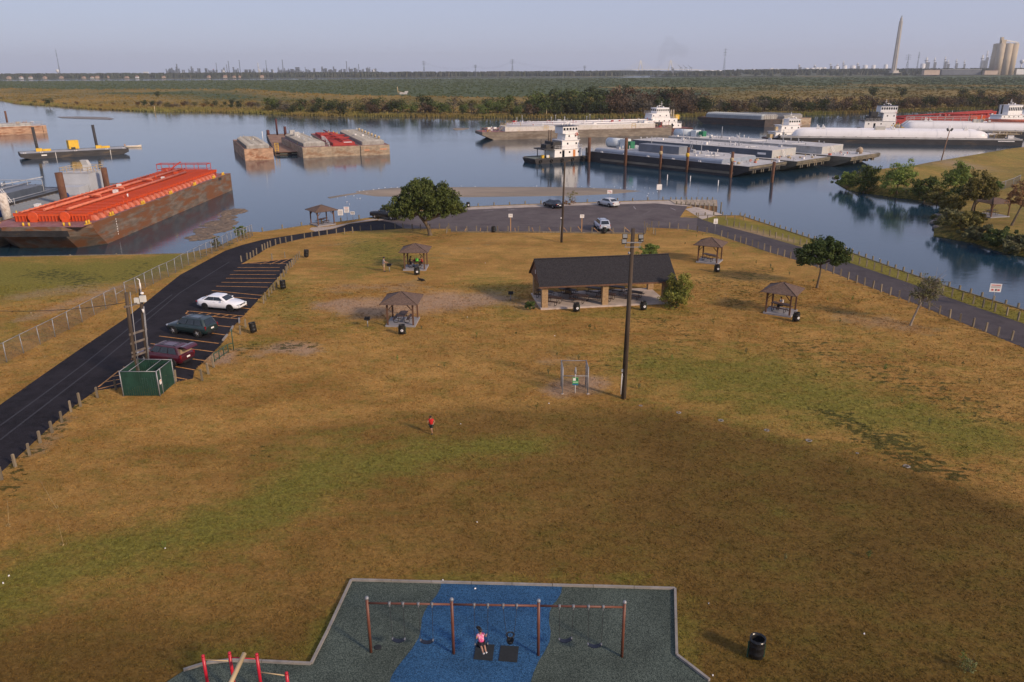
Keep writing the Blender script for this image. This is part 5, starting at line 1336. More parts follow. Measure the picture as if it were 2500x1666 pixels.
GLASS = mat('car glass', (.010, .016, .022), .06, .1, 2, spec=.8)
TYRE = mat('tyre', (.012, .012, .012), .85, .2, 8)
CHROME = mat('bright rim', (.55, .55, .56), .25, .1, 6, metal=.8)
DKRIM = mat('dark rim', (.035, .035, .035), .35, .1, 6, metal=.5)
TAIL = mat('tail lamp', (.20, .008, .010), .25, .2, 6)
HEADL = mat('head lamp', (.55, .58, .60), .12, .1, 6)
TRIM = mat('car trim', (.015, .015, .016), .5, .2, 6)
def paint(nm, c): return mat(nm, c, .28, .05, 1.5, coat=.6)
def car(lab, pos, rz, kind, pm, rim, L=4.8, Wd=1.84, rack=False, hatch=False, z=.02, cat='car'):
    t = thing('parked_' + cat.replace(' ', '_'), lab, cat, Vector(pos) + Vector((0, 0, z)), rz)
    w = Wd / 2
    h2 = L / 2
    if kind == 'sedan':
        st_ = [(-h2, .46, .84, .72), (-h2 + .06, .34, .93, .84), (-h2 + .3, .26, 1.00, .93), (-1.35, .20, 1.02, .99), (-.4, .19, .97, 1.0), (.7, .19, .94, 1.0), (1.1, .20, .93, .99), (1.6, .22, .86, .96), (h2 - .25, .24, .74, .88), (h2 - .06, .30, .64, .74), (h2, .38, .56, .60)]
        cab = (-1.95, 1.12, -1.05, .28, 1.44, .97)
    elif kind == 'suv':
        st_ = [(-h2, .48, .98, .80), (-h2 + .05, .38, 1.06, .92), (-h2 + .3, .30, 1.10, .97), (-1.3, .28, 1.10, 1.0), (-.3, .28, 1.08, 1.0), (.9, .28, 1.06, 1.0), (1.25, .28, 1.04, .98), (1.7, .30, .98, .95), (h2 - .25, .32, .90, .88), (h2 - .05, .38, .76, .76), (h2, .46, .66, .62)]
        cab = (-h2 + .06, 1.15, -h2 + .42, .42, 1.70, 1.08)
    else:
        st_ = [(-h2, .50, 1.18, .94), (-h2 + .05, .44, 1.26, .97), (-1.2, .34, 1.28, 1.0), (-.3, .32, 1.28, 1.0), (.9, .32, 1.26, 1.0), (1.25, .32, 1.26, .99), (1.9, .34, 1.22, .97), (h2 - .2, .38, 1.16, .93), (h2 - .03, .42, 1.05, .88), (h2, .48, .9, .8)]
        cab = (-.75, 1.2, -.5, .5, 1.92, 1.26)
    rings = []
    for x, zb, zt, k in st_:
        ww = w * k
        rings.append([(x, -ww * .80, zb), (x, -ww * .97, zb + .10), (x, -ww, zb + (zt - zb) * .45), (x, -ww * .98, zt - .12), (x, -ww * .88, zt - .02), (x, 0, zt + .03), (x, ww * .88, zt - .02), (x, ww * .98, zt - .12), (x, ww, zb + (zt - zb) * .45), (x, ww * .97, zb + .10), (x, ww * .80, zb), (x, 0, zb - .02)])
    mb = MB(); mb.loft(rings, True); obj('body', mb, pm, t)
    xa, xb, xc, xd, zr, zbelt = cab
    zbelt -= .06
    wl, wu = w * .90, w * .70
    q = lambda u, v: None
    def side(f, z_):      # cabin outline at fraction f of its height
        k = (z_ - zbelt) / (zr - zbelt)
        return xa + (xc - xa) * k, xb + (xd - xb) * k, wl + (wu - wl) * k
    mb = MB(); lv = []
    for z_, ex in ((zbelt, 0), (zbelt + (zr - zbelt) * .5, .015), (zr - .06, 0.0), (zr, -.10)):
        a_, b_, c_ = side(0, min(z_, zr - .03)); a_ -= ex; b_ += ex
        lv.append([(a_ + .12, -c_, z_), (b_ - .12, -c_, z_), (b_, -c_ + .14, z_), (b_, c_ - .14, z_), (b_ - .12, c_, z_), (a_ + .12, c_, z_), (a_, c_ - .14, z_), (a_, -c_ + .14, z_)] if ex > -.05 else [(a_ + .26, -c_ + .1, z_), (b_ - .26, -c_ + .1, z_), (b_ - .14, -c_ + .24, z_), (b_ - .14, c_ - .24, z_), (b_ - .26, c_ - .1, z_), (a_ + .26, c_ - .1, z_), (a_ + .14, c_ - .24, z_), (a_ + .14, -c_ + .24, z_)])
    mb.loft(lv, False); obj('cabin', mb, pm, t)
    z0_, z1_ = zbelt + .10, zr - .10
    a0, b0, c0 = side(0, z0_); a1, b1, c1 = side(0, z1_)
    e = .018
    mb = MB(); mb.slab((b0 + e, -c0 + .16, z0_), (b0 + e, c0 - .16, z0_), (b1 + e, c1 - .14, z1_), (b1 + e, -c1 + .14, z1_), .02); obj('windshield', mb, GLASS, t)
    if not hatch:
        mb = MB(); mb.slab((a0 - e, c0 - .16, z0_), (a0 - e, -c0 + .16, z0_), (a1 - e, -c1 + .14, z1_), (a1 - e, c1 - .14, z1_), .02); obj('rear_window', mb, GLASS, t)
    npan = 3 if kind == 'suv' else 2
    for s in (-1, 1):
        lo0, lo1 = a0 + .28, b0 - .22; hi0, hi1 = a1 + .24, b1 - .20
        for i in range(npan):
            f0, f1 = i / npan + .012, (i + 1) / npan - .012
            pts = [(lo0 + (lo1 - lo0) * f0, s * (c0 + e), z0_), (lo0 + (lo1 - lo0) * f1, s * (c0 + e), z0_), (hi0 + (hi1 - hi0) * f1, s * (c1 + e), z1_), (hi0 + (hi1 - hi0) * f0, s * (c1 + e), z1_)]
            if s > 0: pts = [pts[1], pts[0], pts[3], pts[2]]
            mb = MB(); mb.slab(*pts, .015); obj('side_window', mb, GLASS, t)
    wr = .33 if kind == 'sedan' else .37
    wb = L * .29
    for s in (-1, 1):
        for x in (-wb, wb * 1.04):
            y = s * (w - .10)
            mb = MB(); mb.tube((x, s * (w - .24), wr + .015), (x, s * (w + .004), wr + .015), wr + .065, n=18); obj('wheel_arch', mb, TRIM, t)
            mb = MB(); mb.tube((x, s * (w - .2), wr), (x, s * (w + .02), wr), wr, n=18); wh = obj('wheel', mb, TYRE, t)
            mb = MB(); mb.tube((x, s * (w - .1), wr), (x, s * (w + .032), wr), wr * .42, n=12)
            for k in range(5):
                a = k * 2 * math.pi / 5; mb.bar((x, s * (w + .03), wr), (x + math.cos(a) * wr * .68, s * (w + .03), wr + math.sin(a) * wr * .68), .07, .02)
            obj('rim', mb, rim, wh)
        mb = MB(); mb.ell((xb - .45, s * (w + .06), zbelt + .12), (.09, .10, .07), 8, 5); obj('mirror', mb, pm, t)
        zt_ = st_[-2][2]
        mb = MB(); mb.box((h2 - .12, s * w * .62, zt_ - .02), (.22, .34, .12), s * -.35); obj('headlight', mb, HEADL, t)
        zt_ = st_[1][2]
        if kind == 'sedan': mb = MB(); mb.box((-h2 + .06, s * w * .66, zt_ - .13), (.14, .42, .14), s * .25); obj('taillight', mb, TAIL, t)
        else: mb = MB(); mb.box((-h2 + .08, s * w * .84, zt_ - .14), (.12, .13, .32)); obj('taillight', mb, TAIL, t)
        mb = MB()
        for xx in (-.25, .75): mb.box((xx, s * (w + .002), .86 if kind == 'sedan' else .95), (.16, .02, .03))
        obj('door_handle', mb, pm, t)
    for x, s in ((h2, 1), (-h2, -1)):
        mb = MB(); mb.box((x - s * .03, 0, .46), (.16, Wd * .72, .16)); obj('bumper', mb, TRIM if kind != 'sedan' else pm, t)
        mb = MB(); mb.box((x + s * .012 + s * .045, 0, .52 if s > 0 else (.62 if kind == 'sedan' else .80)), (.02, .36, .14)); obj('license_plate', mb, SIGNW, t)
    mb = MB(); mb.box((h2 - .01, 0, .60 if kind == 'sedan' else .70), (.06, Wd * .5, .10)); obj('grille', mb, TRIM, t)
    if rack:
        mb = MB()
        for s in (-1, 1): mb.bar((xc + .25, s * wu * .82, zr + .04), (xd - .25, s * wu * .82, zr + .04), .035)
        for x in (xc + .5, xd - .5): mb.bar((x, -wu * .82, zr + .05), (x, wu * .82, zr + .05), .04, .03)
        obj('roof_rack', mb, TRIM, t)
    if hatch:
        mb = MB(); mb.box((a0 + .25, 0, 1.05), (.5, 1.3, .9)); obj('open_boot', mb, mat('tan lining', (.26, .19, .12), .8, .2, 3), t)
        hp = Vector((a1 - .02, 0, zr - .02)); dv = Vector((-.96, 0, .12)); L2 = .95
        mb = MB(); r_ = []
        for f, dz, ww in ((0, 0, .70), (.3, .07, .74), (.6, .06, .76), (.85, -.04, .74), (1.0, -.16, .70)):
            p = hp + dv * (L2 * f); r_.append([(p.x, -w * ww, p.z + dz), (p.x, w * ww, p.z + dz), (p.x, w * ww, p.z + dz - .05), (p.x, -w * ww, p.z + dz - .05)])
        mb.loft(r_); hd = obj('raised_hatch', mb, pm, t)
        p = hp + dv * (L2 * .62)
        mb = MB(); mb.box((p.x, 0, p.z + .0), (.06, 1.0, .03)); obj('hatch_trim', mb, TRIM, hd)
        for s in (-1, 1): mb = MB(); mb.tube((a1 + .1, s * w * .62, zr - .45), (hp.x - .55, s * w * .62, hp.z + .04), .018); obj('gas_strut', mb, TRIM, t)
    return t
def wheels(r_, f_, side_):
    a, b = G(*r_), G(*f_); d = (b - a).normalized(); n = Vector((-d.y, d.x, 0)) * side_
    return (a + b) / 2 + n * .90, math.atan2(d.y, d.x)
p_, a_ = wheels(zp(1290, 474), zp(1558, 494), 1)
car('white four door sedan parked nose out in the marked bays', p_, a_, 'sedan', paint('white car paint', (.78, .79, .82)), DKRIM)
p_, a_ = wheels(zp(1185, 806), zp(912, 768), -1)
car('dark green estate car with a roof rack parked below the white sedan', p_, a_, 'suv', paint('dark green car paint', (.012, .028, .030)), CHROME, 4.7, 1.84, rack=True)
d_ = (G(*zp(500, 975)) - G(*zp(1280, 1085))).normalized()
rear = G(*zp(1090, 1135)); car('dark red estate car with its rear hatch raised behind the green enclosure', rear + d_ * 2.35, math.atan2(d_.y, d_.x), 'suv', paint('dark red car paint', (.060, .005, .013)), CHROME, 4.7, 1.8, rack=True, hatch=True)
car('black pickup truck half hidden by the large tree', G(944, 534.5), R(152), 'pickup', paint('black car paint', (.010, .010, .012)), CHROME, 5.6, 1.98, cat='pickup truck')
car('dark blue sedan at the waterfront side of the car park', G(1350, 506), R(118), 'sedan', paint('dark blue car paint', (.014, .018, .032)), CHROME)
car('silver sedan at the waterfront side of the car park, nearest the pier', G(1484, 503), R(122), 'sedan', paint('silver car paint', (.50, .51, .52)), CHROME)
car('silver blue car with roof bars backed up to the front posts of the car park', G(1469, 560), R(97), 'suv', paint('silver blue car paint', (.40, .44, .52)), CHROME, 4.5, 1.8, rack=True)

def skin(name, pts, edges, m, parent, sub=1):
    me = bpy.data.meshes.new(name); me.from_pydata([p[:3] for p in pts], edges, [])
    me.materials.append(m)
    o = link(bpy.data.objects.new(name, me), parent)
    md = o.modifiers.new('skin', 'SKIN'); md.use_smooth_shade = True
    for v, p in zip(me.skin_vertices[0].data, pts): v.radius = (p[3], p[3])
    me.skin_vertices[0].data[0].use_root = True
    s = o.modifiers.new('subdivision', 'SUBSURF'); s.levels = s.render_levels = sub
    return o
SKIN1 = mat('skin', (.42, .23, .15), .6, .06, 8); SKIN2 = mat('tan skin', (.30, .16, .10), .6, .06, 8)
HAIR = mat('dark hair', (.010, .007, .006), .5, .3, 20)
def cloth(nm, c, c2=None): return mat(nm, c, .85, .12, 8, col2=c2, amt=.55, scale2=9)
def person(lab, loc, rz, J, skm, shirt, short, shoe, s=1.0, hair='short', cap=None, sleeve=.5, longlegs=False, cat='person'):
    """J: named joints in metres, y is the way the figure faces; body is one skinned surface"""
    t = thing('person', lab, cat, loc, rz)
    J = {k: Vector(v) * s for k, v in J.items()}
    P, E, I = [], [], {}
    def add(k, v, r, par=None):
        P.append((v.x, v.y, v.z, r * s)); I[k] = len(P) - 1
        if par is not None: E.append((I[par], I[k]))
    add('pelvis', J['pelvis'], .115)
    add('waist', J['pelvis'].lerp(J['chest'], .5), .105, 'pelvis')
    add('chest', J['chest'], .125, 'waist')
    add('neck', J['neck'], .05, 'chest')
    hd = (J['head'] - J['neck']).normalized()
    add('jaw', J['head'] - hd * .05 * s, .062, 'neck'); add('skull', J['head'] + hd * .03 * s, .092, 'jaw'); add('crown', J['head'] + hd * .10 * s, .06, 'skull')
    for d in 'LR':
        add('sh' + d, J['shoulder' + d], .052, 'chest'); add('el' + d, J['elbow' + d], .036, 'sh' + d); add('wr' + d, J['hand' + d], .025, 'el' + d)
        fd = (J['hand' + d] - J['elbow' + d]).normalized()
        ax_ = fd.cross(Vector((0, 1, .3))).normalized()
        add('palm' + d, J['hand' + d] + fd * .05 * s, .026, 'wr' + d)
        for k in range(4):
            o_ = ax_ * ((k - 1.5) * .019 * s)
            add('f%d%s' % (k, d), J['hand' + d] + fd * .095 * s + o_, .009, 'palm' + d)
            add('g%d%s' % (k, d), J['hand' + d] + fd * (.13 - abs(k - 1.3) * .009) * s + o_ + Vector((0, .015, -.008)) * s, .007, 'f%d%s' % (k, d))
        add('t0' + d, J['hand' + d] + fd * .05 * s + ax_ * .042 * s, .010, 'palm' + d); add('t1' + d, J['hand' + d] + fd * .08 * s + ax_ * .056 * s, .008, 't0' + d)
        add('hip' + d, J['pelvis'].lerp(J['knee' + d], .18) + Vector(((.085 if d == 'R' else -.085) * s, 0, -.02 * s)), .082, 'pelvis')
        add('kn' + d, J['knee' + d], .056, 'hip' + d); add('an' + d, J['ankle' + d], .036, 'kn' + d); add('to' + d, J['toe' + d], .034, 'an' + d)
    skin('body', P, E, skm, t)
    f = Vector((0, 1, 0)); side_ = Vector((1, 0, 0)); up = hd
    f = (f - up * f.dot(up)).normalized()
    c = J['head'] + hd * .02 * s
    mb = MB(); mb.ell(c + f * .098 * s - up * .02 * s, (.014 * s, .022 * s, .022 * s), 6, 4)
    for q in (-1, 1): mb.ell(c + side_ * q * .092 * s - up * .01 * s, (.014 * s, .024 * s, .034 * s), 6, 4)
    obj('face', mb, skm, t)
    mb = MB()
    for q in (-1, 1): mb.ell(c + f * .086 * s + side_ * q * .034 * s + up * .012 * s, (.012 * s, .010 * s, .008 * s), 6, 4)
    obj('eye', mb, HAIR, t)
    mb = MB(); mb.ell(c + f * .086 * s - up * .058 * s, (.024 * s, .010 * s, .007 * s), 6, 4); obj('mouth', mb, mat('lip', (.30, .09, .08), .5), t)
    mb = MB(); mb.ell(c + up * .035 * s - f * .022 * s, (.102 * s, .108 * s, .098 * s), 12, 8)
    if hair == 'long':
        rr = random.Random(2)
        for k in range(16):
            a = c - f * .06 * s + side_ * rr.uniform(-.09, .09) * s + up * rr.uniform(-.02, .1) * s
            e = a + Vector((rr.uniform(.02, .16), rr.uniform(-.22, -.10), rr.uniform(-.02, .16))) * s; m_ = a.lerp(e, .5) + Vector((0, 0, .03 * s))
            mb.tube(a, m_, .030 * s, .024 * s, 5); mb.tube(m_, e, .024 * s, .004 * s, 5)
    obj('hair', mb, HAIR, t)
    if cap is not None:
        mb = MB(); mb.ell(c + up * .05 * s, (.110 * s, .114 * s, .085 * s), 12, 6); mb.box(c + up * .055 * s + f * .14 * s, (.15 * s, .12 * s, .014 * s)); obj('cap', mb, cap, t)
    ch, pe = J['chest'], J['pelvis']
    Q = [(*(pe - (ch - pe) * .10), .185 * s), (*(pe.lerp(ch, .55)), .175 * s), (*(ch + (ch - pe) * .05), .190 * s), (*J['neck'].lerp(ch, .35), .085 * s)]
    EE = [(0, 1), (1, 2), (2, 3)]
    for d in 'LR':
        k = len(Q); Q += [(*J['shoulder' + d], .088 * s), (*J['shoulder' + d].lerp(J['elbow' + d], sleeve), .074 * s)]; EE += [(2, k), (k, k + 1)]
    skin('shirt', Q, EE, shirt, t)
    Q = [(*pe, .165 * s)]; EE = []
    for d in 'LR':
        h_ = pe.lerp(J['knee' + d], .18) + Vector(((.085 if d == 'R' else -.085) * s, 0, -.02 * s)); k = len(Q)
        Q += [(*h_, .122 * s), (*h_.lerp(J['knee' + d], .78), .105 * s)]; EE += [(0, k), (k, k + 1)]
        if longlegs: Q += [(*J['knee' + d], .090 * s), (*J['ankle' + d], .066 * s)]; EE += [(k + 1, k + 2), (k + 2, k + 3)]
    skin('trousers' if longlegs else 'shorts', Q, EE, short, t)
    for d in 'LR':
        a, e = J['ankle' + d], J['toe' + d]; dv = (e - a).normalized()
        skin('shoe', [(*(a - dv * .03 * s), .047 * s), (*a.lerp(e, .5), .045 * s), (*(e + dv * .03 * s), .040 * s)], [(0, 1), (1, 2)], shoe, t)
    return t
STAND = dict(pelvis=(0, 0, .93), chest=(0, .01, 1.28), neck=(0, .02, 1.47), head=(0, .04, 1.60), shoulderL=(-.19, 0, 1.40), shoulderR=(.19, 0, 1.40), elbowL=(-.25, .02, 1.12), elbowR=(.25, .02, 1.12), handL=(-.25, .12, .88), handR=(.25, .12, .88),
             kneeL=(-.10, .02, .50), kneeR=(.10, .02, .50), ankleL=(-.10, -.02, .08), ankleR=(.10, -.02, .08), toeL=(-.11, .15, .045), toeR=(.11, .15, .045))
SIT = dict(STAND, pelvis=(0, 0, .58), chest=(0, .05, .93), neck=(0, .09, 1.11), head=(0, .13, 1.24), shoulderL=(-.19, .06, 1.05), shoulderR=(.19, .06, 1.05), elbowL=(-.22, .22, .84), elbowR=(.22, .22, .84), handL=(-.12, .42, .85), handR=(.12, .42, .85),
           kneeL=(-.11, .42, .55), kneeR=(.11, .42, .55), ankleL=(-.11, .40, .10), ankleR=(.11, .40, .10), toeL=(-.11, .56, .05), toeR=(.11, .56, .05))
def world_face(): pass
t_ = person('man in a grey shirt, tan shorts and dark cap standing at a grill', G(938, 664), R(-80), dict(STAND, elbowR=(.24, .14, 1.13), handR=(.17, .36, 1.08), elbowL=(-.23, .16, 1.15), handL=(-.10, .40, 1.10)), SKIN1, cloth('grey shirt', (.24, .24, .27)), cloth('tan shorts', (.42, .33, .23)), cloth('dark shoe', (.03, .03, .03)), 1.06, cap=cloth('dark cap', (.02, .022, .03)))
RUN = dict(STAND, pelvis=(0, 0, .90), chest=(0, .05, 1.25), neck=(0, .08, 1.43), head=(0, .11, 1.57), shoulderL=(-.17, .04, 1.37), shoulderR=(.17, .04, 1.37), elbowL=(-.24, -.10, 1.16), elbowR=(.24, .14, 1.16), handL=(-.22, .06, 1.02), handR=(.18, .32, 1.22),
           kneeL=(-.09, .22, .55), ankleL=(-.09, .10, .12), toeL=(-.09, .26, .07), kneeR=(.09, -.06, .48), ankleR=(.09, -.34, .22), toeR=(.09, -.36, .06))
person('child in a red shirt and dark shorts running across the field', G(1054, 1060), R(165), RUN, SKIN1, cloth('red shirt', (.55, .018, .018)), cloth('dark green shorts', (.022, .03, .022)), cloth('dark shoe', (.03, .03, .03)), .80)
GO = GIRL[1]
gw = to_w((hang[2][0] + hang[2][1]) / 2, GO.y, BEAM - .15 + GO.z)
GJ = dict(pelvis=(0, .02, .03), chest=(0, -.15, .33), neck=(0, -.20, .50), head=(0, -.19, .64), shoulderL=(-.16, -.18, .44), shoulderR=(.16, -.18, .44), elbowL=(-.27, -.04, .33), elbowR=(.27, -.04, .33), handL=(-.27, .02, .50), handR=(.27, .02, .50),
          kneeL=(-.08, .38, .05), kneeR=(.09, .38, .04), ankleL=(-.06, .72, -.06), ankleR=(.09, .72, -.08), toeL=(-.06, .82, .06), toeR=(.09, .82, .04))
person('girl in a pink patterned shirt and dark shorts riding a swing with flying hair', gw + Vector((0, .0, .02)), math.atan2(dirx.y, dirx.x) + math.pi + .34, GJ, SKIN1, cloth('pink print shirt', (.60, .05, .20), (.75, .55, .62)), cloth('dark shorts', (.02, .018, .024)), cloth('white shoe', (.7, .68, .66)), .76, hair='long')
person('person in black seated at the left of the shelter table', S2 + Vector((-.75, -.1, .14)), R(-80), SIT, SKIN2, cloth('black shirt', (.012, .012, .014)), cloth('black trousers', (.014, .014, .016)), cloth('dark shoe', (.03, .03, .03)), 1.0, longlegs=True)
person('small child in a pale shirt sitting at the shelter table', S2 + Vector((-.35, -.55, .22)), R(-60), SIT, SKIN2, cloth('pale shirt', (.55, .53, .52)), cloth('blue trousers', (.04, .08, .16)), cloth('dark shoe', (.03, .03, .03)), .62, longlegs=True)
person('person in red on the far side of the shelter table', S2 + Vector((.72, .35, .14)), R(95), SIT, SKIN2, cloth('dark red shirt', (.30, .02, .02)), cloth('black trousers', (.014, .014, .016)), cloth('dark shoe', (.03, .03, .03)), .9, longlegs=True)
person('person in a white sleeveless top sitting at the shelter table by the small round tree', S4 + Vector((.25, .55, .14)), R(110), SIT, SKIN2, cloth('white top', (.66, .65, .66)), cloth('dark trousers', (.03, .03, .035)), cloth('dark shoe', (.03, .03, .03)), .95, sleeve=.1, longlegs=True)
bg_ = thing('shopping_bag', 'bright green bag on the shelter table among the seated people', 'bag', S2 + Vector((.12, -.05, .93)), .3)
mb = MB(); mb.box((0, 0, .16), (.40, .22, .32), top=(.34, .14)); obj('bag_body', mb, mat('lime bag', (.12, .55, .05), .6, .1, 4), bg_)
mb = MB(); mb.path([(-.1, 0, .32), (-.07, 0, .44), (.07, 0, .44), (.1, 0, .32)], .014, 5); obj('handle', mb, mat('lime bag', (.12, .55, .05), .6), bg_)
mb = MB(); mb.box((0, 0, .12), (.3, .22, .24)); tag(obj('red_box', mb, mat('red box', (.42, .03, .03), .5), None, S2 + Vector((-.1, .1, .93))), 'small red box on the shelter table next to the green bag', 'box')
dg = thing('dog', 'black and white dog lying on the grass in front of the occupied shelter', 'dog', G(1029, 686), R(155))
FUR = mat('black fur', (.016, .014, .013), .9, .3, 20); FURW = mat('white fur', (.62, .58, .54), .9, .1, 20)
skin('body', [(-.30, 0, .16, .11), (-.05, 0, .17, .13), (.20, 0, .18, .12), (.32, 0, .26, .075), (.42, 0, .31, .075), (.53, 0, .28, .04), (.26, .12, .10, .05), (.42, .13, .04, .035), (.55, .12, .035, .03), (.26, -.12, .10, .05), (.42, -.13, .04, .035), (.55, -.12, .035, .03), (-.30, .13, .10, .07), (-.12, .18, .05, .04), (-.02, .18, .035, .03), (-.30, -.13, .10, .07), (-.12, -.18, .05, .04), (-.02, -.18, .035, .03), (-.45, .03, .08, .03), (-.62, .08, .05, .02)],
     [(0, 1), (1, 2), (2, 3), (3, 4), (4, 5), (2, 6), (6, 7), (7, 8), (2, 9), (9, 10), (10, 11), (0, 12), (12, 13), (13, 14), (0, 15), (15, 16), (16, 17), (0, 18), (18, 19)], FUR, dg)
mb = MB()
for s in (-1, 1): mb.loft([[(.38, s * .05, .37), (.43, s * .03, .37), (.41, s * .075, .36)], [(.385, s * .085, .44), (.39, s * .083, .44), (.388, s * .09, .44)]])
obj('ear', mb, FUR, dg)
skin('white_chest', [(.33, 0, .20, .085), (.40, 0, .24, .06), (.56, 0, .285, .032)], [(0, 1), (1, 2)], FURW, dg)
gm = MB(); gm.ell((0, 0, .16), (.22, .10, .09), 8, 5); gm.ell((.20, 0, .26), (.07, .06, .06), 7, 5); gm.tube((.25, 0, .25), (.34, 0, .23), .016, .005, 5); gm.loft([[(-.15, -.1, .2), (-.15, .1, .2), (-.15, 0, .14)], [(-.42, -.02, .17), (-.42, .02, .17), (-.42, 0, .155)]])
for s in (-1, 1): gm.tube((0, s * .04, .09), (0, s * .04, -.02), .01, n=4)
gme = gm.mesh('gull'); gme.materials.append(mat('gull white', (.78, .78, .78), .7, .05))
rr = random.Random(77)
gl = [(824, 485), (844, 482), (864, 479), (878, 469), (888, 468), (896, 474), (912, 466), (925, 462), (940, 460), (955, 460), (970, 459), (985, 459), (848, 494), (853, 500), (872, 486), (879, 486), (846, 495), (1126, 456), (1160, 457), (1310, 456), (1450, 463), (1515, 461), (1545, 458), (1550, 466), (1574, 459), (1586, 461), (1595, 473), (1583, 474), (1552, 464), (1530, 459), (1500, 457), (1440, 457), (1610, 462), (1605, 470), (1580, 480), (1480, 458), (1303, 457), (1420, 457)]
for x, y in gl:
    g = G(x, y, WATER); zz = WATER + .03
    if inside(g, [(p[0], p[1]) for p in bar]): zz = sandz(g) + .02
    o = obj('gull', gme, None, None, (g.x, g.y, zz), rr.uniform(0, 6.3)); s = rr.uniform(.38, .55); o.scale = (s, s, s)
    tag(o, 'white gull standing in the shallows around the sand bar', 'bird', 'gulls at the sand bar')
def hullmat(nm, c, rust, amt=.55, sc=.25, var=.3): return mat(nm, c, .75, var, 1.1, col2=rust, amt=amt, soft=.05, scale2=sc, stretch=(.35, .6, 1.6), bump=.25, bscale=3)
H_RUST = hullmat('rusted hull', (.145, .115, .09), (.165, .068, .028), .50, .5, .4)
H_TAN = hullmat('sun bleached hull', (.33, .255, .18), (.24, .15, .09), .56, .4)
H_PINK = hullmat('rusty tan hull', (.40, .25, .16), (.25, .11, .055), .55, .6)
H_GREY = hullmat('grey brown hull', (.20, .165, .13), (.13, .10, .075), .55, .3)
H_BLACK = hullmat('black hull', (.040, .038, .040), (.10, .075, .052), .62, .4)
H_DARK = hullmat('dark brown hull', (.060, .048, .044), (.12, .07, .045), .6, .5)
H_OLIVE = hullmat('mud stained hull', (.12, .105, .075), (.20, .16, .11), .55, .3)
D_GREY = mat('grey deck', (.47, .455, .44), .8, .15, .6, col2=(.36, .34, .32), amt=.6, scale2=.4)
D_COVER = mat('grey rolled cover', (.33, .32, .30), .7, .18, .8, col2=(.23, .21, .19), amt=.58, scale2=.6)
D_LGREY = mat('light grey cover', (.42, .41, .39), .7, .15, .6, col2=(.30, .28, .25), amt=.6, scale2=.5)
D_RED = mat('red deck', (.33, .030, .026), .7, .2, .5, col2=(.24, .05, .04), amt=.6, scale2=.5)
D_PURP = mat('faded red deck', (.24, .095, .095), .8, .2, .6, col2=(.30, .17, .14), amt=.6)
D_ORNG = mat('orange red paint', (.62, .085, .022), .6, .12, .5, col2=(.50, .10, .045), amt=.6, scale2=.4)
D_PINKO = mat('faded orange paint', (.56, .16, .09), .65, .15, .8)
D_BLUE = mat('blue grey deck', (.13, .15, .18), .65, .15, .4, col2=(.18, .19, .21), amt=.6)
D_NAVY = mat('dark blue trunk', (.075, .092, .12), .5, .2, .5)
D_STEEL = mat('blue steel tank edge', (.24, .28, .34), .35, .1, .5)
D_RUSTD = mat('rusty plate deck', (.23, .12, .07), .9, .25, .5, col2=(.30, .19, .12), amt=.55, scale2=.4, stretch=(.4, 1, 1))
TANKW = mat('white tank paint', (.76, .74, .73), .45, .04, .3, col2=(.66, .63, .60), amt=.68, scale2=.4, stretch=(1, 1, .3))
YEL = mat('safety yellow', (.62, .38, .03), .55, .12, 2)
BUFF = mat('buff pipework', (.45, .34, .19), .6, .2, 2)
PILEM = mat('rusty steel pile', (.105, .045, .026), .8, .3, 1.2, col2=(.19, .10, .055), amt=.55, stretch=(1, 1, .3), scale2=1)
WINM = mat('dark window', (.010, .013, .017), .08, .1, 2, spec=.7)
TOWW = mat('towboat white', (.78, .765, .745), .5, .05, .8, col2=(.60, .54, .47), amt=.70, scale2=.8, stretch=(1, 1, .3))
PIPEG = mat('grey pipework', (.36, .37, .39), .5, .15, 2)
BLUEC = mat('blue cover', (.012, .045, .16), .6, .2, 4)
DARKMACH = mat('dark machinery', (.030, .029, .030), .6, .3, 3)

def barge(lab, A, B, away, beam, h, hull_m, deck_m, rake=(0, 0), group=None, name='barge', L=None, z=WATER, chamfer=0.0, cat='barge'):
    """A, B: waterline points of the near side (A on the left); the hull spreads to the far side"""
    A, B = Vector(A), Vector(B); d = (B - A); L = L or d.length; d.normalize()
    rz = math.atan2(d.y, d.x)
    n = Vector((-d.y, d.x, 0))
    t = thing(name, lab, cat, Vector((A.x, A.y, z)), rz, group)
    s = 1 if n.y * away >= 0 else -1
    y0, y1 = (0, beam) if s > 0 else (-beam, 0)
    ra, rb = rake
    prof = [(0, h), (0, h - (.9 if ra else 3.2) if ra else -.7)]
    prof += [(ra, -.7)] if ra else []
    prof += [(L - rb, -.7)] if rb else []
    prof += [(L, h - .9 if rb else -.7), (L, h)]
    mb = MB()
    mb.loft([[(x, y0, zz) for x, zz in reversed(prof)], [(x, y1, zz) for x, zz in reversed(prof)]])
    if chamfer:
        mb = MB(); c = chamfer
        def outline(zz, ins):
            i0 = ins
            return [(i0, y0 + c, zz), (i0 + c * .9, y0, zz), (L - (rb and ins), y0, zz), (L - (rb and ins), y1, zz), (i0 + c * .9, y1, zz), (i0, y1 - c, zz)]
        mb.loft([outline(-.7, ra), outline(h - 1.6, ra * .22), outline(h - .5, 0), outline(h, 0)])
    hl = obj('hull', mb, hull_m, t)
    mb = MB(); mb.box((L / 2, (y0 + y1) / 2, h + .012), (L - .5, beam - .5, .03)); obj('deck', mb, deck_m, t)
    mb = MB()
    for yy in (y0 + .08, y1 - .08): mb.box((L / 2, yy, h + .045), (L - .02 - (chamfer * 2 if chamfer else 0), .16, .10))
    for xx in (.08, L - .08): mb.box((xx, (y0 + y1) / 2, h + .04), (.16, beam - .4 - (chamfer * 2 if chamfer else 0), .09))
    obj('gunwale', mb, hull_m, t)
    t['L'] = L
    return t, L, y0, y1, h
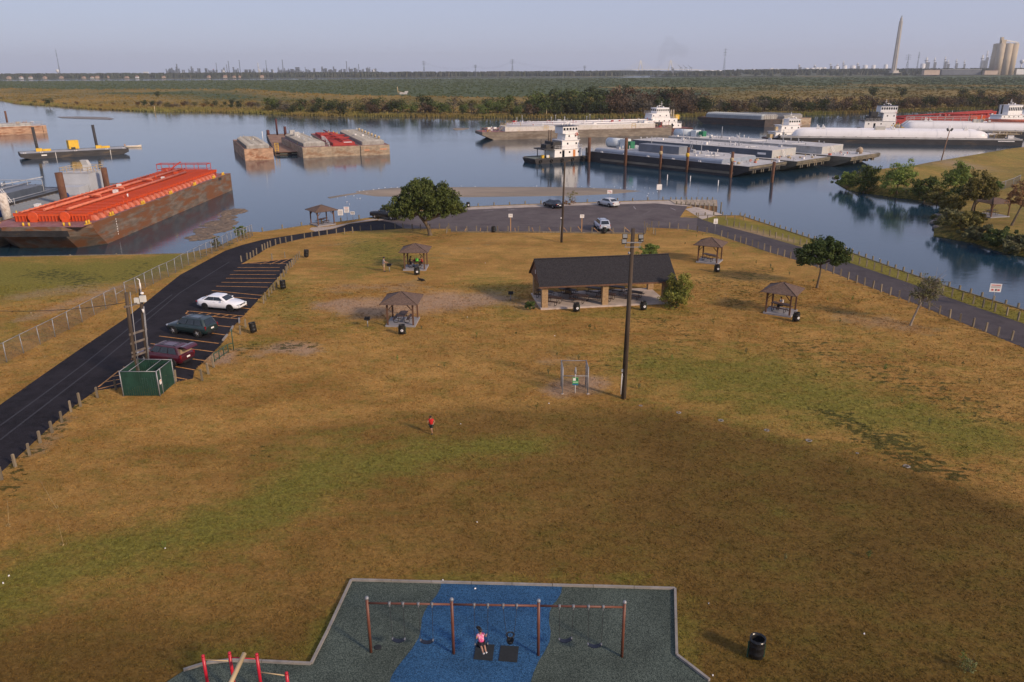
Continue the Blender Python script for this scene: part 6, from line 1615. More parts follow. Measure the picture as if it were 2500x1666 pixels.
def bitts(t, L, ya, h, xs, m=YEL, s=1.0):
    for x in xs:
        mb = MB()
        for dx in (-.35, .35): mb.tube((x + dx * s, ya, h), (x + dx * s, ya, h + .55 * s), .14 * s, n=8)
        mb.box((x, ya, h + .05), (1.3 * s, .4 * s, .1)); obj('bitt', mb, m, t)
def rails(mb, pts, h=1.0, r=.03, step=2.0):
    for a, b in zip(pts, pts[1:]):
        a, b = Vector(a), Vector(b); n = max(1, int((b - a).length / step))
        for i in range(n + 1):
            p = a.lerp(b, i / n); mb.tube(p, p + Vector((0, 0, h)), r, n=4, caps=False)
        for k in (.55, 1.0): mb.tube(a + Vector((0, 0, h * k)), b + Vector((0, 0, h * k)), r, n=4, caps=False)
def ladder(t, a, b, w, m, along_x=True):
    mb = MB(); a, b = Vector(a), Vector(b); o = Vector((w / 2, 0, 0)) if along_x else Vector((0, w / 2, 0))
    mb.bar(a - o, b - o, .07); mb.bar(a + o, b + o, .07)
    for i in range(7): mb.bar(a.lerp(b, (i + .5) / 7) - o, a.lerp(b, (i + .5) / 7) + o, .05)
    obj('ladder', mb, m, t)
def clutter(t, rr, x0, x1, y0, y1, h, n, ms, smax=.9):
    """valves, hoses, vents and lockers standing on a deck"""
    for _ in range(n):
        x, y = rr.uniform(x0, x1), rr.uniform(y0, y1); k = rr.random(); s = rr.uniform(.35, smax)
        mb = MB()
        if k < .35: mb.tube((x, y, h), (x, y, h + s), .11, n=7); mb.tube((x - .18, y, h + s), (x + .18, y, h + s), .06, n=6); nm = 'valve'
        elif k < .6: mb.box((x, y, h + s * .4), (s * 1.3, s, s * .8)); mb.box((x, y, h + s * .82), (s * 1.36, s * 1.06, .05)); nm = 'deck_locker'
        elif k < .8: mb.tube((x, y, h), (x, y, h + s * 1.2), .07, n=6); mb.ell((x, y, h + s * 1.25), (.16, .16, .12), 7, 4); nm = 'vent'
        else:
            mb.path([(x, y, h + .1), (x, y, h + s * .8), (x + s, y, h + s * .8), (x + s, y, h + .1)], .07, 6); nm = 'pipe_bend'
        obj(nm, mb, rr.choice(ms), t)

A, B = G(262, 594, WATER), G(564, 466, WATER)
A2 = Vector((B.x, 107.2, WATER)); B2 = Vector((B.x, 167.5, WATER))
OB, L, y0, y1, h = barge('big rusty barge with a bright orange red framed deck at the left bank', A2, B2, 1, 14.4, 3.55, H_RUST, D_PURP, (4.0, 0), 'moored barges', chamfer=3.0)
tx0, tx1, ty0, ty1 = 4.6, L - 4.0, y0 + 1.5, y1 - 2.2
mb = MB(); mb.box(((tx0 + tx1) / 2, (ty0 + ty1) / 2, h + .42), (tx1 - tx0, ty1 - ty0, .80)); obj('tank_top', mb, mat('shade darkened orange plate', (.40, .050, .016), .75, .25, .8, col2=(.28, .05, .025), amt=.58), OB)  # plate orange darkened to hold the shade between ribs, blotched at random
n = 38
rib = None
for i in range(n + 1):
    x = tx0 + (tx1 - tx0) * i / n
    if rib is None:
        mb = MB(); mb.box((0, (ty0 + ty1) / 2 - .0, h + 1.02), (.16, ty1 - ty0 + .16, .42)); mb.box((0, (ty0 + ty1) / 2, h + 1.235), (.34, ty1 - ty0 + .22, .035)); rib = mb.mesh('deck_rib'); rib.materials.append(D_ORNG)
    obj('deck_rib', rib, None, OB, (x, 0, 0))
for y in (ty0 + (ty1 - ty0) * .36, ty0 + (ty1 - ty0) * .66):
    mb = MB(); mb.tube((tx0 + (1.5 if y > (ty0 + ty1) / 2 else 2.0), y, h + 1.48), (tx1 - (0 if y > (ty0 + ty1) / 2 else 6), y, h + 1.48), .20, n=10); obj('pipe_run', mb, D_PINKO, OB)
mb = MB(); mb.tube((tx0, ty1 - 1.2, h + 1.4), (tx1 - 10, ty1 - 1.2, h + 1.4), .12, n=8); obj('pipe_run', mb, D_PINKO, OB)
for xx in (tx0 + 22, tx0 + 33, tx0 + 14):
    mb = MB(); mb.path([(xx, ty0 + 5.0, h + 1.3), (xx, ty0 + 5.0, h + 1.75), (xx, ty0 + 7.6, h + 1.75), (xx, ty0 + 7.6, h + 1.3)], .12, 6); obj('cross_pipe', mb, D_PINKO, OB)
for i in range(26):
    x = tx0 + 1.2 + i * (tx1 - tx0 - 2) / 26
    mb = MB(); mb.loft([[(x - .5, ty0 - .75, h + .03), (x + .5, ty0 - .75, h + .03), (x + .42, ty0 + .0, h + .03), (x - .42, ty0, h + .03)], [(x - .42, ty0 - .35, h + .66), (x + .42, ty0 - .35, h + .66), (x + .42, ty0 + .0, h + .7), (x - .42, ty0, h + .7)]]); obj('side_bracket', mb, D_PINKO, OB)
for y in (ty0 + 3.1, ty1 - 3.0):
    mb = MB(); mb.tube((tx0 - .55, y, h + .75), (tx0 - .15, y, h + .75), .72, n=20); mb.tube((tx0 - .6, y, h + .75), (tx0 - .1, y, h + .75), .16, n=8); mb.box((tx0 - .35, y, h + .2), (.5, .9, .4)); obj('hose_reel', mb, D_ORNG, OB)
for i in range(22): yy = ty0 + .3 + i * (ty1 - ty0 - .6) / 21; mb = MB(); mb.box((tx0 - .1, yy, h + .45), (.16, .09, .8)); obj('front_stiffener', mb, D_ORNG, OB)
bitts(OB, L, y0 + .55, h, [2.5, 9.5, 20, 31, 42, 52, L - 3]); bitts(OB, L, y1 - .5, h, [3, 30, L - 3])
bitts(OB, L, 0, h, []);
for yy in (y0 + 2.8, y0 + 8.5):
    mb = MB(); mb.tube((1.1, yy - .4, h), (1.1, yy - .4, h + .5), .14); mb.tube((1.1, yy + .4, h), (1.1, yy + .4, h + .5), .14); obj('bitt', mb, YEL, OB)
mb = MB(); rails(mb, [(L - 3.6, y0 + 3.5, h), (L - 3.6, y1 - .5, h)], 2.3, .07, 2.4); rails(mb, [(L - 1.4, y0 + 3.5, h), (L - 1.4, y1 - .5, h)], 2.3, .07, 2.4)
for yy in (y0 + 3.5, y1 - .5): mb.bar((L - 3.6, yy, h + 2.3), (L - 1.4, yy, h + 2.3), .14)
mb.bar((tx1 - 5, ty0 + 8, h + 1.5), (L - 2, ty0 + 8.0, h + 2.6), .2); obj('pipe_rack', mb, mat('rack red', (.45, .06, .04), .6, .15, 2), OB)
clutter(OB, random.Random(1), L - 3.8, L - 1, y0 + 4, y1 - 1, h, 9, [D_ORNG, DARKMACH, DARKMACH, D_RED], 1.6)
clutter(OB, random.Random(2), tx0 + 2, tx1, ty0 + 1, ty1 - 1, h + 1.2, 12, [D_PINKO, SIGNW, D_ORNG], .6)
mb = MB(); mb.box((L - 6.5, y0 - .02, h - .35), (1.6, .03, .5)); obj('name_patch', mb, DARKMACH, OB)
for i in range(7): mb = MB(); mb.box((9.4, y0 - .015, h - .5 - i * .38), (.14, .02, .2)); obj('draft_mark', mb, SIGNW, OB)
mb = MB(); mb.loft([[(-.03, y0 + 2.2, h - .45), (-.03, y1 - 2.2, h - .45), (.3, y1 - 2.2, h - 1.35), (.3, y0 + 2.2, h - 1.35)], [(-.05, y0 + 2.2, h - .45), (-.05, y1 - 2.2, h - .45), (.28, y1 - 2.2, h - 1.35), (.28, y0 + 2.2, h - 1.35)]]); obj('bow_band', mb, H_BLACK, OB)

n0 = Vector((OB.location.x - 14.7, 0, 0))
GB, L, y0, y1, h = barge('grey deck barge with a square deckhouse beside the orange barge', (n0.x, 100, WATER), (n0.x, 164, WATER), 1, 13.0, 2.0, H_GREY, D_BLUE, (0, 3), 'moored barges')
me = None
for i in range(46):
    if me is None: mb = MB(); mb.box((0, (y0 + y1) / 2, h + .09), (.12, y1 - y0 - .8, .16)); me = mb.mesh('deck_rib'); me.materials.append(mat('grey rib', (.26, .28, .30), .7, .15, 1))
    obj('deck_rib', me, None, GB, (1.5 + i * 1.2, 0, 0))
hx, hy = 54.5, (y0 + y1) / 2 + 3.2
mb = MB(); mb.box((hx, hy, h + 1.8), (6.0, 5.4, 3.6)); dh = obj('deckhouse', mb, mat('house grey', (.42, .44, .47), .6, .06, .5), GB)
mb = MB(); mb.box((hx, hy, h + 3.63), (6.2, 5.6, .06)); obj('roof', mb, D_GREY, dh)
mb = MB(); mb.box((hx + .6, hy - .8, h + 4.2), (1.1, 1.2, 1.3)); mb.loft([[(hx + .05, hy - 1.4, h + 4.85), (hx + 1.15, hy - 1.4, h + 4.85), (hx + 1.15, hy - .2, h + 4.85), (hx + .05, hy - .2, h + 4.85)], [(hx - .3, hy - 1.2, h + 5.8), (hx + .6, hy - 1.2, h + 5.8), (hx + .6, hy, h + 5.8), (hx - .3, hy, h + 5.8)]]); obj('funnel', mb, mat('funnel grey', (.5, .5, .49), .6, .08, 1), dh)
mb = MB(); rails(mb, [(hx - 3.0, hy - 2.7, h + 3.66), (hx + 3.0, hy - 2.7, h + 3.66), (hx + 3.0, hy + 2.7, h + 3.66), (hx - 3.0, hy + 2.7, h + 3.66), (hx - 3.0, hy - 2.7, h + 3.66)], 1.0, .05, 1.2); obj('railing', mb, BUFF, dh)
mb = MB(); mb.box((hx - 5.0, hy - .5, h + .75), (3.4, 3.8, 1.5)); obj('engine_box', mb, mat('house grey', (.42, .44, .47), .6), GB)
clutter(GB, random.Random(4), 4, 38, y0 + 1, y1 - 1, h + .15, 26, [PIPEG, PIPEG, BUFF, SIGNW, YEL], 1.0)
for x, y in ((20, y0 + 4.8), (20.6, y0 + 6.8), (37.8, y0 + 4.2)):
    mb = MB(); mb.ell((x, y, h + 1.35), (.55, .5, .65), 9, 6); cv = obj('covered_winch', mb, BLUEC, GB); mb = MB(); mb.box((x, y, h + .45), (.5, .6, .7)); obj('winch_stand', mb, BUFF, cv)
mb = MB()
for k in range(5): mb.bar((10 + k * .7, y0 + 1.2 + k * .2, h + .35), (17 + k * .6, y0 + 2.2 + k * .45, h + .35), .14)
obj('loose_pipes', mb, PIPEG, GB, kind='stuff')
mb = MB(); rails(mb, [(20, y0 + .5, h + .1), (50, y0 + .5, h + .1)], 1.0, .045, 1.5); obj('railing', mb, PIPEG, GB)
DB, L, y0, y1, h = barge('dark blue tank barge at the left edge beyond the grey deck barge', (n0.x - 13.8, 112, WATER), (n0.x - 13.8, 157, WATER), 1, 15, 2.2, H_BLACK, D_BLUE, (0, 4), 'moored barges')
mb = MB(); mb.box((L / 2 - 2, (y0 + y1) / 2, h + .7), (L - 8, 11.5, 1.4)); tk = obj('trunk_deck', mb, D_NAVY, DB)
mb = MB(); mb.box((L / 2 - 2, (y0 + y1) / 2, h + 1.42), (L - 8.1, 11.3, .04)); obj('trunk_top', mb, D_BLUE, tk)
mb = MB(); mb.tube((1, y0 + 1.0, h + .35), (L - 3, y0 + 1.0, h + .35), .09); mb.tube((4, y0 + 5, h + 1.7), (L - 5, y0 + 5, h + 1.7), .14); mb.tube((4, y0 + 10, h + 1.7), (L - 8, y0 + 10, h + 1.7), .2); obj('pipe_run', mb, PIPEG, DB)
ladder(DB, (26, y0 + .5, h), (26, y0 + 1.9, h + 2.4), .6, SIGNW)
clutter(DB, random.Random(6), 3, L - 6, y0 + 3, y1 - 3, h + 1.45, 16, [PIPEG, D_NAVY, SIGNW], .9)
mb = MB(); rails(mb, [(L - 7, y0 + 1.5, h), (L - 7, y1 - 2, h)], 2.4, .07, 2.5); mb.bar((L - 10, y1 - 5, h + 1.5), (L - 4, y0 + 3, h + 2.6), .16); obj('pipe_rack', mb, PIPEG, DB)
clutter(DB, random.Random(7), L - 7, L - 2, y0 + 2, y1 - 2, h, 12, [SIGNW, DARKMACH, DARKMACH, PIPEG], 1.7)
def piling(lab, p, h, r=.42, m=PILEM, top=None, lean=(0, 0), group='steel pilings'):
    mb = MB(); t = thing('mooring_pile', lab, 'piling', (p[0], p[1], WATER), 0, group)
    mb.tube((0, 0, -1.5), (lean[0], lean[1], h), r, n=14); obj('pile', mb, m, t)
    if top: mb = MB(); mb.tube((lean[0] * .28, lean[1] * .28, h * .28), (lean[0], lean[1], h + .02), r + .025, n=14); obj('painted_band', mb, top, t)
    return t
piling('brown steel pile beside the square grey deckhouse', G(264, 468, .9), 6.5, .55, lean=(-.1, 0))
piling('brown steel pile at the middle of the orange barge', G(160, 498, 1.2), 7.6, .62, lean=(-.2, 0))
piling('steel pile painted white above, at the left edge by the orange barge bow', G(23, 545, 1.0), 6.6, .62, top=mat('chipped white', (.55, .50, .44), .8, .2, 3, col2=(.2, .12, .08), amt=.62), lean=(-.25, 0))
A, B = G(88, 389, WATER), G(300, 377, WATER)
SB, L, y0, y1, h = barge('black flat spud barge with two tall spuds and a yellow box', A - (B - A) * .16, B + (B - A) * .08, 1, 9.0, 1.6, H_BLACK, mat('pale deck', (.36, .36, .36), .8, .15, .5), (5.5, 3.5), 'moored barges')
for x, yb in ((5.2, y1 - .9), (L - 7.6, y1 - .9)):
    mb = MB(); mb.tube((x, yb, -1.2), (x - .25, yb, 8.6), .42, n=10); obj('spud', mb, H_BLACK, SB)
    mb = MB(); mb.box((x + .2, yb - 1.2, h + .45), (1.6, 1.6, .9)); mb.box((x + 2.2, yb - 1.4, h + .35), (2.2, 1.0, .6)); obj('spud_winch', mb, YEL, SB)
mb = MB(); mb.box((L * .505, y1 - 2.0, h + 1.55), (2.8, 2.2, 2.5), .15); obj('control_box', mb, YEL, SB)
mb = MB(); mb.box((L * .5, y1 - 3.14, h + .5), (1.2, .2, .6), .15); obj('box_base', mb, DARKMACH, SB)
bitts(SB, L, y0 + .5, h, [1.2, 5.5, L * .5, L - 6, L - 1.2], SIGNW, .7)
mb = MB(); mb.box((6.0, y0 - .015, h - .6), (1.4, .02, .35)); obj('hull_number', mb, SIGNW, SB)
for x in (9.0, L - 5.2): mb = MB(); mb.box((x, y0 - .012, h * .4), (.12, .02, h * 1.2)); obj('hull_stripe', mb, SIGNW, SB)
p = G(325, 360, WATER); SK = thing('skiff', 'small cream skiff floating beyond the end of the spud barge', 'boat', p, math.atan2((B - A).y, (B - A).x) * .3)
mb = MB(); rr_ = []
for x, w, zz in ((-2.6, .75, .55), (-1.5, .95, .5), (.5, .95, .55), (1.8, .7, .65), (2.7, .08, .8)): rr_.append([(x, -w * .7, -.1), (x, -w, zz), (x, w, zz), (x, w * .7, -.1)])
mb.loft(rr_, True); obj('hull', mb, mat('cream hull', (.62, .54, .44), .5, .08, 2), SK)
mb = MB(); mb.box((-.2, 0, .56), (3.6, 1.5, .04)); obj('deck', mb, SIGNW, SK); mb = MB(); mb.box((-2.5, 0, .8), (.4, .4, .6)); obj('outboard_motor', mb, H_PINK, SK)
A, B = G(-60, 333, WATER), G(116, 325, WATER)
LB, L, y0, y1, h = barge('tan barge with deck piping at the far left edge of the river', A, B, 1, 11, 3.0, H_PINK, D_GREY, (0, 0), 'moored barges')
mb = MB(); mb.box((L * .42, 5.5, h + .6), (L * .78, 7, 1.2)); obj('trunk_deck', mb, D_LGREY, LB)
clutter(LB, random.Random(8), L * .5, L - 2, 1.5, 9.5, h + .6, 22, [PIPEG, BUFF, SIGNW, H_PINK], 1.6)
mb = MB(); rails(mb, [(L * .4, 1.2, h), (L - 1, 1.2, h)], 1.6, .06, 2); obj('railing', mb, PIPEG, LB)
mb = MB(); mb.tube((L - .05, .3, .1), (L - .05, .3, h), .1); mb.tube((L - 1.4, -.06, h - .2), (L - 1.4, -.06, .2), .08); obj('rub_bar', mb, H_RUST, LB)
piling('dark mooring pile behind the barge at the far left edge', G(18, 300, 2.0), 8, .4)

def px3(x): return x
def cover_ribs(t, L, x0, x1, y0, y1, h, hh, m, n=None, top=None):
    mb = MB(); mb.loft([[(x0, y0, h + .02), (x1, y0, h + .02), (x1, y1, h + .02), (x0, y1, h + .02)], [(x0, y0, h + hh * .72), (x1, y0, h + hh * .72), (x1, y1, h + hh * .72), (x0, y1, h + hh * .72)], [(x0 + .2, y0 + .9, h + hh), (x1 - .2, y0 + .9, h + hh), (x1 - .2, y1 - .9, h + hh), (x0 + .2, y1 - .9, h + hh)]])
    cv = obj('hatch_cover', mb, m, t)
    n = n or int((x1 - x0) / 1.1); me = None
    for i in range(n):
        if me is None:
            mb = MB(); pts = [(0, y0 - .03, h + .05), (0, y0 - .03, h + hh * .72), (0, y0 + .9, h + hh + .05), (0, y1 - .9, h + hh + .05), (0, y1 + .03, h + hh * .72), (0, y1 + .03, h + .05)]
            for a, b in zip(pts, pts[1:]): mb.bar(a, b, .16, .16)
            me = mb.mesh('cover_rib'); me.materials.append(m)
        obj('cover_rib', me, None, cv, (x0 + (i + .5) * (x1 - x0) / n, 0, 0))
    mb = MB()
    k = int((y1 - y0) / .75)
    for xx in (x0 - .03, x1 + .03):
        for i in range(k + 1): mb.box((xx, y0 + .2 + i * (y1 - y0 - .4) / k, h + hh * .38), (.12, .12, hh * .7))
    obj('end_ribs', mb, m, cv)
    return cv
cw = [(597, 669, 391, 389.5), (740, 811, 386, 383), (811.5, 881, 383, 380), (881.5, 952, 380, 377.5)]
dirs = (G(951, 378, WATER) - G(740, 386, WATER)).normalized()
perp = Vector((-dirs.y, dirs.x, 0))
def cl(i): return G(cw[i][0], cw[i][2], WATER), G(cw[i][1], cw[i][3], WATER)
def end_barge(lab, i, Lb, h, hm, dm, far_px, name='barge'):
    a, b = cl(i)
    far_ = G(far_px[0], far_px[1], h + WATER)
    ax = (far_ - Vector((a.x, a.y, far_.z))); ax.z = 0; ln = ax.length; ax.normalize()
    n = Vector((ax.y, -ax.x, 0)); w = (b - a).dot(n)
    t, L, y0, y1, hh = barge(lab, b - n * 0.0, b + ax * ln, -1, w, h, hm, dm, (0, 0), 'barges moored in mid river', name)
    return t, L, y0, y1, hh
T, L, y0, y1, h = end_barge('leftmost barge of the mid river cluster, rusty tan with a grey rolled cover', 0, 45, 3.1, H_PINK, D_RUSTD, (567, 341))
cover_ribs(T, L, 1.6, L - 6, y0 + .9, y1 - .9, h, 1.3, D_COVER)
for yy in (y0 + 2.6, y1 - 2.6):
    mb = MB(); mb.box((L / 2 - 2, yy, h + 1.34), (L - 8, .25, .12)); obj('cover_rail', mb, DARKMACH, T)
mb = MB(); mb.tube((9, y0 + 1.5, h + 1.5), (9, y0 + 1.5, h + 4.2), .1); obj('mast', mb, SIGNW, T)
clutter(T, random.Random(12), L - 8, L - 1, y0 + 1, y1 - 1, h, 6, [BUFF, H_PINK], 1.4)
clutter(T, random.Random(13), 8, L - 10, y0 + 2, y1 - 2, h + 1.7, 6, [BUFF, SIGNW, YEL], .6)
a, b = G(670, 377, WATER), G(740, 377.5, WATER); f = G(649, 327, WATER + .9)
ax = (f - a); ax.z = 0; Ld = ax.length; ax.normalize(); n_ = Vector((ax.y, -ax.x, 0))
T, L, y0, y1, h = barge('low rusty flat deck barge in the middle of the cluster', b, b + ax * Ld, -1, (b - a).dot(n_), .9, hullmat('flat hull', (.06, .05, .045), (.15, .09, .05)), D_RUSTD, (0, 0), 'barges moored in mid river')
for yy in (y0 + .8, y1 - .8):
    mb = MB(); mb.bar((2.0, yy - .5, h), (2.0, yy - .5, h + 2.6), .14); mb.bar((2.0, yy + .5, h), (2.0, yy + .5, h + 2.6), .14)
    for k in range(5): mb.bar((2.0, yy - .5, h + .3 + k * .55), (2.0, yy + .5, h + .3 + k * .55), .12)
    obj('ladder_stand', mb, YEL, T)
mb = MB(); mb.tube((L - 4, y1 - 4, h), (L - 4, y1 - 4, h + 6.0), .35, n=8); obj('spud', mb, mat('dark red steel', (.09, .03, .028), .7, .2, 1), T)
mb = MB(); mb.tube((L - 9, y0 + 1.5, h), (L - 9, y0 + 1.5, h + 3.4), .5, n=8); obj('spud', mb, mat('dark red steel', (.09, .03, .028), .7), T)
mb = MB(); mb.tube((L - 2, y1 - .7, h), (L - 2, y1 - .7, h + 1.8), .6, n=8); obj('bollard', mb, mat('dark red steel', (.09, .03, .028), .7), T)
mb = MB(); mb.box((L / 2, y0 + .2, h + .3), (L - 6, .25, .5)); obj('coaming', mb, mat('dark red steel', (.09, .03, .028), .7), T)
for k in range(8): mb = MB(); mb.box((3 + k * (L - 8) / 8, (y0 + y1) / 2, h + .045), ((L - 8) / 8 - .12, y1 - y0 - 1.6, .05)); obj('deck_plate', mb, D_RUSTD, T)
mb = MB()
for yy in (y0 + 2.2, y1 - 2.6): mb.box((-.03, yy, h - .45), (.04, 2.2, .25))
obj('painted_mark', mb, mat('pale green mark', (.42, .46, .36), .7), T)
T, L, y0, y1, h = end_barge('grey ribbed tank barge with a white railing, left of the red one', 1, 45, 2.9, H_TAN, D_PURP, (686, 336))
cover_ribs(T, L, 2.6, L - 4, y0 + 1.4, y1 - .8, h, 1.45, D_COVER)
mb = MB(); rails(mb, [(4, y0 + .9, h + 1.45), (9, y0 + .9, h + 1.45)], 1.1, .06, 1.2); rails(mb, [(1, y0 + .4, h), (4, y0 + .9, h + 1.45)], 1.1, .06, 1); obj('railing', mb, SIGNW, T)
clutter(T, random.Random(15), 3, L - 6, y0 + 2, y1 - 2, h + 1.45, 16, [SIGNW, PIPEG, D_LGREY], .9)
for xx in (L - 5, L - 14): mb = MB(); mb.box((xx, y1 - 3, h + 2.0), (1.6, 1.6, 1.3)); obj('deck_locker', mb, D_LGREY, T)
T, L, y0, y1, h = end_barge('red decked tank barge between two grey ribbed ones', 2, 45, 2.8, H_TAN, D_RED, (759, 327))
mb = MB(); mb.box((L / 2 - 1, (y0 + y1) / 2, h + .4), (L - 9, y1 - y0 - 2, .8)); obj('tank_top', mb, D_RED, T)
for i in range(16): mb = MB(); mb.box((4 + i * (L - 10) / 16, (y0 + y1) / 2, h + .85), (.18, y1 - y0 - 1.9, .16)); obj('deck_rib', mb, D_RED, T)
mb = MB(); mb.tube((4, (y0 + y1) / 2, h + 1.3), (L - 4, (y0 + y1) / 2, h + 1.3), .25); mb.tube((14, y0 + 1, h + 1.5), (14, y1 - 1, h + 1.5), .2); mb.tube((24, y0 + 1, h + 1.5), (24, y1 - 1, h + 1.5), .2); obj('pipe_run', mb, D_RED, T)
clutter(T, random.Random(17), L * .55, L - 2, y0 + 1, y1 - 1, h + .6, 16, [D_RED, D_RED, SIGNW, YEL, DARKMACH], 1.4)
mb = MB(); mb.box((4.5, y0 + 3, h + .86), (1.6, 2.4, .12)); obj('white_marking', mb, SIGNW, T)
T, L, y0, y1, h = end_barge('grey ribbed barge with cream vents, rightmost of the mid river cluster', 3, 45, 2.8, H_TAN, D_PURP, (822, 327))
cover_ribs(T, L, 2.2, L - 3, y0 + 1.2, y1 - .8, h, 1.5, D_COVER)
for i in range(7): mb = MB(); xx = 4 + i * (L - 9) / 7; mb.tube((xx, y0 + 2.4, h + 1.4), (xx, y0 + 2.4, h + 2.0), .22); mb.ell((xx, y0 + 2.4, h + 2.1), (.6, .45, .42), 8, 5); obj('vent', mb, BUFF, T)
clutter(T, random.Random(19), 3, L - 6, y0 + 3, y1 - 2, h + 1.5, 12, [SIGNW, D_LGREY, BUFF], .8)
mb = MB(); mb.box((-.02, y0 + 1.9, h * .6), (.03, 2.0, .35)); mb.box((-.02, y1 - 1.8, h * .55), (.03, 1.6, .35)); obj('faded_number', mb, mat('faded orange print', (.55, .25, .14), .8, .3, 4), T)

A, B = G(1178, 343, WATER), G(1632, 330, WATER)
ud = (B - A).normalized(); un = Vector((-ud.y, ud.x, 0))
def tank_pair(lab, A, L, bm, trunk_m, seed, shift):
    T, L, y0, y1, h = barge(lab, A, A + ud * L, 1, bm, 2.7, H_GREY, D_PURP, (6, 0), 'tank barges with the centre towboat')
    mb = MB(); mb.box((L * .52, bm / 2, h + .9), (L * .80, bm - 3.4, 1.8)); tk = obj('trunk_deck', mb, trunk_m, T)
    mb = MB(); mb.tube((L * .13, 1.8, h + 1.72), (L * .91, 1.8, h + 1.72), .17, n=8); mb.tube((L * .14, bm * .4, h + 2.15), (L * .9, bm * .4, h + 2.15), .16, n=8); mb.tube((L * .14, bm * .55, h + 2.15), (L * .9, bm * .55, h + 2.15), .2, n=8); obj('pipe_run', mb, SIGNW, T)
    mb = MB(); mb.box((L * .52, bm * .7, h + 2.05), (L * .74, .8, .4)); obj('walkway', mb, D_RED, T)
    clutter(T, random.Random(seed), L * .15, L * .9, 2.4, bm - 2.4, h + 1.8, 26, [SIGNW, PIPEG, SIGNW, BUFF, D_RED], 1.2)
    clutter(T, random.Random(seed + 1), .8, L * .11, 1, bm - 1, h, 10, [D_PURP, SIGNW, BUFF, YEL], 1.0)
    clutter(T, random.Random(seed + 2), L * .92, L - .6, 1, bm - 1, h, 14, [PIPEG, BUFF, D_RED, DARKMACH], 2.0)
    mb = MB(); mb.bar((L * .09, 3, h), (L * .13, 3, h + 2.6), .12); mb.bar((L * .09, bm - 4, h), (L * .13, bm - 4, h + 2.6), .12); rails(mb, [(L * .125, 1.8, h + 1.8), (L * .125, bm - 2, h + 1.8)], 1.1, .06, 1.5); obj('stair_rail', mb, BUFF, T)
    for f in (.2, .38, .57): mb = MB(); mb.tube((L * f, bm * .6, h + 1.8), (L * f, bm * .6, h + 4.4), .08); mb.box((L * f, bm * .6, h + 4.5), (.4, .3, .2)); obj('light_mast', mb, PIPEG, T)
    for f in (.33, .8):
        mb = MB(); rails(mb, [(L * f - .8, 1.62, h + .1), (L * f + .8, 1.62, h + .1)], 1.7, .05, .8); obj('ladder', mb, YEL, T)
    bitts(T, L, .5, h, [3, 14, 28, 42, 56, L - 4], BUFF, .8)
    return T
tank_pair('near barge of the long white tank barge pair in the centre of the river', A, (B - A).length + 1, 11.5, mat('cream tank side', (.55, .53, .49), .55, .08, .4, col2=(.42, .36, .29), amt=.62), 40, 0)
tank_pair('far barge of the long white tank barge pair, behind the near one', A + un * 12.2 + ud * 5.5, (B - A).length + 2, 11.5, mat('white tank side', (.66, .65, .64), .5, .08, .4), 50, 0)

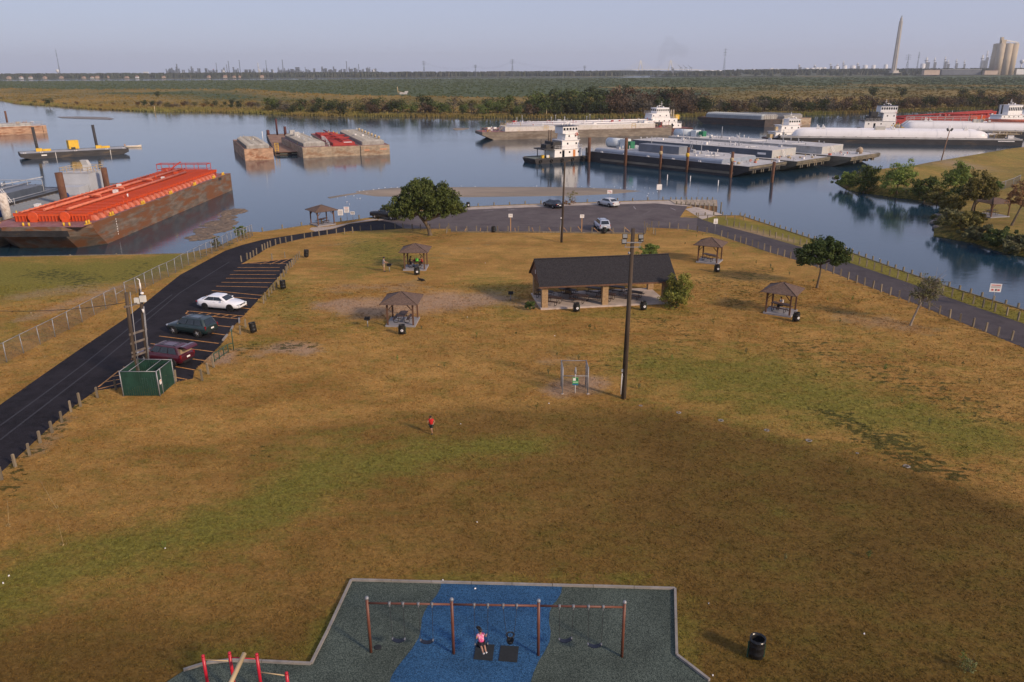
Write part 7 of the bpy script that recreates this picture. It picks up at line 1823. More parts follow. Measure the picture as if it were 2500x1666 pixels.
def wins(t, xs, y, z, w, h, ny, par=None):
    for x in xs: mb = MB(); mb.box((x, y, z), (w, .05, h)); obj('window', mb, WINM, par or t)
def tyre(t, x, y, z, ax='y'):
    mb = MB(); n = 12; a = Vector((0, .12, 0))
    rg = [[(x + math.cos(2 * math.pi * i / n) * r, y + o, z + math.sin(2 * math.pi * i / n) * r) for i in range(n)] for r, o in ((.42, -.08), (.5, 0), (.42, .08), (.26, .08), (.22, 0), (.26, -.08))]
    mb.loft(rg + [rg[0]], True, caps=False); obj('tyre_fender', mb, TYRE, t)
def towboat(lab, A, B, beam, tiers, hull_m=H_BLACK, facing=1, hh=1.3, stacks=None, dark=None, orange_door=False, yellow=None, ring=True, roofm=SIGNW, deckm=None, name='towboat'):
    """tiers: (x0, x1, y0, y1, height, window height or 0, slope of the front); the last one is the pilothouse"""
    A, B = Vector(A), Vector(B); d = B - A; L = d.length; rz = math.atan2(d.y, d.x)
    t = thing(name, lab, 'towboat', A, rz, 'towboats')
    mb = MB(); o = []
    for zz, ins in ((-.6, .8), (hh * .55, .15), (hh, 0)):
        o.append([(ins, ins * .4, zz), (L - ins * 1.6, ins * .4, zz), (L - .6 - ins, .8, zz), (L - .6 - ins, beam - .8, zz), (L - ins * 1.6, beam - ins * .4, zz), (ins, beam - ins * .4, zz)])
    mb.loft(o); obj('hull', mb, hull_m, t)
    mb = MB(); mb.box((L / 2 - .3, beam / 2, hh + .02), (L - 1.6, beam - .5, .05)); obj('deck', mb, deckm or D_PURP, t)
    mb = MB(); mb.box((L / 2 - .3, .06, hh + .1), (L - 1.4, .14, .2)); mb.box((L / 2 - .3, beam - .06, hh + .1), (L - 1.4, .14, .2)); obj('bulwark', mb, hull_m, t)
    z = hh + .05
    nt_ = len(tiers)
    for k, (x0, x1, ya, yb, th, wh, sl) in enumerate(tiers):
        x0, x1, ya, yb = x0 * L, x1 * L, ya * beam, yb * beam
        mb = MB(); mb.loft([[(x0, ya, z), (x1, ya, z), (x1, yb, z), (x0, yb, z)], [(x0 + sl, ya, z + th), (x1 - (sl if k < nt_ - 1 else -sl * .4), ya, z + th), (x1 - (sl if k < nt_ - 1 else -sl * .4), yb, z + th), (x0 + sl, yb, z + th)]])
        hs = obj('deckhouse' if k < nt_ - 1 else 'pilothouse', mb, TOWW, t)
        mb = MB(); mb.box(((x0 + x1) / 2, (ya + yb) / 2, z + th + .05), (x1 - x0 + .5, yb - ya + .5, .10)); obj('roof' if k == nt_ - 1 else 'deck_edge', mb, (dark or roofm) if k == nt_ - 1 else SIGNW, hs)
        if k < nt_ - 1:
            n = max(2, int((x1 - x0) / 2.2))
            wins(t, [x0 + (i + .5 + .15) * (x1 - x0) / n for i in range(n)], ya - .02, z + th * .62, .45, .5, -1, hs)
            mb = MB(); rails(mb, [(x0, ya - .2, z + th + .1), (x1, ya - .2, z + th + .1), (x1 + .2, yb, z + th + .1)], .9, .03, 1.3); obj('railing', mb, SIGNW, hs)
            if k == 0:
                for f, mm in ((.32, WINM), (.72, mat('orange door', (.55, .20, .06), .6) if orange_door else TOWW)):
                    mb = MB(); mb.box((x0 + (x1 - x0) * f, ya - .025, z + 1.0), (.75, .06, 1.8)); obj('door', mb, mm, hs)
        else:
            n = max(3, int((x1 - x0) / .85))
            wins(t, [x0 + sl + (i + .5) * (x1 - x0 - sl) / n for i in range(n)], ya - .02, z + th * .62, (x1 - x0) / n * .66, th * .36, -1, hs)
            for i in range(3):
                yy = ya + (i + .5) * (yb - ya) / 3
                mb = MB(); mb.box((x1 + sl * .28, yy, z + th * .62), (.08, (yb - ya) / 3 * .7, th * .34)); obj('window', mb, WINM, hs)
            zt = z + th + .1; xm, ym = (x0 + x1) / 2, (ya + yb) / 2
            mb = MB(); mb.tube((xm - .6, ym, zt), (xm - .6, ym, zt + 2.4), .07); mb.bar((xm - 1.1, ym, zt + 1.5), (xm - .1, ym, zt + 1.5), .08); obj('mast', mb, SIGNW, hs)
            mb = MB(); mb.box((xm + .3, ym, zt + .8), (1.5, .2, .16), .4); mb.tube((xm + .3, ym, zt), (xm + .3, ym, zt + .75), .12); obj('radar', mb, SIGNW, hs)
            mb = MB(); mb.ell((xm + 1.0, ym - .5, zt + .35), (.35, .35, .35), 8, 6); mb.ell((xm - 1.1, ym + .6, zt + .3), (.28, .28, .28), 8, 6); obj('searchlight', mb, SIGNW, hs)
            mb = MB(); mb.tube((xm + .8, ym + .8, zt), (xm + .8, ym + .8, zt + 1.9), .03); mb.tube((xm - 1.2, ym - .4, zt), (xm - 1.2, ym - .4, zt + 1.5), .03); obj('antenna', mb, PIPEG, hs)
            if ring: mb = MB(); mb.path([(x1 - .5 + math.cos(a) * .34, ya - .3, z - .2 + math.sin(a) * .34) for a in [2 * math.pi * i / 10 for i in range(11)]], .09, 5); obj('life_ring', mb, mat('ring orange', (.62, .10, .03), .6), hs)
        z += th + .1
    for (x, y, zb, zt, r, mm) in (stacks or []):
        mb = MB(); mb.tube((x * L, y * beam, zb), (x * L, y * beam, zt), r, n=9); obj('exhaust_stack', mb, mm, t)
    for i in range(5): tyre(t, L * (.1 + .19 * i), -.12, hh * .55)
    for yy in (.2, .8): mb = MB(); mb.box((L - .4, beam * yy, hh + .9), (.5, .7, 2.6)); mb.box((L - .05, beam * yy, hh * .6), (.25, .8, 2.2)); obj('push_knee', mb, H_BLACK, t)
    return t, L
a, b = G(1306, 402, WATER), G(1442, 393, WATER)
TB2, L = towboat('nearest white towboat, pushing at the grey barge fleet by the pilings', a, b, 7.0, [(.36, .85, .08, .92, 2.15, 0, .12), (.50, .81, .12, .88, 2.15, 0, .05), (.57, .80, .2, .8, 1.6, 0, .25), (.53, .80, .2, .8, 1.9, 1, .05)],
               stacks=[(.36, .35, 4, 8.6, .22, mat('stack brown', (.14, .10, .07), .7)), (.40, .7, 4, 8.4, .22, mat('stack brown', (.14, .10, .07), .7))], orange_door=True, dark=mat('dark roof edge', (.05, .055, .08), .6), deckm=mat('green grey deck', (.16, .18, .14), .8))
mb = MB(); mb.box((L * .42, 3.4, 4.6), (2.4, 4.6, 1.9)); mb.box((L * .27, 3.4, 3.65), (3.4, 5.6, .3)); mb.box((L * .30, 3.4, 4.3), (1.6, 3, 1.1)); mb.tube((L * .2, 3.0, 3.7), (L * .2, 3, 6.2), .10); mb.bar((L * .24, 1, 3.8), (L * .45, 1, 5.6), .18); mb.tube((L * .22, 1.2, 1.4), (L * .22, 1.2, 3.6), .12); mb.tube((L * .22, 5.6, 1.4), (L * .22, 5.6, 3.6), .12); obj('aft_machinery', mb, DARKMACH, TB2)
for k in range(5): mb = MB(); mb.box((L * (.16 + .03 * k), .9 + .8 * (k % 3), 1.7 + .15 * (k % 2)), (.6, .7, .65), k * .4); obj('deck_box', mb, [YEL, YEL, mat('lime bag', (.12, .55, .05), .6), SIGNW, YEL][k], TB2)
a, b = G(1570, 322, WATER), G(1692, 322, WATER)
nA, nB = B + ud * 20.5 + un * 6.5, B + ud * -1 + un * 6.5
TB1, L = towboat('white towboat behind the long white tank barge pair', G(1692, 321, WATER), G(1692, 321, WATER) - ud * 20, -9.0, [(.25, .92, .08, .92, 1.7, 0, .1), (.34, .90, .12, .88, 1.9, 0, .1), (.50, .92, .15, .85, 2.0, 0, .4), (.52, .80, .2, .8, 2.0, 1, .1)],
               stacks=[(.40, .3, 4, 8.6, .3, mat('stack buff', (.36, .30, .22), .6)), (.36, .7, 4, 8.4, .3, mat('stack buff', (.36, .30, .22), .6))], hull_m=hullmat('dark red hull', (.075, .03, .026), (.12, .06, .04)))
mb = MB(); mb.box((L * .29, -4, 5.6), (1.6, 1.8, 1.8)); obj('winch_cover', mb, YEL, TB1)
mb = MB(); mb.bar((L * .1, -4, 1.5), (L * .2, -3, 5.2), .16); mb.box((L * .17, -5, 2.6), (3, 3, 1.6)); mb.tube((L * .17, -3, 2), (L * .08, -3, 5.5), .1); obj('aft_machinery', mb, DARKMACH, TB1)
TB3, L = towboat('white towboat with black engine casing beside the red barge', G(2108, 322, WATER), G(2196, 322, WATER), 8.0, [(.02, .88, .08, .92, 2.7, 0, .1), (.52, .88, .15, .85, 3.1, 0, .12), (.44, .90, .2, .8, 2.5, 1, .1)], dark=mat('dark roof edge', (.05, .055, .08), .6))
mb = MB(); mb.box((L * .32, 3.8, 5.0), (4.2, 5.0, 1.6)); mb.box((L * .30, 3.8, 6.6), (2.4, 2.8, 1.9)); mb.box((L * .12, 4, 4.2), (4.4, 6.4, .3)); mb.bar((L * .15, 1.0, 4.2), (L * .40, 1.0, 6.8), .22); mb.bar((L * .42, 1.0, 4.2), (L * .22, 1.0, 6.8), .22); mb.tube((L * .25, 3, 6.5), (L * .25, 3, 9.0), .2); mb.tube((L * .22, 5, 6.5), (L * .22, 5, 8.6), .2); rails(mb, [(.3, .4, 4.3), (L * .45, .4, 4.3)], 1, .05, 1.5); obj('aft_machinery', mb, DARKMACH, TB3)
TB4, L = towboat('small low white towboat between the grey fleet and the white gas tank barge', G(1880, 346, WATER), G(1957, 344, WATER), 6.0, [(.16, .98, .08, .92, 2.0, 0, .35), (.34, .96, .12, .88, 2.1, 0, .3), (.60, .96, .2, .8, 1.9, 1, -.1)], stacks=[(.42, .3, 3, 7.4, .25, mat('stack buff', (.36, .30, .22), .6))], hh=1.0)
mb = MB(); mb.box((L * .12, 2.5, 1.7), (1.8, 2.4, 1.3)); mb.box((L * .25, 2, 4.2), (1.0, 1.0, 1.4)); obj('aft_machinery', mb, BUFF, TB4)
TB5, L = towboat('white towboat at the right edge beyond the second white tank barge', G(2440, 316, WATER), G(2600, 312, WATER), 8.0, [(-.02, .9, .08, .92, 2.4, 0, .1), (.02, .8, .12, .88, 1.6, 0, .3), (.13, .34, .2, .8, 3.8, 1, -.1)])
mb = MB(); mb.tube((L * .04, 2, 6), (L * .04, 2, 9.6), .3); mb.tube((L * .07, 5, 6), (L * .07, 5, 9.4), .3); obj('exhaust_stack', mb, DARKMACH, TB5)

wl0, wl1 = G(1440, 394.5, WATER), G(1785, 432, WATER)
fd = (wl1 - wl0).normalized(); fn = Vector((-fd.y, fd.x, 0))
def fleet(lab, k, off, back, L, seed, hull_m, th, tm, edge=None):
    bow = wl1 + fn * off + fd * (4.5 - back)
    T, L, y0, y1, h = barge(lab, bow - fd * L, bow, 1, 16.6, 2.6, hull_m, D_GREY, (0, 6.5), 'grey barges behind the pilings')
    if edge:
        mb = MB(); rg = []
        for xx in (1.0, L - 8): rg.append([(xx, .9, h + .03), (xx, .9, h + .5), (xx, 1.15, h + .85), (xx, 1.6, h + 1.0), (xx, 15.4, h + 1.0), (xx, 15.8, h + .5), (xx, 15.8, h + .03)])
        mb.loft(rg, False); obj('trunk_deck', mb, D_STEEL, T)
        mb = MB(); mb.box((L / 2 - 3.5, 8.6, h + 1.02), (L - 9.4, 13.4, .05)); obj('trunk_top', mb, D_GREY, T)
        zt = h + 1.05
    else:
        mb = MB(); mb.box((L * .45, 8.6, h + th / 2), (L * .80, 11.6, th)); tk = obj('trunk_deck', mb, D_NAVY if seed == 62 else tm, T)
        mb = MB(); mb.box((L * .45, 8.6, h + th + .03), (L * .80 + .1, 11.7, .06)); obj('trunk_top', mb, D_GREY, tk)
        mb = MB(); mb.box((L * .85 + .04, 8.6, h + th / 2), (.1, 11.64, th + .02)); obj('front_plate', mb, mat('front grey', (.40, .40, .38), .7, .12, .5, col2=(.33, .22, .13), amt=.62, scale2=.5), tk)
        zt = h + th + .06
        ladder(T, (L * .87, 7.5, h + .1), (L * .85 + .1, 7.5, h + th + .1), .9, SIGNW, False)
        ladder(T, (L * .42, 2.0, h + .2), (L * .42, 2.8, h + th), .7, SIGNW)
    rr = random.Random(seed)
    clutter(T, rr, 3, L * .8, 3, 14, zt, 30, [SIGNW, PIPEG, PIPEG, SIGNW], .9)
    clutter(T, rr, L * .86, L - 1, 1.5, 15, h + .05, 16, [SIGNW, BUFF, PIPEG, D_PINKO], .6)
    clutter(T, rr, L * .05, L * .7, 1.2, 2.4, h + .05, 14, [SIGNW, DARKMACH, PIPEG], 1.0)
    for f in (.3, .62): mb = MB(); mb.tube((L * f, 8, zt), (L * f, 8, zt + 3.4), .09); mb.tube((L * f + .4, 8, zt), (L * f, 8, zt + 1.2), .06); obj('light_mast', mb, PIPEG, T)
    for f in (.22, .5, .7):
        mb = MB(); mb.bar((L * f, 4, zt + .25), (L * f + rr.uniform(2, 5), 4 + rr.uniform(1, 5), zt + .25), .16); obj('hose', mb, SIGNW, T)
    for yy in (2, 5.5, 9, 12.5):
        mb = MB()
        for q in (0, .9): mb.box((L - .25, yy + q, h - 1.1), (.5, .35, 1.0))
        obj('bow_fender', mb, H_OLIVE, T)
    mb = MB(); mb.box((L + .06, 8.3, h - .25), (.14, 16.5, .5)); obj('headlog', mb, H_OLIVE, T)
    bitts(T, L, .45, h, [4, 12, 20, 28, 36, 44], SIGNW, .7)
    return T, L, h
F1, L, h = fleet('nearest grey barge of the fleet behind the pilings, with a rounded steel tank edge', 0, 0, 0, 50, 61, H_BLACK, 1.0, D_STEEL, True)
mb = MB(); mb.box((L * .43, 4.5, h + 2.0), (13, 3.6, 1.9)); obj('deck_tank', mb, mat('slate box', (.17, .185, .21), .6, .1, .6), F1)
mb = MB(); mb.box((L * .5, .0 - .012, h * .33), (L - 8, .02, .55)); obj('scuffed_band', mb, mat('scuffed band', (.20, .17, .125), .85, .25, .6, stretch=(.3, 1, 1)), F1)
mb = MB(); mb.tube((1, 6.5, h + 2.3), (6, 6.5, h + 2.3), 1.25, n=14); mb.box((7.2, 6.5, h + 2.2), (1.8, 2.4, 2.6)); obj('fuel_tank', mb, mat('pale tank', (.55, .60, .62), .5, .08, 1), F1)
mb = MB(); mb.box((9.4, 6.0, h + 2.0), (1.6, 1.8, 2.0)); obj('generator', mb, mat('generator green', (.02, .16, .08), .6, .15, 1), F1)
F2, L, h = fleet('middle grey barge of the fleet behind the pilings, with a dark sided trunk', 1, 17.9, -2.0, 57, 62, H_OLIVE, 1.9, D_NAVY)
mb = MB(); mb.box((L * .80, 2.75, h + 1.0), (2.4, .04, .5)); obj('painted_name', mb, SIGNW, F2)
F3, L, h = fleet('farthest grey barge of the fleet behind the pilings, with a rusty pale front', 2, 36.6, -6.5, 63, 63, H_OLIVE, 1.8, D_LGREY)
mb = MB(); mb.tube((2, 8, h + 2.6), (8, 8, h + 2.6), 1.25, n=14); mb.box((9.6, 8, h + 2.3), (1.8, 2.6, 2.8)); obj('fuel_tank', mb, mat('pale tank', (.55, .60, .62), .5), F3)
mb = MB(); mb.box((12, 8, h + 2.4), (1.6, 1.8, 2.2)); obj('generator', mb, mat('generator green', (.02, .16, .08), .6), F3)
mb = MB(); mb.ell((L - 3, 11, h + .8), (.9, 1.0, 1.0), 7, 5); obj('rope_heap', mb, H_TAN, F3)
for px, py, hh, lab in [(1437, 396, 6.6, 'first rusty piling, next to the white towboat'), (1526, 405, 7.2, 'tallest rusty piling, second from the towboat'), (1611, 414, 5.9, 'thin rusty piling with a rope knot, third from the towboat'), (1676, 421, 6.0, 'rusty piling with a yellow strap, fourth from the towboat'), (1783, 434, 5.9, 'rusty piling at the bow corner of the nearest grey barge'), (1884, 446, 4.6, 'low rusty piling standing alone in the water off the bows')]:
    p = G(px, py, WATER); t = piling(lab, p, hh, .42 if hh > 6.4 else .34, lean=(.1, 0))
    if 1600 < px < 1800:
        mb = MB(); mb.lathe([(.36, hh * .62), (.46, hh * .66), (.46, hh * .74), (.36, hh * .78)], n=10); obj('rope_wrap', mb, YEL if px == 1676 else BUFF, t)
for px, py in [(1629, 440), (1685, 443), (1753, 454)]:
    p = G(px, py, WATER); mb = MB(); mb.tube((0, 0, -1), (0, 0, 1.2), .09, n=7); mb.tube((0, 0, 1.2), (0, 0, 1.25), .1, .05, n=7)
    tag(obj('marker_stake', mb, SIGNW, None, p), 'thin white marker stake in the shallow water before the pilings', 'stake', 'white marker stakes')

A, B = G(1702, 302, WATER), G(1866, 311, WATER)
T, L, y0, y1, h = barge('long dark hulled covered barge on the far side of the river', A, B, 1, 10.5, 3.0, H_DARK, D_RUSTD, (5, 0), 'dark barges by the far bank')
cover_ribs(T, L, 4, L - 2.5, 1, 9.5, h, 2.1, mat('blue grey cover', (.30, .33, .35), .6, .12, .6))
mb = MB(); mb.box((L / 2, -.05, h - .15), (L - 1, .1, .25)); obj('rub_rail', mb, H_RUST, T)
u2 = (B - A).normalized(); n2 = Vector((-u2.y, u2.x, 0)); e_ = G(1908, 308, WATER)
T, L, y0, y1, h = barge('second dark barge with a grey ribbed cover, lying across the end of the long one', B + n2 * .5, G(1912, 309, WATER) + n2 * 1, 1, 26, 3.0, H_DARK, D_RUSTD, (0, 0), 'dark barges by the far bank')
cover_ribs(T, L, 1.5, L - 1.5, 3, 24, h, 2.1, D_COVER)
A3, B3 = G(1925, 310, WATER), G(1979, 303.5, WATER)
T, L, y0, y1, h = barge('tan ended barge right of the dark covered ones', A3, B3, 1, 24, 2.8, H_TAN, D_RUSTD, (0, 0), 'dark barges by the far bank')
cover_ribs(T, L, 1.5, L - 3, 3, 22, h, 1.9, D_COVER)
clutter(T, random.Random(71), 1, L - 1, 1, 6, h, 8, [BUFF, PIPEG, SIGNW], 1.6)

def gas_barge(lab, A, B, beam, x0, x1, r, ny, seed, hull_m=H_BLACK, zc=1.2):
    T, L, y0, y1, h = barge(lab, A, B, 1, beam, 2.1, hull_m, D_GREY, (0, 0), 'white gas tank barges')
    for k in range(ny):
        y = beam * (k + .5) / ny
        mb = MB(); rings = []
        for f, rr_ in ((0, .02), (.008, .45), (.022, .75), (.045, .95), (.07, 1), (.93, 1), (.955, .95), (.978, .75), (.992, .45), (1, .02)):
            x = (x0 + (x1 - x0) * f) * L; rings.append([(x, y + math.cos(2 * math.pi * i / 22) * r * rr_, h + zc + math.sin(2 * math.pi * i / 22) * r * rr_) for i in range(22)])
        mb.loft(rings, True); tk = obj('gas_tank', mb, TANKW, T)
        mb = MB()
        for f in (.18, .36, .55, .74, .9):
            x = (x0 + (x1 - x0) * f) * L
            mb.path([(x, y + math.cos(a) * (r + .02), h + zc + math.sin(a) * (r + .02)) for a in [math.pi * i / 12 for i in range(13)]], .04, 4)
        obj('tank_seam', mb, SIGNW, tk)
    rr = random.Random(seed); zt = h + zc + r
    for f in (.13, .16, .52, .80, .88, .95):
        x = (x0 + (x1 - x0) * f) * L; y = beam / ny * .5
        mb = MB(); mb.tube((x, y, zt - .1), (x, y, zt + rr.uniform(1.0, 1.8)), .16, n=7); mb.tube((x + .5, y, zt - .1), (x + .5, y, zt + rr.uniform(.7, 1.5)), .16, n=7); mb.box((x + .25, y, zt + .3), (1.2, .8, .5)); obj('vent', mb, SIGNW, T)
    mb = MB(); mb.box((L * (x0 + (x1 - x0) * .455), beam / ny * .5, zt + .4), (3.2, 1.6, 1.2)); obj('valve_house', mb, mat('cream house', (.55, .52, .46), .6, .1, 1), T)
    mb = MB(); mb.box((L / 2, -.05, h - .2), (L - .4, .12, .42)); obj('rub_rail', mb, D_GREY, T)
    for i in range(20): mb = MB(); mb.box((2 + i * (L - 4) / 19, .35, h + .12), (.5, .3, .22)); obj('deck_cleat', mb, SIGNW if i % 4 == 0 else D_GREY, T)
    return T, L, h
A, B = G(1905, 349, WATER), G(2495, 356.5, WATER); A.y += 1
GT1, L, h = gas_barge('nearest white gas tank barge with a smooth rounded tank', A, B, 12.5, .055, .875, 2.2, 2, 81, zc=.25)
clutter(GT1, random.Random(82), L * .885, L - .6, 1, 11.5, h, 18, [SIGNW, BUFF, PIPEG], 1.7)
mb = MB(); rails(mb, [(L * .88, .8, h + 1.4), (L - .5, .8, h + 1.4)], .9, .06, 1.5); mb.box((L * .94, 2.5, h + 1.4), (L * .1, 3, .1)); obj('gangway', mb, BUFF, GT1)
mb = MB(); mb.box((L * .935, -.12, h - .75), (L * .065, .04, .3)); obj('name_board', mb, SIGNW, GT1)
clutter(GT1, random.Random(83), L * .455, L * .53, 5, 9, h + 2.8, 8, [YEL, BUFF, SIGNW], 1.4)
A, B = G(2195, 331, WATER), G(2640, 338, WATER)
GT2, L, h = gas_barge('second white gas tank barge with a long catwalk and orange pipework', A + Vector((0, 3, 0)), B + Vector((0, 3, 0)), 13, .05, .97, 2.4, 2, 84, zc=.35)
mb = MB(); rails(mb, [(L * .06, 3.2, h + 3.05), (L * .46, 3.2, h + 3.05)], 1.5, .09, 2.6); mb.box((L * .26, 3.6, h + 3.05), (L * .4, 1.2, .12)); mb.bar((L * .01, 3.2, h + .5), (L * .09, 3.2, h + 4.4), .18); mb.bar((L * .03, 4.4, h + .5), (L * .11, 4.4, h + 4.4), .18); obj('catwalk', mb, D_LGREY, GT2)
mb = MB(); mb.tube((L * .52, 2.6, h + 3.4), (L, 2.6, h + 3.2), .5, n=8); mb.tube((L * .52, 4.5, h + 3.5), (L, 4.5, h + 3.3), .4, n=8); obj('pipe_run', mb, D_PINKO, GT2)
clutter(GT2, random.Random(85), L * .42, L * .56, 1.5, 6, h + 3.0, 16, [BUFF, BUFF, SIGNW, D_PINKO], 1.8)
mb = MB(); mb.box((L * .47, 5, h + 4.2), (5, 2, 1.6)); obj('orange_housing', mb, D_ORNG, GT2)
clutter(GT2, random.Random(86), -1, L * .05, 1, 12, h, 10, [YEL, BUFF, DARKMACH], 1.5)
A, B = G(2176, 303, WATER), G(2450, 291, WATER)
RB, L, y0, y1, h = barge('red barge with tall red pipework in front of the far bank at the right', A, B, 1, 9.5, 1.7, hullmat('red hull', (.28, .03, .025), (.16, .05, .04)), D_RED, (0, 0), 'moored barges')
mb = MB(); mb.box((3, 4, h + 1.0), (4, 4, 2.0)); obj('winch_house', mb, D_RED, RB)
mb = MB(); mb.box((L * .55, 5, h + .3), (L * .84, 6.5, .6)); obj('tank_top', mb, D_RED, RB)
mb = MB(); mb.tube((6, 4, h + 1.1), (L * .95, 4, h + 2.3), .3, n=8); mb.tube((10, 7, h + 1.0), (L * .95, 7, h + 2.0), .25, n=8); mb.tube((L * .5, 2, h + 1.4), (L * .97, 2, h + 1.6), .5, n=9)
for i in range(12): x = L * (.42 + .045 * i); mb.bar((x, 3, h), (x, 3, h + 1.9), .2); mb.bar((x, 3, h + 1.0), (x + 2.6, 3, h + 2.2), .16)
obj('pipe_rack', mb, D_RED, RB)
clutter(RB, random.Random(91), L * .45, L - 1, 1, 8.5, h + .6, 34, [D_RED, D_RED, D_ORNG, BUFF, SIGNW], 1.7)
def leaf_far(nm, c, c2): return mat(nm, c, .85, .4, .35, col2=c2, amt=.55, scale2=.25, spec=.15, rnd=.25, translucent=.12)
BK = dict(dark=leaf_far('bank dark green', (.045, .060, .022), (.075, .080, .03)), green=leaf_far('bank green', (.095, .125, .035), (.13, .15, .045)), olive=leaf_far('bank olive', (.125, .115, .040), (.17, .14, .055)),
          brown=leaf_far('bank brown', (.100, .066, .042), (.13, .09, .055)), rust=leaf_far('bank russet', (.14, .075, .030), (.11, .075, .035)), grey=leaf_far('bank grey', (.11, .095, .070), (.14, .12, .085)))
rr = random.Random(55)
PROTO = {}
KIND_LAB = dict(dark='dark green', green='bright green', olive='olive', brown='reddish brown', rust='russet', grey='greyish')
def bank_proto(kind, v):
    k = (kind, v)
    if k in PROTO: return PROTO[k]
    r2 = random.Random(hash(k[0]) % 1000 * 0 + sum(map(ord, kind)) * 7 + v)
    lb_, tb = MB(), MB()
    for i in range(7 + v % 3):
        c = Vector((r2.uniform(-.30, .30), r2.uniform(-.3, .3), r2.uniform(.28, .78)))
        s = r2.uniform(.16, .30) * (1.15 - .4 * abs(c.z - .5))
        leaves(lb_, r2, c, (s, s, s * .85), 62 if kind != 'grey' else 34, .055)
    tb.tube((0, 0, -.04), (r2.uniform(-.05, .05), 0, .4), .035, .02, 6, caps=False)
    for i in range(4): tb.tube((0, 0, .3), (r2.uniform(-.25, .25), r2.uniform(-.2, .2), r2.uniform(.5, .75)), .018, .008, 5, caps=False)
    a, b = lb_.mesh('crown'), tb.mesh('trunk')
    a.materials.append(BK[kind]); b.materials.append(BARK)
    PROTO[k] = (a, b)
    return PROTO[k]
def bank_tree(p, h, w, kind, lab):
    a, b = bank_proto(kind, rr.randrange(3))
    t = thing('bank_tree', lab, 'tree', p, rr.uniform(0, 6.3), 'trees along the far bank')
    t.scale = (w, w, h)
    obj('trunk', b, None, t); obj('crown', a, None, t)
def fs_at(px):
    for (x0, y0_), (x1, y1_) in zip(FS, FS[1:]):
        if x0 <= px <= x1: return y0_ + (y1_ - y0_) * (px - x0) / (x1 - x0)
    return FS[-1][1]
px = 10
while px < 2495:
    if px < 330: rows, hs, kinds, place = 1, (2.2, 4.2), ['olive', 'brown', 'rust', 'grey', 'olive'], 'scrubby grass bank at the far left'
    elif px < 640: rows, hs, kinds, place = 2, (2.6, 5.5), ['olive', 'rust', 'dark', 'brown', 'grey'], 'far bank left of the barge cluster'
    elif px < 960: rows, hs, kinds, place = 2, (5.5, 9.0), ['dark', 'olive', 'olive', 'brown', 'green', 'grey'], 'far bank behind the barge cluster'
    elif px < 1300: rows, hs, kinds, place = 2, (6.0, 10.0), ['olive', 'green', 'dark', 'grey', 'brown', 'green'], 'far bank in the centre'
    elif px < 1480: rows, hs, kinds, place = 3, (8.0, 12.5), ['dark', 'dark', 'olive', 'green', 'dark'], 'tall belt behind the long white barges'
    elif px < 1720: rows, hs, kinds, place = 3, (8.5, 11.5), ['brown', 'brown', 'brown', 'dark', 'grey'], 'belt behind the centre towboat'
    elif px < 2080: rows, hs, kinds, place = 2, (6.0, 9.5), ['brown', 'dark', 'olive', 'dark', 'grey'], 'far bank above the dark covered barges'
    else: rows, hs, kinds, place = 2, (5.5, 9.0), ['brown', 'olive', 'dark', 'brown', 'grey'], 'far bank behind the red barge'
    for k in range(rows):
        g = G(px + rr.uniform(-6, 6), fs_at(px), WATER)
        dv = Vector((g.x, g.y, 0)).normalized()
        off = 5 + k * 13 + rr.uniform(0, 12) + (60 * rr.random() if px < 640 else 0)
        p = g + dv * off; p.z = marsh_z(p) - .1
        h = rr.uniform(*hs) * (.85 + .2 * k)
        kd = rr.choice(kinds)
        bank_tree(p, h, h * rr.uniform(.95, 1.35), kd, ('tall ' if h > sum(hs) / 2 else 'lower ') + KIND_LAB[kd] + (' tree at the edge of the ' if k == 0 else ' tree set back on the ') + place)
    px += (30 if px < 330 else 22 if px < 1300 else 19) * rr.uniform(.75, 1.25)
for px, py, h in [(385, 240, 7), (120, 258, 6), (2130, 242, 9), (2200, 240, 8), (2350, 240, 8), (2390, 242, 7), (1445, 235, 9), (1530, 233, 10)]:
    p = G(px, py, 0); p.z = marsh_z(p); bank_tree(p, h, h * 1.2, 'dark', 'single dark tree standing back from the water on the far bank')
def card_mass(name, m, items, kind='stuff'):
    """items: (x, y, z, half width, height, lean): upright three-cornered tufts crossing each other"""
    it = np.array(items, dtype=np.float64)
    n = len(it); rg = np.random.default_rng(3)
    a = rg.random(n) * math.pi
    V = []
    for q in (0, math.pi / 2):
        c, s = np.cos(a + q), np.sin(a + q)
        b0 = np.stack([it[:, 0] - c * it[:, 3], it[:, 1] - s * it[:, 3], it[:, 2] - .3], -1)
        b1 = np.stack([it[:, 0] + c * it[:, 3], it[:, 1] + s * it[:, 3], it[:, 2] - .3], -1)
        t0 = np.stack([it[:, 0] + c * it[:, 3] * .55 + it[:, 5], it[:, 1] + s * it[:, 3] * .55, it[:, 2] + it[:, 4] * .85], -1)
        t1 = np.stack([it[:, 0] - c * it[:, 3] * .45 + it[:, 5], it[:, 1] - s * it[:, 3] * .45, it[:, 2] + it[:, 4]], -1)
        V.append(np.stack([b0, b1, t0, t1], 1))
    V = np.concatenate(V).reshape(-1, 3)
    nf = n * 2
    me = bpy.data.meshes.new(name)
    me.vertices.add(nf * 4); me.vertices.foreach_set('co', V.astype(np.float32).ravel())
    me.loops.add(nf * 4); me.loops.foreach_set('vertex_index', np.arange(nf * 4, dtype=np.int32))
    me.polygons.add(nf); me.polygons.foreach_set('loop_start', np.arange(0, nf * 4, 4, dtype=np.int32))
    me.update(); me.validate(); me.materials.append(m)
    return obj(name, me, None, kind=kind)
it = []
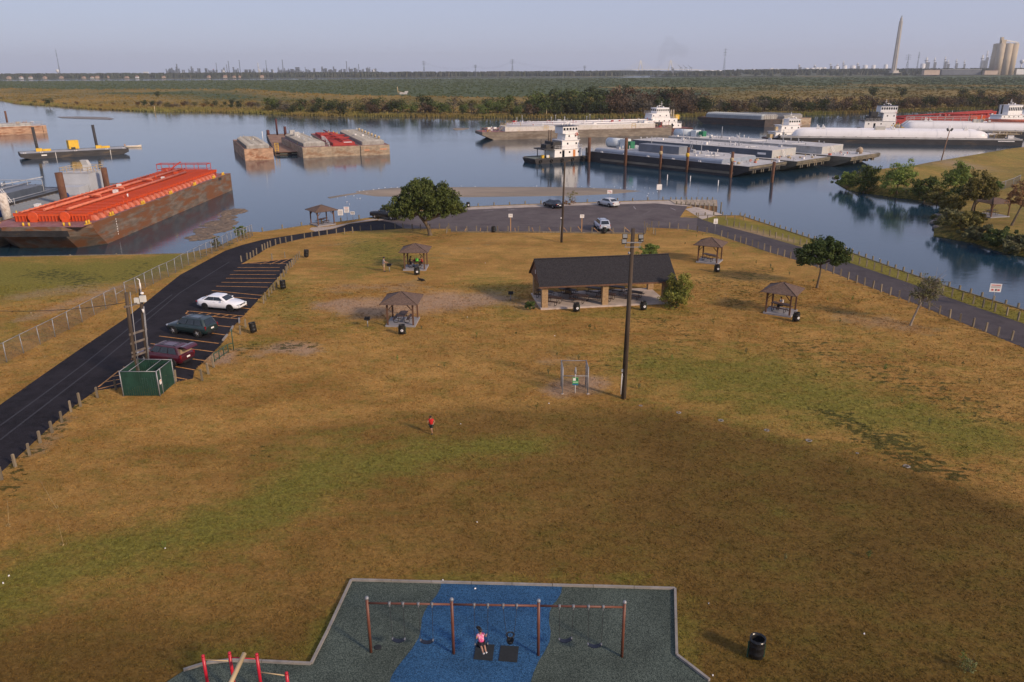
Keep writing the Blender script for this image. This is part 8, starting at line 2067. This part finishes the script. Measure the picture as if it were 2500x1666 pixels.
for i in range(9000):
    px = rr.uniform(-20, 2520)
    if px > 900 and rr.random() < .55: continue
    g = G(px, fs_at(px), WATER); dv = Vector((g.x, g.y, 0)).normalized(); d = 1.0 + abs(rr.gauss(0, 1)) * (9 if px < 900 else 4)
    p = g + dv * d; it.append((p.x, p.y, marsh_z(p), rr.uniform(.3, .8), rr.uniform(.6, 1.7), rr.uniform(-.2, .2)))
card_mass('shore_reeds', mat('shore reeds', (.19, .18, .045), .9, .35, .12, world=True, col2=(.22, .15, .05), amt=.52, scale2=.03), it)
it = []
for i in range(16000):
    px = rr.uniform(-40, 2540)
    g = G(px, fs_at(px), WATER); dv = Vector((g.x, g.y, 0)).normalized(); d = 25 + (rr.random() ** 2.2) * 1800
    p = g + dv * d
    if p.y > 2400: continue
    s = .6 + d / 500
    it.append((p.x, p.y, marsh_z(p), rr.uniform(.7, 1.8) * s, rr.uniform(.4, 1.1) * (.7 + d / 1100), rr.uniform(-.3, .3)))
card_mass('marsh_scrub', MARSHM, it)
me = bpy.data.objects['marsh_scrub'].data
at = me.color_attributes.new('cover', 'FLOAT_COLOR', 'POINT')
co = np.zeros(len(me.vertices) * 3, np.float32); me.vertices.foreach_get('co', co); co = co.reshape(-1, 3)
cc = {}
C = np.zeros((len(co), 4), np.float32)
for i in range(0, len(co), 4):
    k = (round(float(co[i, 0]) / 30), round(float(co[i, 1]) / 30))
    if k not in cc: cc[k] = marsh_cover((co[i, 0], co[i, 1]))
    C[i:i + 4] = cc[k]
at.data.foreach_set('color', C.ravel())
FARW = mat('far woods', (.045, .060, .032), .95, .3, .02, world=True, col2=(.075, .070, .045), amt=.55, scale2=.01)
it = []
for i in range(5200):
    x = rr.uniform(-2900, 700); y = rr.uniform(3070, 3500) if x < 420 else rr.uniform(3700, 4200)
    it.append((x, y, 1, rr.uniform(7, 15), rr.uniform(9, 20), rr.uniform(-2, 2)))
for i in range(2600):
    x = rr.uniform(600, 4200); y = rr.uniform(4400, 5200); it.append((x, y, 1, rr.uniform(9, 16), rr.uniform(8, 18), 0))
card_mass('far_woods', FARW, it)
it = []
hl = [(p[0], p[1]) for p in HILL]
while len(it) < 3600:
    x, y = rr.uniform(480, 3600), rr.uniform(2600, 3900)
    if not inside((x, y), hl): continue
    if edge_d((x, y), hl) < 14: continue
    it.append((x, y, hillz((x, y)), rr.uniform(6, 13), rr.uniform(7, 14), rr.uniform(-1.5, 1.5)))
card_mass('rise_woods', FARW, it)

def FP(px, D, z=0.0):
    u = (px - 1250) / FPX; v = .35
    x = u * math.cos(ROLL) + v * math.sin(ROLL)
    return Vector((x * (D * math.cos(PITCH) - (z - CAM_H) * math.sin(PITCH)), D, z))
def HZ(px): return 172 - (px - 1250) * math.tan(ROLL)
def ZT(px, py, D): return CAM_H + (HZ(px) - py) / FPX * D * 1.05
STEELF = mat('refinery steel', (.10, .115, .14), .6, .2, .05, world=True)
STEELW = mat('refinery white', (.62, .62, .62), .6, .1, .05, world=True)
BRED = mat('warning red', (.45, .10, .07), .6)
D0 = 4700
def zr(x, y): return 380 + x / 3.92, 130 + y / 3.92
ref = [(110, 155, 4, 0), (145, 150, 5, 0), (165, 145, 6, 0), (185, 158, 18, 2), (207, 140, 5, 0), (215, 115, 5, 0), (265, 165, 6, 0), (280, 168, 5, 0), (325, 155, 4, 0), (352, 135, 6, 0), (365, 152, 5, 0), (413, 150, 6, 0), (428, 150, 7, 0), (490, 150, 11, 0), (525, 166, 12, 2), (543, 172, 22, 2), (560, 162, 5, 1), (575, 180, 20, 2), (592, 110, 2.6, 1), (640, 165, 6, 0), (650, 168, 6, 3), (690, 125, 3, 1), (710, 95, 3.4, 1), (752, 140, 6, 0), (765, 160, 5, 0), (778, 175, 6, 0), (795, 150, 5, 0), (815, 90, 3, 1), (866, 170, 10, 0), (880, 172, 8, 0), (903, 168, 7, 0), (915, 160, 5, 0), (990, 105, 4, 3), (1043, 157, 4, 1), (1050, 180, 14, 2), (1068, 90, 2.6, 1), (1118, 180, 9, 0), (1200, 175, 14, 2), (1225, 85, 3.4, 1), (1245, 180, 24, 2), (1265, 182, 20, 2), (1305, 155, 11, 0), (1320, 178, 10, 0), (1353, 140, 10, 0), (1373, 140, 10, 0), (1365, 172, 34, 2), (1437, 145, 2.6, 1), (1447, 165, 5, 0), (1470, 180, 14, 2), (1522, 150, 9, 0), (1598, 135, 7, 0), (1610, 155, 6, 0), (1625, 150, 8, 0), (1636, 150, 8, 0), (1670, 155, 12, 2), (1684, 158, 14, 2), (1708, 135, 6, 0), (1722, 172, 10, 0), (1783, 165, 5, 0), (1805, 175, 6, 0), (1816, 155, 6, 0), (1834, 97, 3.4, 1), (1865, 178, 8, 0), (1912, 145, 11, 0), (1930, 170, 6, 0), (1948, 120, 3, 1), (1968, 185, 16, 2), (2054, 145, 3.0, 1), (1000, 180, 10, 3)]
labs = {0: ('refinery_column', 'tall grey process column', 'refinery column'), 1: ('flare_stack', 'thin grey flare stack', 'flare stack'), 2: ('refinery_unit', 'block of grey refinery steelwork', 'refinery unit'), 3: ('refinery_column', 'pale process column', 'refinery column')}
for x, y, w, kd in ref:
    px, py = zr(x, y); D = D0 + rr.uniform(-120, 120)
    top = max(34, ZT(px, py, D)); w *= 1.15; p = FP(px, D, 0)
    nm, lb_, ct = labs[kd]
    where = 'left part of the distant refinery' if px < 560 else 'middle of the distant refinery' if px < 700 else 'right part of the distant refinery'
    t = thing(nm, lb_ + ' in the ' + where + ' on the horizon', ct, p, 0, 'refinery towers on the horizon')
    m_ = STEELW if kd == 3 else STEELF
    mb = MB()
    if kd == 2:
        for k in range(4): hh = top * rr.uniform(.6, 1); mb.box(((k - 1.5) * w * .3, rr.uniform(-5, 5), hh / 2), (w * .26, w * .4, hh))
        for k in range(3): z_ = top * (.4 + .2 * k); mb.bar((-w * .6, 0, z_), (w * .6, 0, z_), 2)
        obj('steel_frame', mb, m_, t)
    elif kd == 1:
        mb.tube((0, 0, 0), (0, 0, top * .35), w * .95, w * .6, 7); mb.tube((0, 0, top * .35), (0, 0, top), w * .6, w * .5, 7); obj('stack', mb, m_, t)
        mb = MB(); mb.tube((0, 0, top), (0, 0, top + 3), w * .9, w * .6, 7); obj('stack_tip', mb, BRED if x == 560 else m_, t)
    else:
        mb.tube((0, 0, 0), (0, 0, top * .55), w * .62, n=9); mb.tube((0, 0, top * .55), (0, 0, top * .95), w * .5, n=9); mb.tube((0, 0, top * .95), (0, 0, top), w * .5, w * .2, 9); obj('column', mb, m_, t)
        mb = MB()
        for f in (.5, .75, .93): mb.tube((0, 0, top * f), (0, 0, top * f + 1.5), w * .85, n=8)
        obj('platform', mb, m_, t)
for k in range(46):
    px = rr.uniform(395, 930); D = D0 + rr.uniform(-80, 300); hh = rr.uniform(20, 44); p = FP(px, D, 0)
    mb = MB(); w = rr.uniform(5, 16)
    if rr.random() < .5: mb.box((0, 0, hh / 2), (w, w, hh)); mb.box((w * .4, 0, hh * .55), (w * 1.4, w * .6, hh * .1)); mb.tube((w * .2, 0, hh), (w * .2, 0, hh * 1.15), 1.2, n=6)
    else: mb.tube((0, 0, 0), (0, 0, hh * .9), w * .3, n=8); mb.tube((0, 0, hh * .9), (0, 0, hh), w * .3, w * .1, 8); mb.box((w * .4, 0, hh * .3), (w * .8, w * .6, hh * .6))
    tag(obj('refinery_unit', mb, rr.choice([STEELF, STEELF, STEELF, STEELW]), None, p), 'low grey unit among the columns of the distant refinery', 'refinery unit', 'refinery towers on the horizon')
ROOFT = mat('house roof', (.32, .20, .14), .8, .2, .1); HW = mat('house wall', (.46, .36, .28), .8, .1, .1)
for px in [8, 22, 52, 60, 75, 110, 150, 205, 225, 238, 262, 290, 310, 335, 372, 388, 400, 467, 510, 550, 572, 585, 597, 628, 640]:
    D = 3010 + rr.uniform(0, 110); p = FP(px, D, 1.0); w = rr.uniform(7, 13); hh = rr.uniform(3.5, 5.5)
    t = thing('shore_house', 'tiny pale house with a brown roof on the far shore of the bay', 'house', p, rr.uniform(-.3, .3), 'houses on the far shore of the bay')
    mb = MB(); mb.box((0, 0, hh / 2), (w, 10, hh)); obj('wall', mb, HW if rr.random() < .7 else STEELW, t)
    mb = MB(); mb.loft([[(-w / 2 - 1, -6, hh), (w / 2 + 1, -6, hh), (w / 2 + 1, 6, hh), (-w / 2 - 1, 6, hh)], [(-w / 2 + 2, -.2, hh + 3), (w / 2 - 2, -.2, hh + 3), (w / 2 - 2, .2, hh + 4), (-w / 2 + 2, .2, hh + 4)]]); obj('roof', mb, ROOFT, t)
def water_tower(lab, px, py, D, r):
    zt = ZT(px, py, D); t = thing('water_tower', lab, 'water tower', FP(px, D, 0))
    mb = MB(); mb.tube((0, 0, 0), (0, 0, zt - r), r * .3, r * .25, 8); obj('column', mb, STEELW, t); mb = MB(); mb.lathe([(r * .3, zt - 2 * r), (r, zt - 1.3 * r), (r, zt - .4 * r), (r * .5, zt), (.1, zt + .1)], n=12); obj('tank', mb, STEELW, t)
water_tower('white water tower on the horizon at the far left', 143, 171, 3800, 7)
water_tower('small white water tower right of the distant refinery', 1027, 174, 4300, 7)
water_tower('white water tower beyond the grain silos at the right edge', 2489, 149, 3300, 8)
def block(lab, px0, px1, py0, py1, D, m, cat='building', zb=None):
    a, b = FP(px0, D, 0), FP(px1, D, 0); zt, zb = ZT(px0, py0, D), (ZT(px0, py1, D) if zb is None else zb)
    t = thing('warehouse' if cat == 'building' else cat.replace(' ', '_'), lab, cat, ((a.x + b.x) / 2, D, 0))
    w = b.x - a.x
    mb = MB(); mb.box((0, 0, (zt + zb) / 2), (w, w * .3, zt - zb)); obj('wall', mb, m, t)
    mb = MB(); mb.box((0, 0, zt + .3), (w * 1.02, w * .32, .6)); obj('roof', mb, ROOFT if m is HW else STEELW, t)
block('white block of a building on the horizon left of the refinery', 352, 364, 176, 184, 3700, STEELW, zb=0)
block('long low white shed beyond the marsh, right of the refinery', 1011, 1025, 187, 191, 2960, STEELW, zb=1)
block('long pale shed beyond the marsh, the widest one there', 1052, 1083, 188.5, 192, 2930, HW, zb=1)
block('long low warehouse with pale walls at the foot of the wooded rise', 2252, 2290, 171, 176, 2640, HW, zb=3)
block('long low grey warehouse right of the pale one', 2290, 2385, 170, 174, 2660, STEELF, zb=3)
block('low white shed at the right edge under the grain silos', 2478, 2500, 169, 175, 2640, STEELW, zb=3)
block('low tan shed in front of the grain silos', 2400, 2432, 172, 176, 2630, HW, zb=3)
for px, py, r in [(1182, 177, 10), (1195, 178, 9), (1230, 178, 10), (1245, 177, 9), (1300, 178, 8), (1882, 168, 13), (1895, 169, 11), (1967, 167, 13), (1981, 167, 13), (1992, 166, 12), (2000, 166, 12), (2010, 166, 12), (2040, 163, 12), (2060, 162, 12), (2080, 162, 14), (2110, 161, 12), (2130, 161, 10), (2160, 160, 10), (2250, 158, 12), (1735, 172, 14), (1755, 172, 14), (1775, 171, 12), (1820, 170, 12), (1840, 170, 12)]:
    D = 4250; zt = ZT(px, py, D); t = thing('storage_tank', 'white storage tank of the tank farm on the right hand horizon' if px > 1500 else 'pale storage tank on the horizon right of the refinery', 'storage tank', FP(px, D, 0), 0, 'storage tanks on the horizon')
    mb = MB(); mb.tube((0, 0, 0), (0, 0, zt), r, n=12); obj('shell', mb, STEELW, t); mb = MB(); mb.tube((0, 0, zt), (0, 0, zt + 2), r, r * .2, 12); obj('roof', mb, STEELW, t)
for px, py, r in [(1949, 159, 5), (1987, 160, 5), (2042, 158, 5), (2056, 152, 4), (2025, 156, 4), (2091, 156, 5), (2257, 145, 7), (2277, 145, 4), (2302, 143, 4), (2330, 148, 4), (2392, 140, 6), (2402, 131, 4), (2413, 136, 4), (2350, 150, 3), (1640, 163, 4), (2310, 150, 4)]:
    D = 4400; zt = ZT(px, py, D); p = FP(px, D, 0); t = thing('plant_tower', 'pale process tower of the plant on the right hand horizon', 'plant tower', p, 0, 'plant towers on the horizon')
    mb = MB(); mb.tube((0, 0, 0), (0, 0, zt), r, r * .8, 8); obj('column', mb, STEELW, t); mb = MB(); mb.box((r, 0, zt * .35), (r * 3, r * 2, zt * .7)); mb.tube((0, 0, zt * .8), (0, 0, zt * .8 + 2), r * 1.6, n=8); obj('steel_frame', mb, STEELF, t)
def pylon(lab, px, py, D, w=9):
    zt = ZT(px, py, D); t = thing('transmission_tower', lab, 'pylon', FP(px, D, 0), rr.uniform(-.4, .4), 'pylons beyond the marsh')
    mb = MB(); s = .24 * D / 2600
    for a, b in ((-1, -1), (1, -1), (1, 1), (-1, 1)): mb.tube((a * w / 2, b * w / 2, 0), (a * .8, b * .8, zt * .72), s, n=4); mb.tube((a * .8, b * .8, zt * .72), (0, 0, zt), s, n=4)
    obj('mast', mb, STEELF, t)
    mb = MB()
    for i in range(7):
        f, g_ = i / 8, (i + 1) / 8
        w0, w1 = w / 2 * (1 - f) + .8 * f, w / 2 * (1 - g_) + .8 * g_
        for q in (-1, 1): mb.tube((-w0, q * w0, zt * .72 * f), (w1, q * w1, zt * .72 * g_), s * .6, n=4); mb.tube((w0, q * w0, zt * .72 * f), (-w1, q * w1, zt * .72 * g_), s * .6, n=4)
    obj('lattice', mb, STEELF, t)
    mb = MB()
    for f in (.74, .83, .92): mb.tube((-w * .75, 0, zt * f), (w * .75, 0, zt * f), s, n=4); mb.tube((-w * .75, 0, zt * f), (0, 0, zt * f + 3), s * .7, n=4); mb.tube((w * .75, 0, zt * f), (0, 0, zt * f + 3), s * .7, n=4)
    obj('crossarm', mb, STEELF, t)
    return FP(px, D, zt * .9)
wp = [pylon('lattice pylon just right of the distant refinery', 1036, 152, 2950), pylon('lattice pylon beyond the marsh, left of the tallest central one', 1161, 160, 3050), pylon('tall lattice pylon beyond the marsh near the middle of the picture', 1251, 148, 2900), pylon('short lattice pylon left of the distant bridge', 1427, 162, 3300)]
pylon('tall thin lattice mast between the bridge and the monument', 1766, 125, 2750, 8); pylon('lattice pylon beside the foot of the stone monument', 2211, 137, 2700, 11); pylon('thin lattice mast right of the stone monument', 2236, 132, 2900, 5); pylon('thin guyed mast at the far left of the horizon', 148, 128, 4300, 4)
cbl = thing('power_line', 'thin power lines sagging between the pylons beyond the marsh', 'power line')
for a, b in zip(wp, wp[1:]):
    for dz in (0, -4):
        mb = MB(); mb.path([a.lerp(b, i / 14) + Vector((0, 0, dz - 14 * 4 * (i / 14) * (1 - i / 14))) for i in range(15)], .11, 4); obj('cable', mb, STEELF, cbl)
D = 6900
bt = thing('cable_bridge', 'far off cable stayed bridge with two pale pylons', 'bridge', (0, 0, 0))
PALE = mat('bridge concrete', (.72, .68, .58), .7, .05, .02, world=True)
dk = ZT(1600, 170, D)
tops = []
for px, py in ((1563, 151), (1636, 150)):
    zt = ZT(px, py, D); p = FP(px, D, 0)
    mb = MB()
    for s in (-1, 1): mb.tube(p + Vector((s * 9, 0, 0)), p + Vector((s * 17, 0, dk)), 4, n=6); mb.tube(p + Vector((s * 17, 0, dk)), p + Vector((0, 0, zt)), 4, 2.5, n=6)
    obj('bridge_pylon', mb, PALE, bt); tops.append((p, zt))
mb = MB(); a, b = FP(1450, D + 200, dk * .45), FP(1545, D, dk); c, d = FP(1655, D, dk), FP(1760, D + 100, dk * .5)
for p, q in ((a, b), (b, c), (c, d)): mb.bar(p, q, 14, 4)
obj('bridge_deck', mb, PALE, bt)
for p, zt in tops:
    mb = MB()
    for k in range(1, 7):
        for s in (-1, 1): mb.tube((p.x, p.y, zt * (.62 + .06 * k)), (p.x + s * 22 * k, p.y, dk), .5, n=4, caps=False)
    obj('stay_cable', mb, PALE, bt, kind='stuff')
for k in range(7): p = FP(1470 + k * 13, D + 150, 0); mb = MB(); mb.box((p.x, p.y, dk * .35), (5, 8, dk * .75)); obj('bridge_pier', mb, PALE, bt)
for k in range(3):     # dock cranes right of the bridge
    D = 6600; px = 1662 + k * 12; t = thing('dock_crane', 'faint dock crane beside the distant bridge', 'crane', FP(px, D, 0), 0, 'dock cranes by the bridge'); zt = ZT(px, 163, D)
    mb = MB()
    for s in (-1, 1): mb.bar((s * 9, 0, 0), (s * 7, 0, zt * .75), 3)
    obj('leg_frame', mb, STEELF, t); mb = MB(); mb.bar((-9, 0, zt * .75), (9, 0, zt * .75), 4); mb.bar((0, 0, zt * .75), (-26, 0, zt * 1.15), 3); obj('boom', mb, STEELF, t)
D = 2680; zb = 9
p = FP(2181, D, zb); zt = ZT(2200, 60, D) - zb
mt = thing('monument', 'very tall tapering pale stone monument tower on the wooded rise', 'monument', p, R(20))
STONE = mat('monument stone', (.40, .37, .335), .8, .06, .03)
def octo(r, z): return [(math.cos(math.pi / 4 * i + .39) * r, math.sin(math.pi / 4 * i + .39) * r, z) for i in range(8)]
mb = MB(); mb.loft([octo(7.6, 8), octo(6.9, zt * .35), octo(5.8, zt * .7), octo(4.9, zt * .90), octo(4.5, zt * .905)]); obj('shaft', mb, STONE, mt)
for k in range(8):
    a = math.pi / 4 * k + .39
    mb = MB(); mb.bar((math.cos(a) * 7.4, math.sin(a) * 7.4, 8), (math.cos(a) * 4.8, math.sin(a) * 4.8, zt * .9), 1.3); obj('rib', mb, STONE, mt)
mb = MB(); mb.loft([octo(4.3, zt * .905), octo(4.1, zt * .945), octo(2.6, zt * .965), octo(1.0, zt * .975)]); obj('cap', mb, STONE, mt)
mb = MB()
for k in range(3):
    for i in range(5):
        a = 2 * math.pi * i / 5 + math.pi / 2; b1, b2 = a - .6, a + .6; q = k * math.pi / 3
        P_ = lambda aa, r: (math.cos(q) * math.cos(aa) * r, math.sin(q) * math.cos(aa) * r, zt * .985 + math.sin(aa) * r)
        mb.loft([[P_(b1, 1.2), P_(a, 3.6), P_(b2, 1.2)], [tuple(Vector(P_(b1, 1.2)) + Vector((.2, .5, 0))), tuple(Vector(P_(a, 3.6)) + Vector((.2, .5, 0))), tuple(Vector(P_(b2, 1.2)) + Vector((.2, .5, 0)))]])
obj('star', mb, STONE, mt)
mb = MB(); mb.box((0, 0, 4), (22, 22, 8)); mb.box((0, 0, 1), (36, 30, 2)); obj('base', mb, STONE, mt)
D = 2640; zb = ZT(2440, 177, D)
sl = thing('grain_silo', 'block of tall concrete grain silos with a head house', 'silo', FP(2450, D, zb), 0)
SILO = mat('silo concrete', (.46, .38, .27), .85, .08, .04, col2=(.38, .32, .24), amt=.6, scale2=.05)
Hs = ZT(2440, 117, D) - zb
ppm = D * .945 / FPX
for cx, dy in ((-17, 0), (-1, -4), (15, 0), (20, 12), (-20, 18), (-7, 20), (8, 20), (5, 9)):
    r = 8.6 * ppm
    mb = MB(); mb.tube((cx * ppm, dy, -8), (cx * ppm, dy, Hs), r, n=20); mb.tube((cx * ppm, dy, Hs), (cx * ppm, dy, Hs + 2), r * 1.02, r * .3, 20); obj('silo_cylinder', mb, SILO, sl)
mb = MB(); mb.box((-13 * ppm, 6, Hs + 6), (15, 12, 12)); mb.box((-17 * ppm, 6, Hs + 14), (8, 8, 12)); obj('head_house', mb, SILO, sl)
mb = MB(); mb.bar((-12 * ppm, 6, Hs + 12), (26 * ppm, 10, Hs + 4), 4, 3)
for k in range(6): mb.bar((-8 * ppm + k * 9, 7, Hs), (-8 * ppm + k * 9, 7, Hs + 9 - k), 1.2)
obj('conveyor', mb, STEELW, sl)
p = G(975, 232, 1); mm = thing('marsh_rig', 'small grey rig with a short mast standing in the marsh', 'rig', p)
mb = MB(); mb.box((4, 0, 1.4), (7, 4, 1.8)); mb.box((7, 0, 2.8), (3, 3, 1.4)); obj('rig_body', mb, D_GREY, mm); mb = MB(); mb.tube((-1, 0, 0), (-1.6, 0, 7.5), .35, n=6); mb.bar((-1, 0, 3), (4, 0, 2.2), .3); obj('mast', mb, BUFF, mm)
for px, py, h, lab in [(378, 276, 4, 'leaning pale channel marker post at the far bank'), (767, 281, 4, 'weathered channel marker post in the water at the far bank, left one'), (795, 282, 3, 'weathered channel marker post in the water at the far bank, right one'), (1333, 287, 4, 'single bare post at the far bank behind the long white barges')]:
    mb = MB(); mb.tube((0, 0, -1), (.3, 0, h), .22, n=6); mb.box((.3, 0, h - .3), (.5, .1, .5)); tag(obj('channel_marker', mb, BUFF, None, G(px, py, WATER)), lab, 'post', 'channel markers')
p = PG(2296, 398); lm = thing('lamp_mast', 'thin rusty leaning mast with two lamps on the grassy bank across the inlet', 'lamp post', p)
e = G(2309, 338, 8.2)
e = Vector((p.x + 1.0, p.y + .2, p.z + 8.2))
mb = MB(); mb.tube((0, 0, 0), e - p, .15, .11, 8); obj('mast', mb, mat('rusty mast', (.22, .13, .08), .8, .2, 2), lm)
for s in (-1, 1): mb = MB(); mb.box(e - p + Vector((s * .5, 0, .3)), (.35, .4, .7), 0, s * .5); mb.bar(e - p, e - p + Vector((s * .5, 0, .1)), .08); obj('lamp', mb, DARKMACH, lm)
def smoke():
    m = bpy.data.materials.new('thin smoke'); m.use_nodes = True
    nt = m.node_tree; nt.nodes.remove(nt.nodes['Principled BSDF'])
    v = ND(nt, 'ShaderNodeVolumePrincipled'); v.inputs['Color'].default_value = (.12, .12, .13, 1); v.inputs['Density'].default_value = .0024
    nt.links.new(v.outputs[0], nt.nodes['Material Output'].inputs['Volume'])
    D = 3600; mb = MB()
    for px, py, r in [(1604, 168, 5), (1610, 160, 7), (1613, 150, 9), (1618, 140, 10), (1623, 130, 12), (1628, 120, 12), (1634, 112, 12), (1642, 122, 14), (1650, 128, 15), (1660, 130, 15), (1668, 134, 13), (1640, 132, 14)]:
        c = FP(px, D, ZT(px, py, D)); s = r / FPX * D; mb.ell(c, (s * 1.1, s, s), 12, 8)
    obj('smoke', mb, m, kind='stuff')
smoke()
m = bpy.data.materials.new('hazy air'); m.use_nodes = True
nt = m.node_tree
nt.nodes.remove(nt.nodes['Principled BSDF'])
v = ND(nt, 'ShaderNodeVolumePrincipled')
v.inputs['Color'].default_value = (.88, .93, 1.0, 1)
v.inputs['Density'].default_value = 8.0e-5
v.inputs['Anisotropy'].default_value = 0.2
nt.links.new(v.outputs[0], nt.nodes['Material Output'].inputs['Volume'])
hz = MB().box((0, 4050, 88), (10800, 9000, 190.4 + 4))
o = obj('haze', hz, m, kind='stuff')
